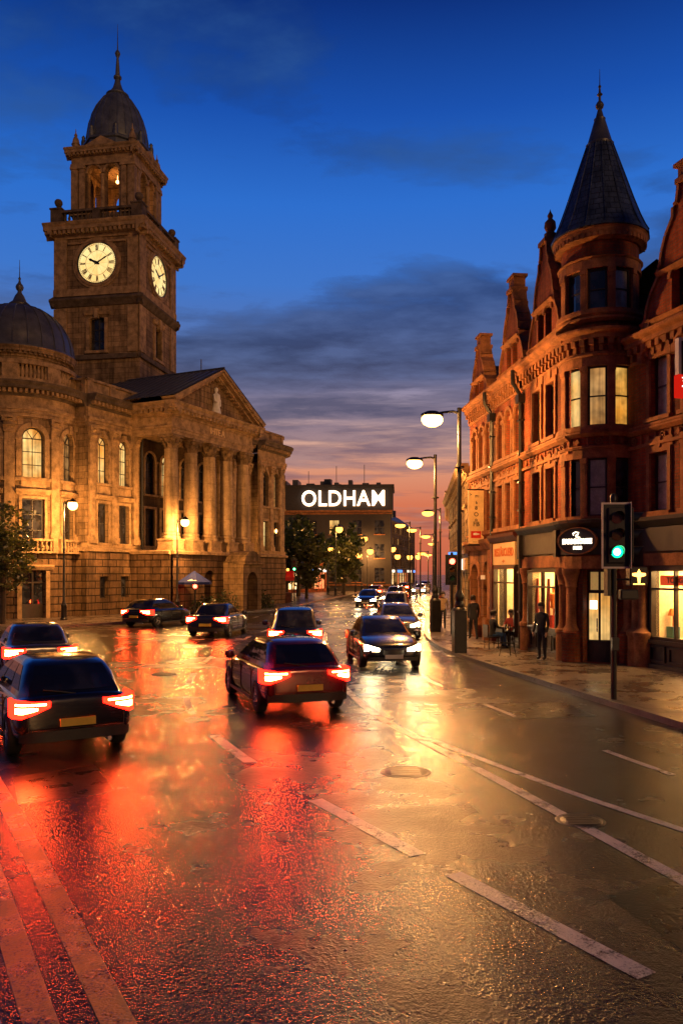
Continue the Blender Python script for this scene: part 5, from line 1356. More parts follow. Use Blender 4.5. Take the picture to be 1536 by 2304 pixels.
# ------------------------------------------------------------------ TRAFFIC LIGHTS
M['tl_body'] = plain('traffic_light_black', (.014, .016, .017), .35, var=.2)
M['tl_rim'] = plain('white_reflective_border', (.72, .68, .62), .45, var=.15)
M['green_on'] = emis('green_light', (.004, 1., .30), 3.2); M['green_hot'] = emis('green_light_core', (.3, 1., .62), 14)
M['red_on'] = emis('red_light', (1., .03, .015), 40); M['amber_on'] = emis('amber_sign', (1., .42, .07), 7)
M['lens_red'] = plain('unlit_red_lens', (.07, .008, .006), .2, var=.2); M['lens_amber'] = plain('unlit_amber_lens', (.08, .035, .006), .2, var=.2); M['lens_green'] = plain('unlit_green_lens', (.01, .05, .03), .2, var=.2)
def signal_head(root, loc, rz, on, border=True):
    """three lens head facing local -y"""
    ca, sa = math.cos(rz), math.sin(rz)
    fr = Fr((loc[0], loc[1]), (ca, sa), (sa, -ca), loc[2])
    mb = MB(); mb.bx(fr, -.17, .17, -.05, 1.12, -.22, 0); mb.bx(fr, -.29, .29, -.14, 1.2, -.1, -.07)
    hd = mb.build('signal_head', M['tl_body'], root, world=False, bevel=.012)
    if border:
        mb = MB()
        for x0, x1, y0, y1 in ((-.3, .3, -.17, -.13), (-.3, .3, 1.19, 1.23), (-.3, -.262, -.13, 1.19), (.262, .3, -.13, 1.19)): mb.bx(fr, x0, x1, y0, y1, -.075, -.06)
        mb.build('backing_border', M['tl_rim'], hd, world=False)
    for k, (nm, off) in enumerate((('green', 'lens_green'), ('amber', 'lens_amber'), ('red', 'lens_red'))):
        z = .18 + .36 * k
        mb = MB(); c = fr.p(0, z, .01)
        P = [fr.p(.125 * math.cos(2 * math.pi * q / 20), z + .125 * math.sin(2 * math.pi * q / 20), .012) for q in range(20)]
        mb.add(P)
        if on == nm:
            mb.m = 1; mb.add([fr.p(.074 * math.cos(2 * math.pi * q / 20), z + .074 * math.sin(2 * math.pi * q / 20), .016) for q in range(20)])
        lm = [M[nm + '_on'] if on == nm else M[off], M['green_hot'] if nm == 'green' else M[nm + '_on']]
        mb.build('signal_lens', lm, hd, world=False)
        mb = MB()
        for q in range(14):   # visor
            t0, t1 = math.pi * (-.12 + 1.24 * q / 14), math.pi * (-.12 + 1.24 * (q + 1) / 14)
            a = [(.13 * math.cos(t), z + .13 * math.sin(t)) for t in (t0, t1)]
            mb.add([fr.p(*a[0], 0), fr.p(*a[1], 0), fr.p(*a[1], .1 + .13 * max(0, math.sin(t1))), fr.p(*a[0], .1 + .13 * max(0, math.sin(t0)))])
        mb.build('visor', M['tl_body'], hd, world=False)
    return hd
tl = thing('traffic_light', 'tall black traffic light showing green, in front of the corner pub', 'traffic light', (5.78, 16.9, .12))
mb = MB(); mb.tube([(0, 0, 0), (0, 0, 4.2)], .062, 14); mb.lathe((0, 0, 4.2), [(.062, 0), (.08, .02), (.08, .1), (.05, .16), (0, .18)], 12); mb.build('pole', M['iron'], tl, world=False)
signal_head(tl, (.02, -.14, 2.95), R(-4), 'green')
signal_head(tl, (.42, .05, 2.95), R(78), None)
mb = MB(); mb.tube([(0, 0, 3.0), (.4, .05, 3.0)], .03, 8); mb.tube([(0, 0, 4.05), (.4, .05, 4.05)], .03, 8); mb.tube([(0, 0, 2.55), (.45, -.05, 2.55)], .025, 6); mb.build('bracket', M['iron'], tl, world=False)
mb = MB(); mb.bx(XYZ(), .3, .68, -.12, .14, 2.42, 2.82); pb_ = mb.build('pedestrian_signal', M['tl_body'], tl, world=False, bevel=.02)
fr = Fr((.49, -.125), (1, 0), (0, -1)); mb = MB()
mb.poly(fr, [(-.02, 2.46), (.02, 2.46), (.035, 2.6), (.14, 2.63), (.14, 2.68), (.04, 2.69), (.0, 2.77), (-.04, 2.69), (-.14, 2.68), (-.14, 2.63), (-.035, 2.6)], 0, .006); mb.bx(fr, -.12, .12, 2.44, 2.462, 0, .006)
mb.build('signal_symbol', M['amber_on'], pb_, world=False)
mb = MB(); mb.bx(XYZ(), .12, .5, -.1, .1, 2.12, 2.34); mb.build('detector_box', M['tl_body'], tl, world=False, bevel=.03)
mb = MB(); mb.bx(XYZ(), -.17, -.11, -.12, .12, 2.2, 2.78); mb.build('side_plate', M['tl_body'], tl, world=False)
mb = MB(); mb.bx(XYZ(), -.075, .075, -.14, -.05, 1.05, 1.32); mb.build('push_button_box', M['tl_body'], tl, world=False, bevel=.01)

tr = thing('traffic_light', 'traffic light glowing red between the two tall lamp posts', 'traffic light', (4.85, 35.0, .12))
mb = MB(); mb.tube([(0, 0, 0), (0, 0, 3.6)], .06, 10); mb.build('pole', M['iron'], tr, world=False)
signal_head(tr, (0, -.1, 2.3), 0, 'red', False)
tg = thing('traffic_light', 'small distant traffic light showing green beside the trees on the left', 'traffic light', (-4.5, 76.0, .12))
mb = MB(); mb.tube([(0, 0, 0), (0, 0, 3.7)], .07, 10); mb.build('pole', M['iron'], tg, world=False)
signal_head(tg, (0, -.1, 2.9), 0, 'green', False)
# red beacons in front of the portico
for x, y, z, lab in ((-9.6, 52.2, 1.7, 'short dark post with a round red warning lamp before the third portico column'), (-7.6, 60.0, 1.75, 'short dark post with a small amber red lamp by the last portico column')):
    t = thing('beacon_post', lab, 'beacon', (x, y, .12), 0, 'warning beacons outside the town hall')
    mb = MB(); mb.tube([(0, 0, 0), (0, 0, z)], .05, 8); mb.build('pole', M['iron'], t, world=False)
    mb = MB(); mb.ball((0, 0, z + .12), .14, 10); mb.build('beacon_lamp', M['red_on'], t, world=False)

# ------------------------------------------------------------------ TREES AND SHRUBS
def tree_meshes(h, r, n_clump, leaf, seed, per=34):
    rnd = random.Random(seed)
    tb = MB(); tb.tube([(0, 0, 0), (.05, .02, h * .2), (-.03, .05, h * .45), (.02, 0, h * .75)], [h * .03, h * .024, h * .018, h * .008], 9)
    tips = []
    for k in range(9):
        a = rnd.uniform(0, 6.28); z0 = h * rnd.uniform(.25, .6); L = r * rnd.uniform(.55, .95); zz = z0 + L * rnd.uniform(.3, .9)
        p0, p1, p2 = (0, 0, z0), (L * .5 * math.cos(a), L * .5 * math.sin(a), z0 + (zz - z0) * .4), (L * math.cos(a), L * math.sin(a), zz)
        tb.tube([p0, p1, p2], [h * .012, h * .008, h * .003], 6); tips.append(p2)
    lb = MB()
    for k in range(n_clump):
        u = rnd.uniform(-1, 1); a = rnd.uniform(0, 6.28); q = rnd.random() ** .45
        s = math.sqrt(1 - u * u)
        cr = r * (1 + .22 * math.sin(3 * a + seed) + .15 * math.sin(5 * u + a * 2))
        c = (cr * q * s * math.cos(a), cr * q * s * math.sin(a), h * .6 + h * .40 * q * u)
        sz = rnd.uniform(.14, .3) * r
        for j in range(per):
            d = Vector((rnd.gauss(0, 1), rnd.gauss(0, 1), rnd.gauss(0, .7))) * sz * .5
            p = Vector(c) + d
            t = Vector((rnd.gauss(0, 1), rnd.gauss(0, 1), rnd.gauss(0, .5))).normalized(); w = t.cross(Vector((rnd.gauss(0, 1), rnd.gauss(0, 1), rnd.gauss(0, 1)))).normalized()
            l = leaf * rnd.uniform(.6, 1.3)
            lb.add([p - t * l, p + w * l * .5, p + t * l, p - w * l * .5])
    return tb, lb
def tree(label, loc, h, r, n, leaf, seed, mat, name='tree', group='trees beyond the town hall', per=34):
    t = thing(name, label, 'tree', loc, 0, group); a, b = tree_meshes(h, r, n, leaf, seed, per)
    a.build('trunk', M['bark'], t, world=False, weld=False); b.build('crown', M[mat], t, world=False, weld=False)
    return t
tree('leafy green street tree at the left edge, in front of the town hall corner', (-17.9, 42, .12), 6.4, 1.75, 110, .13, 3, 'leaf2', group='street trees')
tree('tallest dark tree beyond the town hall, under the left end of the illuminated sign', (-5.0, 92, .12), 9.2, 3.2, 100, .3, 11, 'leaf')
tree('dark round tree under the middle of the illuminated sign', (.2, 106, .12), 9.4, 2.8, 90, .32, 12, 'leaf')
tree('lower olive green tree in front of the tallest dark tree', (-3.7, 84, .12), 6.2, 2.1, 80, .24, 13, 'leaf2')
tree('small tree between two far street lamps', (.3, 98, .12), 6.6, 1.9, 70, .24, 14, 'leaf2')
tree('narrow dark tree close to the bowed end of the town hall', (-6.0, 86, .12), 8.6, 2.2, 80, .26, 15, 'leaf')
def shrub(label, loc, r, seed):
    rnd = random.Random(seed); lb = MB()
    for k in range(420):
        d = Vector((rnd.gauss(0, 1), rnd.gauss(0, 1), abs(rnd.gauss(0, 1)))).normalized() * r * rnd.uniform(.4, 1.05); d.z = d.z * 1.2 + .05
        t = Vector((rnd.gauss(0, 1), rnd.gauss(0, 1), rnd.gauss(0, 1))).normalized(); w = t.cross(Vector((rnd.gauss(0, 1), rnd.gauss(0, 1), rnd.gauss(0, 1)))).normalized(); l = .1 * rnd.uniform(.6, 1.4)
        lb.add([d - t * l, d + w * l * .5, d + t * l, d - w * l * .5])
    o = lb.build('shrub', M['leaf'], None, weld=False); o.location = loc
    tag(o, label, 'shrub', 'shrubs at the foot of the town hall')
for i, (u, w, r, lab) in enumerate(((6.0, 4.6, .95, 'dark shrub between the blue parasol and the portico base'), (8.2, 4.7, 1.25, 'largest dark shrub left of the entrance porch'), (13.6, 4.7, 1.1, 'dark shrub right of the entrance porch'), (15.3, 1.9, .8, 'small shrub at the end of the portico podium'))):
    p = FT.p(u, .12, w); shrub(lab, p, r, 30 + i)

# blue parasol on the terrace
p = FT.p(5.0, .12, 4.6)
t = thing('parasol', 'blue parasol with a small white emblem on the terrace before the portico', 'parasol', p)
M['bluecloth'] = plain('blue_canvas', (.008, .022, .16), .8, var=.2)
mb = MB(); mb.tube([(0, 0, 0), (0, 0, 2.75)], .03, 8); mb.lathe((0, 0, 0), [(0, 0), (.3, 0), (.3, .08), (.05, .14)], 12); mb.build('pole', M['iron'], t, world=False)
mb = MB(); mb.lathe((0, 0, 0), [(1.15, 1.95), (1.15, 2.1), (.6, 2.45), (0, 2.85)], 8, False, a0=R(22)); cn = mb.build('canopy', M['bluecloth'], t, world=False)
mb = MB(); fr = Fr((0, -1.045), (1, 0), (.0, -1)); 
for q in ([(-.3, 2.17), (.1, 2.17), (.0, 2.3)], [(-.05, 2.19), (.32, 2.17), (.3, 2.22)]): mb.add([(u, -1.07 + (v - 2.1) * 1.35, v + .02) for u, v in q])
mb.build('emblem', M['white'], cn, world=False)

# ------------------------------------------------------------------ FAR BUILDINGS
def far_block(name, label, p0, p1, depth, h, storeys, bay, wm, seed, litp=.15, shop=True, group=None, roof='flat', side=1):
    a, b = Vector(p0), Vector(p1); t = (b - a); L = t.length; t.normalize(); n = (t.y, -t.x) if side > 0 else (-t.y, t.x)
    fr = Fr(p0, t, n); rt = thing(name, label, 'building', (p0[0], p0[1], 0), 0, group)
    rnd = random.Random(seed); ops = []; nb = max(1, int(L / bay)); g = 3.6 if shop else .8
    sh = (h - g - .6) / storeys
    for k in range(nb):
        u = L * (k + .5) / nb
        for s in range(storeys): ops.append((u - bay * .22, u + bay * .22, g + .7 + s * sh, g + .7 + s * sh + sh * .58))
    wl = list(ops)
    so = []
    if shop:
        for k in range(nb): so.append((L * k / nb + .3, L * (k + 1) / nb - .3, .6, 2.9))
    mb = MB(); mb.wall(fr, 0, L, 0, h, wl + so, .25)
    mb.quad(fr, (0, 0, 0), (0, 0, -depth), (0, h, -depth), (0, h, 0)); mb.quad(fr, (L, 0, 0), (L, 0, -depth), (L, h, -depth), (L, h, 0)); mb.quad(fr, (0, 0, -depth), (L, 0, -depth), (L, h, -depth), (0, h, -depth))
    mb.build('wall', M[wm], rt)
    mb = MB(); mb.cornice(fr, -.2, L + .2, h - .5, .6, .5); mb.prof(fr, 0, L, [(-.02, g + .1), (.15, g + .12), (.2, g + .3), (-.02, g + .33)])
    for o in ops: mb.bx(fr, o[0] - .15, o[1] + .15, o[2] - .15, o[2] - .003, -.05, .12)
    mb.build('cornice', M['trim'] if wm in ('stone',) else M['redtrim'], rt)
    if roof == 'flat': mb = MB(); mb.quad(fr, (0, h - .05, 0), (L, h - .05, 0), (L, h - .05, -depth), (0, h - .05, -depth)); mb.build('roof', M['lead'], rt)
    else:
        mb = MB(); r = depth * .38
        mb.quad(fr, (0, h + .08, .2), (L, h + .08, .2), (L, h + r, -depth / 2), (0, h + r, -depth / 2)); mb.quad(fr, (0, h + .08, -depth), (L, h + .08, -depth), (L, h + r, -depth / 2), (0, h + r, -depth / 2))
        for u in (0, L): mb.add([fr.p(u, h + .08, .2), fr.p(u, h + r, -depth / 2), fr.p(u, h + .08, -depth)])
        for k in range(max(1, int(L / 7))): mb.bx(fr, 1 + k * 7, 2.2 + k * 7, h, h + r + 1.2, -depth / 2 - .5, -depth / 2 + .5)
        mb.build('roof', M['slate'], rt)
    for o in wl:
        m = 'lit' if rnd.random() < litp else ('litdim' if rnd.random() < litp else 'glass')
        mb = MB(); a_, b_, c_, d_ = o[:4]; mb.bx(fr, a_, b_, (c_ + d_) / 2 - .04, (c_ + d_) / 2 + .04, -.23, -.16); mb.bx(fr, (a_ + b_) / 2 - .03, (a_ + b_) / 2 + .03, c_, d_, -.23, -.16)
        w_ = mb.build('window', M['frame'], rt); pb = MB(); pb.quad(fr, (a_, c_, -.2), (b_, c_, -.2), (b_, d_, -.2), (a_, d_, -.2)); pb.build('pane', M[m], w_)
    for k, o in enumerate(so):
        a_, b_, c_, d_ = o; mb = MB(); mb.bx(fr, a_, b_, 2.3, 2.38, -.23, -.15)
        for q in range(3): mb.bx(fr, a_ + (b_ - a_) * (q + 1) / 4 - .03, a_ + (b_ - a_) * (q + 1) / 4 + .03, c_, d_, -.23, -.15)
        w_ = mb.build('shop_window', M['timber'], rt); pb = MB(); pb.quad(fr, (a_, c_, -.2), (b_, c_, -.2), (b_, d_, -.2), (a_, d_, -.2)); pb.build('pane', M[rnd.choice(['shopfar', 'shopfar', 'shopred', 'lit', 'glass'])], w_)
        mb = MB(); mb.bx(fr, a_ - .1, b_ + .1, 2.98, 3.5, .0, .12); mb.build('fascia', M[rnd.choice(['board', 'redpaint', 'creamboard', 'board', 'blueboard', 'glowfar'])], rt)
    return rt, fr, L
M['shopfar'] = lit_glass('far_shop_window', (1., .45, .1), (1., .75, .4), 3.2, .35, 1.5)
M['shopred'] = lit_glass('far_red_shop_window', (1., .08, .03), (1., .4, .12), 2.2, .4, 1.5)
M['blueboard'] = emis('far_blue_lit_sign', (.12, .35, 1.), 1.6); M['glowfar'] = emis('far_white_lit_sign', (1., .8, .6), 2.2)
far_block('terrace_building', 'cream stone terrace building just beyond the gabled brick buildings', (7.6, 56), (5.75, 36.2), 9, 7.7, 2, 2.2, 'stone', 1, .1, group='buildings down the right side of the street', side=1)
far_block('terrace_building', 'brick terrace building with chimneys behind the second lamp post', (11.4, 84), (7.9, 57), 9, 8.6, 2, 2.7, 'brick', 2, .2, roof='pitch', group='buildings down the right side of the street', side=1)
far_block('terrace_building', 'small distant terrace building at the right end of the street', (18.6, 132), (11.8, 85), 9, 9.5, 3, 3.2, 'stone', 3, .2, roof='pitch', group='buildings down the right side of the street', side=1)
far_block('terrace_building', 'most distant pale building closing the view at the end of the road', (31, 205), (19, 134), 12, 12, 3, 4, 'brick', 4, .2, roof='pitch', group='buildings down the right side of the street', side=1)
far_block('office_building', 'pale stone office building receding right of the trees, two tall windows lit', (1.5, 120), (17.5, 190), 8, 13.0, 4, 3.4, 'stone', 5, .12, roof='pitch', side=1)
far_block('shop_parade', 'low parade of lit shops behind the far trees', (-13, 98), (-2.2, 116), 8, 5.2, 1, 3, 'brick', 6, .3, roof='flat', side=1)
# dark flat-roofed block that carries the sign
sgb, frs, Ls = far_block('office_block', 'dark flat roofed block behind the trees, carrying the illuminated sign', (-13, 121), (7.4, 119.5), 12, 12.2, 3, 3.2, 'darkwall', 7, .06, shop=False, side=1) if M.setdefault('darkwall', plain('dark_cladding', (.035, .03, .032), .7, var=.4)) else None
mb = MB(); mb.bx(frs, -.4, Ls + .3, 11.9, 15.9, -11, .3); mb.bx(frs, -.6, Ls + .5, 15.9, 16.15, -11, .5)
for k in range(9): mb.bx(frs, -.4, Ls + .3, 12.2 + k * .42, 12.26 + k * .42, .3, .34)
mb.build('fascia', M['darkwall'], sgb)
mb = MB(); rnd = random.Random(5)
for k in range(9):
    u = 1 + Ls * k / 9.5; w_ = rnd.uniform(.5, 1.3); mb.bx(frs, u, u + w_, 16.15, 16.15 + rnd.uniform(.4, 1.1), -4 - rnd.random() * 3, -2)
    if k % 2: mb.tube([frs.p(u + .3, 16.1, -2.5), frs.p(u + .3, 18.2 + rnd.random() * 1.5, -2.5)], .05, 5)
mb.lathe(frs.p(1.8, 16.15, -3), [(1.8, 0), (1.8, .9), (1.4, 1.4), (.5, 1.5), (.4, 2.3), (.5, 2.5), (0, 2.7)], 12)
mb.build('roof_plant', M['lead'], sgb)
M['neon'] = emis('white_neon_letters', (1., .82, .58), 4.5); M['neon_edge'] = emis('warm_letter_glow', (1., .40, .10), 1.8)
sg = thing('town_sign', 'big glowing white OLDHAM sign on the dark fascia above the trees', 'sign', frs.p(13, 12.5, .4))
tm = text_mb('OLDHAM', 3.3, frs, 13.35, 13.95, .5, .12, .022, squeeze=.88, spacing=1.06); tm.build('letters', M['neon'], sg)
tm = text_mb('OLDHAM', 3.3, frs, 13.35, 13.95, .40, .03, .07, squeeze=.88, spacing=1.06); tm.build('letter_backs', M['neon_edge'], sg)
point('belfry_light', (TC[0], TC[1], 33.9), 110, (1., .36, .08), .15)

# red canopied stall beyond the hall and a blue lit sign across the street
t = thing('market_stall', 'small stall with a dark red canopy past the end of the town hall', 'market stall', (-5.35, 72.6, .12))
mb = MB(); mb.bx(XYZ(), -.8, .8, -.5, .5, 0, .9); mb.build('counter', M['timber_red'], t, world=False)
for x in (-.85, .85):
    for y in (-.55, .55): mb = MB(); mb.tube([(x, y, 0), (x, y, 2.4)], .03, 6); mb.build('post', M['iron'], t, world=False)
mb = MB()
for s in (-1, 1): mb.add([(-1, s * .75, 2.3), (1, s * .75, 2.3), (1, 0, 2.9), (-1, 0, 2.9)]); mb.add([(-1, s * .75, 2.0), (1, s * .75, 2.0), (1, s * .75, 2.3), (-1, s * .75, 2.3)])
for x in (-1, 1): mb.add([(x, -.75, 2.3), (x, .75, 2.3), (x, 0, 2.9)])
mb.build('canopy', M['redpaint'], t, world=False)
for x in (-.5, .5): mb = MB(); mb.ball((x, -.7, 3.0), .13, 8); mb.build('bulb', M['lampfar'], t, world=False)
t = thing('projecting_sign', 'small blue and white lit sign projecting over the pavement beyond the gabled buildings', 'sign', (5.75, 38.2, 3.2))
mb = MB(); mb.bx(XYZ(), -.62, -.1, -.06, .06, -.05, .62); mb.build('sign_box', M['blueboard'], t, world=False, bevel=.03)
mb = MB(); mb.poly(Fr((-.36, -.062), (1, 0), (0, -1)), [(-.15, .1), (.1, .05), (.16, .3), (.0, .45), (-.12, .4)], 0, .006); mb.build('sign_mark', M['glow_white'], t, world=False)
mb = MB(); mb.tube([(-.1, 0, .5), (.2, 0, .5)], .025, 6); mb.build('bracket', M['iron'], t, world=False)

t = thing('easel_board', 'thin dark easel frame standing on the pavement in front of the pub window', 'easel', (5.35, 25.6, .12), R(-30))
for x0, x1, y in ((-.28, -.06, -.02), (.28, .06, -.02), (0, 0, .28)): mb = MB(); mb.tube([(x0, y, 0), (x1, 0, 1.05)], .014, 6); mb.build('leg', M['iron'], t, world=False)
mb = MB(); mb.bx(XYZ(), -.24, .24, -.06, -.03, .42, .46); mb.build('ledge', M['iron'], t, world=False)

# tar repairs and a trench scar in the carriageway
def patch(pts):
    mb = MB(); mb.add([(x, y, .0022) for x, y in pts]); mb.build('road_patch', M['patch'], kind='structure')
patch([(2.6, 5.6), (3.7, 6.0), (3.3, 7.4), (2.3, 6.9)]); patch([(-3.9, 9.6), (-2.9, 10.2), (-3.6, 11.6), (-4.5, 10.9)]); patch([(3.2, 15.2), (5.0, 15.6), (4.8, 17.3), (3.0, 16.9)])
# ------------------------------------------------------------------ CARS
def paint(name, c, rough=.22):
    m, nt, out = new_mat(name)
    n = noise(nt, geopos(nt), 60, 2); n2 = noise(nt, geopos(nt), 2.5, 4)
    col = mix(nt, 1., c, ramp(nt, n2.outputs[0], [(.3, .75), (.7, 1.1)]).outputs[0], 'MULTIPLY')
    principled(nt, out, col, rough, .35, bump=n.outputs[0], bstr=.05, bdist=.004, coat=1.)
    return m
PAINT = {'red': paint('dark_red_paint', (.15, .008, .01)), 'blue': paint('navy_paint', (.012, .018, .05)), 'black': paint('black_paint', (.012, .012, .014)),
         'silver': paint('silver_paint', (.30, .30, .31)), 'grey': paint('grey_paint', (.07, .07, .075)), 'white': paint('white_car_paint', (.55, .53, .5))}
M['tail'] = emis('lit_tail_lamp', (1., .006, .002), 20); M['tailcore'] = emis('lit_tail_lamp_core', (1., .085, .016), 330)
M['head'] = emis('lit_headlamp', (1., .74, .40), 75); M['headoff'] = plain('headlamp_glass', (.5, .5, .5), .1, .6, var=.1)
M['tailoff'] = plain('unlit_tail_lamp', (.2, .01, .01), .15, var=.1)
M['indic'] = emis('lit_indicator', (1., .34, .04), 30)
M['plate_y'] = plain('yellow_number_plate', (.62, .42, .05), .45, var=.15); M['plate_w'] = plain('white_number_plate', (.6, .6, .58), .45, var=.15)
M['trimblack'] = plain('black_plastic', (.015, .015, .016), .5, var=.3)
M['carglass'] = dark_glass('tinted_car_glass', (.008, .009, .013), .03, .05)

def bake(o):
    dg = bpy.context.evaluated_depsgraph_get(); dg.update()
    me = bpy.data.meshes.new_from_object(o.evaluated_get(dg)); old = o.data
    o.modifiers.clear(); o.data = me; bpy.data.meshes.remove(old)
def section(y, w, zb, zt, zs, crown=.03, tuck=.9):
    """closed ring of a body cross-section"""
    H = [(0, zb), (w * .55, zb), (w * tuck, zb + .02), (w * .985, zb + .12), (w, zb + (zs - zb) * .45), (w * .99, zs - .12), (w * .955, zs - .02), (w * .86, zt - .01), (w * .5, zt + crown * .7), (0, zt + crown)]
    return [(x, y, z) for x, z in H] + [(-x, y, z) for x, z in H[-2:0:-1]]
def make_car(name, label, loc, rz, col, lights, kind='hatch', group=None):
    t = thing(name, label, 'car', loc, rz, group)
    P = PAINT[col]
    L = 4.25
    st = [(-2.12, .70, .46, .86, .80), (-2.08, .80, .34, .93, .84), (-1.95, .87, .26, .965, .88), (-1.5, .895, .20, .965, .90), (-.8, .90, .18, .955, .90), (.0, .90, .18, .95, .895), (.7, .895, .18, .935, .885), (1.05, .89, .19, .93, .87), (1.5, .87, .20, .865, .80), (1.85, .82, .24, .78, .72), (2.03, .74, .30, .70, .64), (2.1, .62, .38, .62, .56)]
    if kind == 'van': st = [(y, w, zb, zt + .0, zs) for y, w, zb, zt, zs in st]
    rings = [section(*s) for s in st]
    mb = MB(); n = len(rings[0])
    for a, b in zip(rings, rings[1:]):
        for k in range(n): mb.add([a[k], b[k], b[(k + 1) % n], a[(k + 1) % n]], None, True)
    mb.add(list(rings[0]), None, True); mb.add(list(reversed(rings[-1])), None, True)
    body = mb.build('body', [P, M['trimblack']], t, world=False)
    sm = body.modifiers.new('s', 'SUBSURF'); sm.levels = 2; sm.render_levels = 2
    bake(body)
    cut = MB()
    for y in (-1.33, 1.3):
        for s in (-1, 1): cut.tube([(s * .62, y, .33), (s * 1.2, y, .33)], .385, 28)
    co = cut.build('cut', M['trimblack'])
    bo = body.modifiers.new('b', 'BOOLEAN'); bo.operation = 'DIFFERENCE'; bo.object = co; bo.solver = 'EXACT'
    bake(body); bpy.data.objects.remove(co)
    for p in body.data.polygons: p.use_smooth = True
    try: body.data.set_sharp_from_angle(angle=R(38))
    except Exception: pass
    # cabin: five-ring loft from belt to roof
    rt = 1.44 if kind != 'suv' else 1.62
    yb = -1.96 if kind != 'saloon' else -1.45
    rings = []
    for f, (y0, y1, w, z) in enumerate(((yb, 1.12, .80, .90), (yb + .05, .92, .775, .98), (yb + .28, .42, .70, 1.22), (yb + .48, .06, .63, rt - .07), (yb + .72, -.18, .56, rt - .005), (yb + 1.0, -.45, .3, rt + .02))):
        cr = .06
        ring_ = []
        for x, y in ((-w * .86, y0), (-w * .4, y0 - cr), (w * .4, y0 - cr), (w * .86, y0), (w, y0 + .2), (w * 1.0, (y0 * 2 + y1) / 3), (w, (y0 + y1 * 2) / 3), (w, y1 - .2), (w * .86, y1), (w * .4, y1 + cr), (-w * .4, y1 + cr), (-w * .86, y1), (-w, y1 - .2), (-w, (y0 + y1 * 2) / 3), (-w, (y0 * 2 + y1) / 3), (-w, y0 + .2)): ring_.append((x, y, z))
        rings.append(ring_)
    mb = MB(); n = 16
    for i, (a, b) in enumerate(zip(rings, rings[1:])):
        for k in range(n):
            mb.m = 0
            mb.add([a[k], a[(k + 1) % n], b[(k + 1) % n], b[k]], None, True)
    mb.add(rings[-1], None, True)
    mb.build('cabin', P, t, world=False)
    def panel(nm, corners, off, nn=1):
        """glass panel: bilinear between ring points, pushed out along its normal"""
        a, b, c, d = [Vector(q) for q in corners]; N = (b - a).cross(d - a).normalized(); cen = (a + b + c + d) / 4
        if N.dot(cen - Vector((0, -.4, 1.1))) < 0: N = -N
        g = MB(); g.add([q + N * off for q in (a, b, c, d)]); return g
    def lp(p, q, f): return tuple(p[i] + (q[i] - p[i]) * f for i in range(3))
    r1, r3 = rings[1], rings[3]; r2 = rings[2]
    def strip_glass(nm, idx, inset, parent=t):
        g = MB()
        for (lo, hi, f0, f1) in ((rings[1], rings[2], .12, 1), (rings[2], rings[3], 0, .9)):
            for q, (i, j) in enumerate(zip(idx, idx[1:])):
                a0, b0 = lo[i], lo[j]; a1, b1 = hi[i], hi[j]
                fa = inset if q == 0 else 0; fb = inset if q == len(idx) - 2 else 0
                A0, B0 = lp(a0, b0, fa), lp(b0, a0, fb); A1, B1 = lp(a1, b1, fa), lp(b1, a1, fb)
                pa, pb = lp(A0, A1, f0), lp(B0, B1, f0); pc, pd = lp(B0, B1, f1), lp(A0, A1, f1)
                va, vb, vd = Vector(pa), Vector(pb), Vector(pd); N = (vb - va).cross(vd - va).normalized()
                if N.dot(va - Vector((0, -.4, 1.15))) < 0: N = -N
                N *= .008
                g.add([tuple(Vector(x) + N) for x in (pa, pb, pc, pd)], None, True)
        return g.build(nm, M['carglass'], parent, world=False)
    strip_glass('rear_window', [0, 1, 2, 3], .12); strip_glass('windscreen', [8, 9, 10, 11], .05)
    for idx in ([4, 5], [5, 6], [6, 7]): strip_glass('side_window', idx, .05)
    for idx in ([12, 13], [13, 14], [14, 15]): strip_glass('side_window', idx, .05)
    # bumpers, lights, plates
    def shell(nm, pts, zs, mat, off=.012, flip=1, par=t, cores=None):
        """band hugging the body end: pts (x, y) polyline, zs (z0, z1)"""
        g = MB()
        for (xa, ya), (xb, yb_) in zip(pts, pts[1:]):
            Za, Zb = (zs(xa), zs(xb)) if callable(zs) else (zs, zs)
            g.add([(xa, ya, Za[0]), (xb, yb_, Zb[0]), (xb, yb_, Zb[1]), (xa, ya, Za[1])], None, True)
            for q in (0, 1): g.add([(xa, ya, Za[q]), (xb, yb_, Zb[q]), (xb * .95, yb_ * .95, Zb[q]), (xa * .95, ya * .95, Za[q])])
        for x, y in (pts[0], pts[-1]):
            Zc = zs(x) if callable(zs) else zs
            g.add([(x, y, Zc[0]), (x, y, Zc[1]), (x * .93, y * .95, Zc[1]), (x * .93, y * .95, Zc[0])])
        return g.build(nm, mat, par, world=False)
    for s in (-1, 1):
        tl_ = shell('tail_light', [(s * .40, -2.165), (s * .62, -2.15), (s * .79, -2.09), (s * .90, -1.95), (s * .915, -1.66)], lambda x: (.80 - .16 * max(0, min(1, (abs(x) - .40) / .38)), .885 + .02 * (abs(x) > .7)), M['tail' if lights in ('tail', 'both') else 'tailoff'])
        if lights in ('tail', 'both'): shell('lamp_core', [(s * .46, -2.178), (s * .63, -2.165), (s * .79, -2.105), (s * .87, -2.0)], lambda x: (.835, .862), M['tailcore'], par=tl_); shell('lamp_core', [(s * .58, -2.168), (s * .68, -2.15), (s * .79, -2.105), (s * .87, -2.0)], lambda x: (.765 - .05 * max(0, min(1, (abs(x) - .58) / .2)), .80), M['tailcore'], par=tl_)
        hd = shell('headlight', [(s * .42, 2.135), (s * .58, 2.09), (s * .73, 2.0), (s * .83, 1.86)], lambda x: (.55, .63 + .09 * max(0, min(1, (abs(x) - .42) / .35))), M['head' if lights == 'head' else 'headoff'])
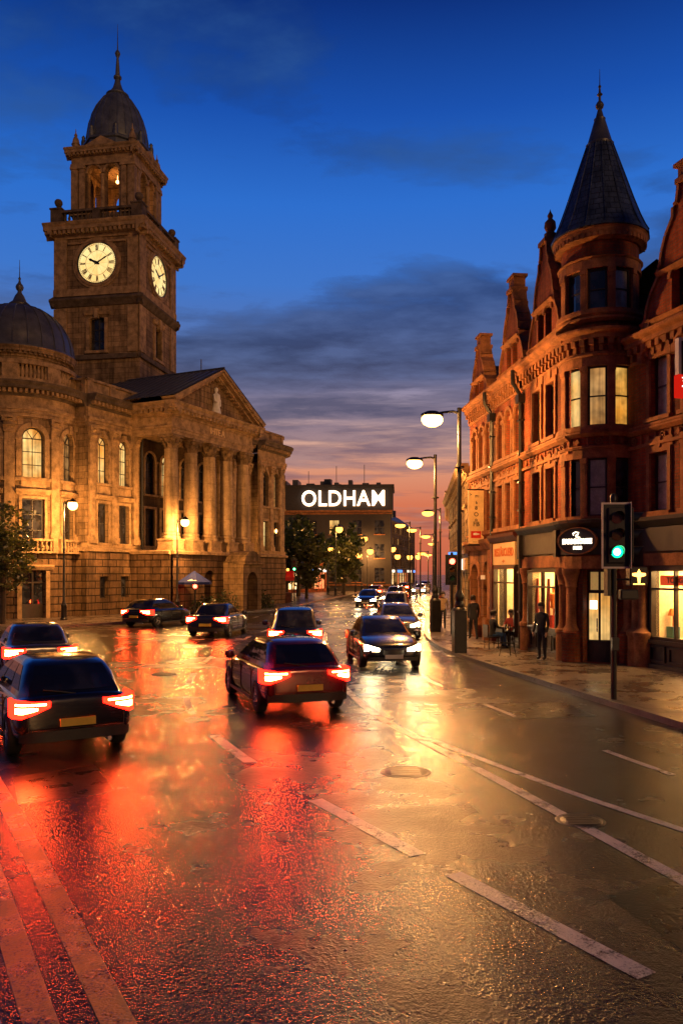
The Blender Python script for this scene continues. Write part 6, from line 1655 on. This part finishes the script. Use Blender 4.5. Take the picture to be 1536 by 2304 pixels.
        mr = MB(); mr.lathe((s * .985, .72, .985), [(0, -.09), (.07, -.08), (.1, .0), (.08, .07), (0, .09)], 10, sx=1.15, sy=.75); mr.bx(XYZ(), s * .93 - .06, s * .93 + .06, .69, .75, .93, .97); mr.build('door_mirror', P, t, world=False)
        for y in (-.62, .25):
            hb = MB(); hb.bx(XYZ(), s * .9 - .012, s * .9 + .012, y - .2, y - .02, .80, .825); hb.build('door_handle', M['chrome'] if col in ('silver',) else P, t, world=False)
        sl = MB()
        for y in (-.95, -.02, .92): sl.bx(XYZ(), s * .894 - .012, s * .894 + .012, y - .004, y + .004, .26, .88)
        sl.bx(XYZ(), s * .90 - .012, s * .90 + .012, -.9, 1.0, .21, .27)
        sl.build('door_seam', M['trimblack'], t, world=False)
    sl = MB()
    for x in (-.70, .70): sl.tube([(x, -2.128, .46), (x * 1.02, -2.12, .70)], .006, 5)
    sl.tube([(-.70, -2.14, .462), (.70, -2.14, .462)], .006, 5); sl.build('tailgate_seam', M['trimblack'], t, world=False)
    sl = MB(); sl.tube([(.0, -2.02, .965), (-.2, yb - .02, 1.0), (-.46, yb + .04, 1.035)], .012, 5); sl.build('rear_wiper', M['trimblack'], t, world=False)
    g = MB()
    pts = [(-.82, -2.0), (-.7, -2.1), (-.4, -2.145), (.4, -2.145), (.7, -2.1), (.82, -2.0)]
    for (xa, ya), (xb, y2) in zip(pts, pts[1:]): g.add([(xa, ya, .28), (xb, y2, .28), (xb, y2, .44), (xa, ya, .44)], None, True); g.add([(xa, ya, .44), (xb, y2, .44), (xb, y2 + .12, .44), (xa, ya + .12, .44)]); g.add([(xa, ya, .28), (xb, y2, .28), (xb, y2 + .12, .28), (xa, ya + .12, .28)])
    g.build('rear_bumper', M['trimblack'], t, world=False)
    g = MB()
    pts = [(-.72, 2.0), (-.5, 2.09), (.0, 2.13), (.5, 2.09), (.72, 2.0)]
    for (xa, ya), (xb, y2) in zip(pts, pts[1:]):
        g.add([(xa, ya, .27), (xb, y2, .27), (xb, y2, .38), (xa, ya, .38)], None, True)
        g.add([(xa * .6, ya + .012, .44), (xb * .6, y2 + .012, .44), (xb * .6, y2 + .0, .58), (xa * .6, ya + .0, .58)], None, True)
    g.build('front_grille', M['trimblack'], t, world=False)
    mb = MB(); mb.bx(XYZ(), -.26, .26, -2.185, -2.15, .50, .62); mb.build('number_plate', M['plate_y'], t, world=False)
    mb = MB(); mb.bx(XYZ(), -.26, .26, 2.13, 2.165, .34, .45); mb.build('number_plate', M['plate_w'], t, world=False)
    mb = MB(); mb.tube([(.48, -2.16, .25), (.48, -1.9, .25)], .035, 10); mb.build('exhaust', M['chrome'], t, world=False)
    mb = MB(); mb.bx(XYZ(), -.16, .16, yb + .42, yb + .46, rt - .12, rt - .095); mb.build('brake_light', M['tail'] if lights in ('tail', 'both') else M['tailoff'], t, world=False)
    for y in (-1.33, 1.3):
        for s in (-1, 1):
            w = MB(); R_ = .325
            prf = [(.2, -.105), (.28, -.11), (R_ - .01, -.09), (R_, -.05), (R_, .05), (R_ - .01, .09), (.28, .11), (.2, .105)]
            w2 = MB(); w2.lathe((0, 0, 0), prf, 28)
            wv = [(s * .80 + z, y + x, .325 + yy) for x, yy, z in w2.v]
            w.v = wv; w.f = w2.f; w.uv = w2.uv; w.mi = w2.mi; w.sm = w2.sm
            wo = w.build('wheel', M['rubber'], t, world=False)
            r = MB(); xo = s * .80 + s * .085
            def pt(rr, a, dx=0): return (xo + s * dx, y + rr * math.cos(a), .325 + rr * math.sin(a))
            for k in range(24):
                a0, a1 = 2 * math.pi * k / 24, 2 * math.pi * (k + 1) / 24
                r.add([pt(.205, a0), pt(.205, a1), pt(.225, a1, .02), pt(.225, a0, .02)]); r.add([pt(.205, a0), pt(.205, a1), pt(.19, a1, -.1), pt(.19, a0, -.1)])
            for k in range(5):
                a = 2 * math.pi * k / 5
                for da in (-.13, .13): r.add([pt(.03, a, .012), pt(.05, a + da * 3.2, .008), pt(.21, a + da, .008), pt(.21, a + da * .3, .012)])
            r.add([pt(.055, 2 * math.pi * k / 12, .016) for k in range(12)])
            r.build('rim', M['chrome'], wo, world=False)
            dk = MB(); dk.add([(xo - s * .1, y + .2 * math.cos(2 * math.pi * k / 20), .325 + .2 * math.sin(2 * math.pi * k / 20)) for k in range(20)]); dk.build('brake_disc', M['trimblack'], wo, world=False)
    return t
cars = []
make_car('car', 'dark red hatchback with glowing tail lights in the middle of the wet road', (-1.35, 17.6, 0), R(20), 'red', 'tail')
G1 = 'cars driving away round the left hand bend'; G2 = 'cars coming towards the camera in the right hand lanes'; G3 = 'distant cars far down the road'
make_car('car', 'navy car just beyond the dark red hatchback', (-1.75, 28.6, 0), R(6), 'blue', 'tail', 'suv', G1)
make_car('car', 'black car nearest the camera at the left edge, its tail lights reddening the wet road', (-5.1, 13.9, 0), R(31), 'black', 'tail', 'hatch', G1)
make_car('car', 'grey car round the bend ahead of the black one', (-8.6, 22.2, 0), R(27), 'grey', 'tail', 'saloon', G1)
make_car('car', 'black car passing the blue parasol at the town hall', (-9.9, 43.0, 0), R(-22), 'black', 'tail', 'hatch', G1)
make_car('car', 'navy saloon in the inner lane of the bend beside the town hall portico', (-5.6, 36.5, 0), R(-8), 'blue', 'tail', 'saloon', G1)
make_car('car', 'black car with white headlights in the inner oncoming lane', (1.25, 25.0, 0), R(180 + 7), 'black', 'head', 'saloon', G2)
make_car('car', 'grey car with white headlights following in the outer lane near the lamp posts', (2.45, 35.5, 0), R(180 + 1), 'grey', 'head', 'hatch', G2)
make_car('car', 'white car with headlights approaching far beyond the lamp posts', (3.4, 50.0, 0), R(180 - 9), 'white', 'head', 'suv', G2)
for i, (x, y, rz, c, l, k, lab) in enumerate(((2.3, 67, 170, 'black', 'head', 'saloon', 'dark saloon with small headlights at the far end of the double bend'), (4.9, 72, 168, 'grey', 'head', 'suv', 'grey tall car with headlights far down the road, left of the second lamp pole'), (4.2, 92, -18, 'red', 'tail', 'hatch', 'tiny red hatchback with tail lights far down the road'), (9.4, 118, -16, 'black', 'tail', 'saloon', 'tiny black saloon with tail lights at the end of the road'), (10.4, 104, 164, 'white', 'head', 'hatch', 'tiny white car with headlights near the end of the road'), (14.6, 140, 164, 'silver', 'head', 'hatch', 'most distant car, two specks of headlight at the end of the road'))):
    make_car('car', lab, (x, y, 0), R(rz), c, l, k, G3)

# ------------------------------------------------------------------ PEOPLE
def make_person(label, loc, rz, pose, top, legs, hair='hair', scale=1., group=None, skirt=False):
    t = thing('person', label, 'person', loc, rz, group)
    V, E, RD, MT = [], [], [], []
    def v(p, r, par=None, m=0):
        V.append(p); RD.append(r); MT.append(m)
        if par is not None: E.append((par, len(V) - 1))
        return len(V) - 1
    sit = pose == 'sit'; walk = pose == 'walk'
    pz = .52 if sit else .94
    lean = .04 if sit else .02
    pel = v((0, 0, pz), .135); wai = v((0, lean, pz + .2), .125, pel); che = v((0, lean + .01, pz + .4), .15, wai); ub = v((0, lean, pz + .52), .10, che)
    nk = v((0, lean + .02, pz + .6), .055, ub); hd = v((0, lean + .045, pz + .70), .088, nk); v((0, lean + .05, pz + .79), .078, hd)
    for s in (-1, 1):
        sh = v((s * .185, lean, pz + .47), .065, che)
        if sit: el = v((s * .24, .12, pz + .24), .048, sh); wr = v((s * .16, .36, pz + .22), .034, el); hn = v((s * .14, .43, pz + .22), .034, wr); fd = (0, 1, -.1)
        else:
            sw = .22 * s if walk else .05
            el = v((s * .235, -.02 + sw * .5, pz + .2), .048, sh); wr = v((s * .24, .06 + sw, pz - .03), .034, el); hn = v((s * .235, .075 + sw * 1.1, pz - .11), .036, wr); fd = (0, .25, -1)
        for k in range(4):
            o = (k - 1.5) * .018; ln = (.062, .072, .068, .052)[k]
            if sit: a = v((s * .14 + o, .47, pz + .22), .0095, hn); v((s * .14 + o, .47 + ln * .7, pz + .195), .008, a)
            else: a = v((s * .235, .075 + sw * 1.1 + o, pz - .16), .0095, hn); v((s * .225, .085 + sw * 1.1 + o, pz - .16 - ln * .75), .008, a)
        if sit: a = v((s * .10, .44, pz + .23), .011, hn); v((s * .085, .48, pz + .22), .009, a)
        else: a = v((s * .225, .115 + sw * 1.1, pz - .12), .011, hn); v((s * .22, .13 + sw * 1.1, pz - .16), .009, a)
        hp = v((s * .09, 0, pz - .04), .105, pel)
        if sit: kn = v((s * .11, .44, pz), .072, hp); an = v((s * .11, .46, .1), .045, kn); v((s * .11, .58, .05), .04, an)
        elif walk:
            st = .2 * s; kn = v((s * .09, -.5 * st + .05, .50), .07, hp); an = v((s * .09, -1.1 * st - .03, .1), .045, kn); v((s * .09, -1.1 * st + .11, .05), .04, an)
        else: kn = v((s * .10, .02, .50), .07, hp); an = v((s * .10, -.01, .1), .046, kn); v((s * .115, .12, .05), .04, an)
    me = bpy.data.meshes.new('person_body'); me.from_pydata([(x * scale, y * scale, z * scale) for x, y, z in V], E, [])
    o = bpy.data.objects.new('body', me); C.objects.link(o); o.parent = t
    for m in (M[top], M[legs], M['skin'], M['rubber']): me.materials.append(m)
    sk = o.modifiers.new('skin', 'SKIN'); sk.use_smooth_shade = True
    for i, d in enumerate(me.skin_vertices[0].data): d.radius = (RD[i] * scale, RD[i] * scale * (.78 if i in (pel, wai, che, ub) else 1)); d.use_root = (i == 0)
    ss = o.modifiers.new('ss', 'SUBSURF'); ss.levels = 1; ss.render_levels = 1
    bake(o)
    for p in o.data.polygons:
        c = p.center / scale; z = c.z; p.use_smooth = True
        if z > pz + .545: k = 2
        elif z < .09: k = 3
        elif not sit and abs(c.x) > .19 and z < pz - .06: k = 2
        elif sit and c.y > .385 and z > pz + .12: k = 2
        elif z < pz - .02 or (sit and z < pz + .1 and c.y > .08): k = 1
        else: k = 0
        p.material_index = k
    hb = MB(); hc = (0, (lean + .03) * scale, (pz + .755) * scale)
    hb.lathe(hc, [(.095 * scale, -.02 * scale), (.108 * scale, .03 * scale), (.1 * scale, .07 * scale), (.06 * scale, .105 * scale), (0, .115 * scale)], 12)
    for k in range(7):
        a = math.pi + math.pi * k / 6; hb.tube([(hc[0] + .095 * scale * math.cos(a), hc[1] + .1 * scale * math.sin(a), hc[2] + .02), (hc[0] + .09 * scale * math.cos(a), hc[1] + .1 * scale * math.sin(a), hc[2] - .1 * scale)], [.03 * scale, .018 * scale], 6)
    hb.build('hair', M[hair], t, world=False)
    fb = MB(); fy = (lean + .045 + .09) * scale; fz = (pz + .73) * scale
    fb.lathe((0, fy, fz - .02), [(.006, .035), (.012, 0), (.014, -.012), (0, -.018)], 6); fb.m = 1
    for s in (-1, 1): fb.ball((s * .032 * scale, fy - .012, fz + .02), .011, 8)
    fb.bx(XYZ(), -.022, .022, fy - .02, fy - .004, fz - .058, fz - .05)
    fb.build('face', [M['skin'], M['trimblack']], t, world=False)
    return t
GP = 'people on the right hand pavement'
make_person('person in dark clothes standing by the pub window beside the turret entrance', (6.15, 24.4, .12), R(130), 'stand', 'cloth_dark', 'cloth_dark', group=GP)
make_person('person in a dark coat and blue trousers sitting at the pavement table', (5.35, 28.3, .12), R(-75), 'sit', 'cloth_dark', 'cloth_blue', group=GP)
make_person('person in a dark red top sitting on the wall side of the pavement table', (6.2, 28.95, .12), R(140), 'sit', 'cloth_red', 'cloth_dark', group=GP)
make_person('person in tan clothes walking between the two lamp posts', (4.9, 38.5, .12), R(175), 'walk', 'cloth_tan', 'cloth_dark', group=GP)
make_person('person in a red jacket walking away beyond the lamp posts', (5.15, 43.0, .12), R(0), 'walk', 'cloth_red', 'cloth_blue', group=GP)
make_person('person in dark clothes passing the arched stone doorway', (5.3, 32.0, .12), R(5), 'walk', 'cloth_dark', 'cloth_dark', group=GP)
# table and stools
t = thing('cafe_table', 'small dark pavement table outside the bright shop', 'table', (5.8, 28.6, .12))
mb = MB(); mb.lathe((0, 0, 0), [(0, .72), (.36, .72), (.37, .735), (.36, .75), (0, .75)], 20); mb.build('table_top', M['timber'], t, world=False)
mb = MB(); mb.lathe((0, 0, 0), [(0, 0), (.24, 0), (.24, .03), (.04, .06), (.035, .719)], 12); mb.build('leg', M['iron'], t, world=False)
for i, (x, y, rz, lab) in enumerate(((5.33, 28.3, -75, 'dark chair on the road side of the pavement table'), (6.22, 28.97, 140, 'dark chair on the wall side of the pavement table'))):
    t = thing('chair', lab, 'chair', (x, y, .12), R(rz), 'chairs at the pavement table')
    mb = MB(); mb.bx(XYZ(), -.2, .2, -.2, .22, .4, .44); mb.build('seat', M['timber'], t, world=False)
    for sx in (-1, 1):
        for sy in (-1, 1): mb = MB(); mb.tube([(sx * .18, sy * .18, 0), (sx * .18, sy * .18, .4)], .016, 6); mb.build('leg', M['iron'], t, world=False)
    mb = MB(); mb.bx(XYZ(), -.2, .2, -.24, -.2, .42, .86); mb.build('backrest', M['timber'], t, world=False)
for x, y, c, lab in ((5.85, 28.5, 'cups', ''),):
    mb = MB(); mb.lathe((0, 0, 0), [(0, 0), (.035, .0), (.045, .09), (.04, .09), (.03, .01), (0, .012)], 10); o = mb.build('cup', M['white']); o.location = (x, y, .87); tag(o, 'small white cup on the pavement table', 'cup')
FILL_E = 0.7
# ------------------------------------------------------------------ SKY, FILL LIGHT, CAMERA
w = bpy.data.worlds.new('World'); sc.world = w; w.use_nodes = True
nt = w.node_tree; nt.nodes.clear()
out = nt.nodes.new('ShaderNodeOutputWorld')
tc = nd(nt, 'ShaderNodeTexCoord'); sx = nd(nt, 'ShaderNodeSeparateXYZ'); nt.links.new(tc.outputs['Generated'], sx.inputs[0])
X, Y, Z = sx.outputs
zc = mth(nt, 'MAXIMUM', Z, 0.)
base = ramp(nt, zc, [(0., (.50, .115, .07)), (.085, (.66, .17, .095)), (.125, (.72, .29, .18)), (.165, (.66, .38, .31)), (.205, (.36, .29, .38)), (.26, (.10, .17, .40)), (.34, (.045, .19, .64)), (.42, (.022, .165, .66)), (.5, (.006, .085, .46)), (.585, (.0, .028, .215)), (.72, (.0, .010, .08)), (1., (.0, .005, .04))]).outputs[0]
east = ramp(nt, zc, [(0., (.014, .016, .035)), (.2, (.009, .018, .055)), (.5, (.003, .014, .07)), (1., (.0, .005, .04))]).outputs[0]
front = ramp(nt, mth(nt, 'ADD', mth(nt, 'MULTIPLY', Y, .5), .5), [(.38, 0.), (.72, 1.)]).outputs[0]
col = mix(nt, front, east, base)
# cloud sheet seen in perspective
den = mth(nt, 'ADD', zc, .10)
cx = mth(nt, 'DIVIDE', X, den); cy = mth(nt, 'DIVIDE', Y, den)
cb = nd(nt, 'ShaderNodeCombineXYZ'); nt.links.new(cx, cb.inputs[0]); nt.links.new(cy, cb.inputs[1])
mp = nd(nt, 'ShaderNodeMapping'); mp.inputs['Scale'].default_value = (.85, 1.25, 1); mp.inputs['Rotation'].default_value = (0, 0, R(24)); mp.inputs['Location'].default_value = (3.1, .35, 0); nt.links.new(cb.outputs[0], mp.inputs[0])
n1 = noise(nt, mp.outputs[0], .95, 8, .58); n1.inputs['Distortion'].default_value = .35
n2 = noise(nt, mp.outputs[0], 2.9, 7, .6)
mpb = nd(nt, 'ShaderNodeMapping'); mpb.inputs['Scale'].default_value = (3.4, 3.4, 46); mpb.inputs['Location'].default_value = (.4, .2, 1.7); nt.links.new(tc.outputs['Generated'], mpb.inputs[0])
n3 = noise(nt, mpb.outputs[0], 1.0, 6, .6); n3.inputs['Distortion'].default_value = .25
lowf = ramp(nt, zc, [(.05, 1.), (.2, .75), (.3, .2), (.4, .0)]).outputs[0]
dn0 = mth(nt, 'ADD', mth(nt, 'MULTIPLY', n1.outputs[0], .66), mth(nt, 'MULTIPLY', n2.outputs[0], .34))
dnm = nd(nt, 'ShaderNodeMix', data_type='FLOAT'); nt.links.new(lowf, dnm.inputs[0]); nt.links.new(dn0, dnm.inputs[2])
nt.links.new(mth(nt, 'ADD', mth(nt, 'MULTIPLY', n3.outputs[0], .8), mth(nt, 'MULTIPLY', n2.outputs[0], .2)), dnm.inputs[3])
dn = dnm.outputs[0]
# more cloud low down and to the right
el = mth(nt, 'SUBTRACT', zc, mth(nt, 'MULTIPLY', X, .19))
bias = ramp(nt, el, [(.02, .04), (.10, .03), (.17, .10), (.26, .155), (.31, .09), (.37, -.03), (.5, -.10), (.7, -.12)])
bn = mth(nt, 'ADD', dn, bias.outputs[0])
mask = ramp(nt, bn, [(.53, 0.), (.575, .5), (.63, .9), (.72, 1.)]).outputs[0]
ccol = ramp(nt, zc, [(0., (.26, .075, .07)), (.09, (.27, .10, .11)), (.14, (.19, .12, .17)), (.19, (.075, .085, .17)), (.26, (.028, .05, .135)), (.36, (.016, .052, .19)), (.5, (.006, .04, .2)), (.65, (.002, .02, .14))]).outputs[0]
lightc = ramp(nt, zc, [(0., (.7, .25, .15)), (.15, (.6, .36, .32)), (.24, (.14, .2, .42)), (.4, (.04, .16, .5)), (1., (.002, .015, .1))]).outputs[0]
cc = mix(nt, ramp(nt, n2.outputs[0], [(.42, 1.), (.62, 0.)]).outputs[0], lightc, ccol)
cc = mix(nt, .5, cc, ccol)
cc = mix(nt, front, mix(nt, .5, cc, east), cc)
col = mix(nt, mth(nt, 'MULTIPLY', mask, .96), col, cc)
bg = nd(nt, 'ShaderNodeBackground'); nt.links.new(col, bg.inputs[0]); bg.inputs[1].default_value = .92
sky = nd(nt, 'ShaderNodeTexSky', sky_type='NISHITA'); sky.sun_disc = False; sky.sun_elevation = R(1.0); sky.sun_rotation = R(5); sky.air_density = 1.2
bg2 = nd(nt, 'ShaderNodeBackground'); nt.links.new(sky.outputs[0], bg2.inputs[0]); bg2.inputs[1].default_value = .006
ad = nd(nt, 'ShaderNodeAddShader'); nt.links.new(bg.outputs[0], ad.inputs[0]); nt.links.new(bg2.outputs[0], ad.inputs[1]); nt.links.new(ad.outputs[0], out.inputs[0])

# added warm fill for the facades (weak and soft), opposite the sunset, from over the photographer's right shoulder
sl = bpy.data.lights.new('warm_fill', 'SUN'); sl.energy = FILL_E; sl.angle = R(12); sl.color = (1., .49, .17)
so = bpy.data.objects.new('warm_fill', sl); C.objects.link(so)
d = Vector((.50, -.84, .26)).normalized()      # towards the light
so.rotation_euler = d.to_track_quat('Z', 'Y').to_euler()

cam = bpy.data.cameras.new('camera'); cam.sensor_fit = 'HORIZONTAL'; cam.sensor_width = 36; cam.lens = 36 * 1790 / 1536
cam.shift_y = 138 / 1536; cam.clip_end = 3000; cam.clip_start = .05
co = bpy.data.objects.new('camera', cam); C.objects.link(co); co.location = (0, 0, 2.8); co.rotation_euler = (R(90), 0, 0)
sc.camera = co
sc.view_settings.view_transform = 'Standard'; sc.view_settings.look = 'None'; sc.view_settings.exposure = 0; sc.view_settings.gamma = 1
sc.render.engine = 'CYCLES'
sc.cycles.use_denoising = True
sc.cycles.max_bounces = 5; sc.cycles.diffuse_bounces = 2; sc.cycles.glossy_bounces = 3; sc.cycles.transmission_bounces = 3; sc.cycles.transparent_max_bounces = 8
sc.cycles.sample_clamp_indirect = 6; sc.cycles.sample_clamp_direct = 0; sc.cycles.caustics_reflective = False; sc.cycles.caustics_refractive = False
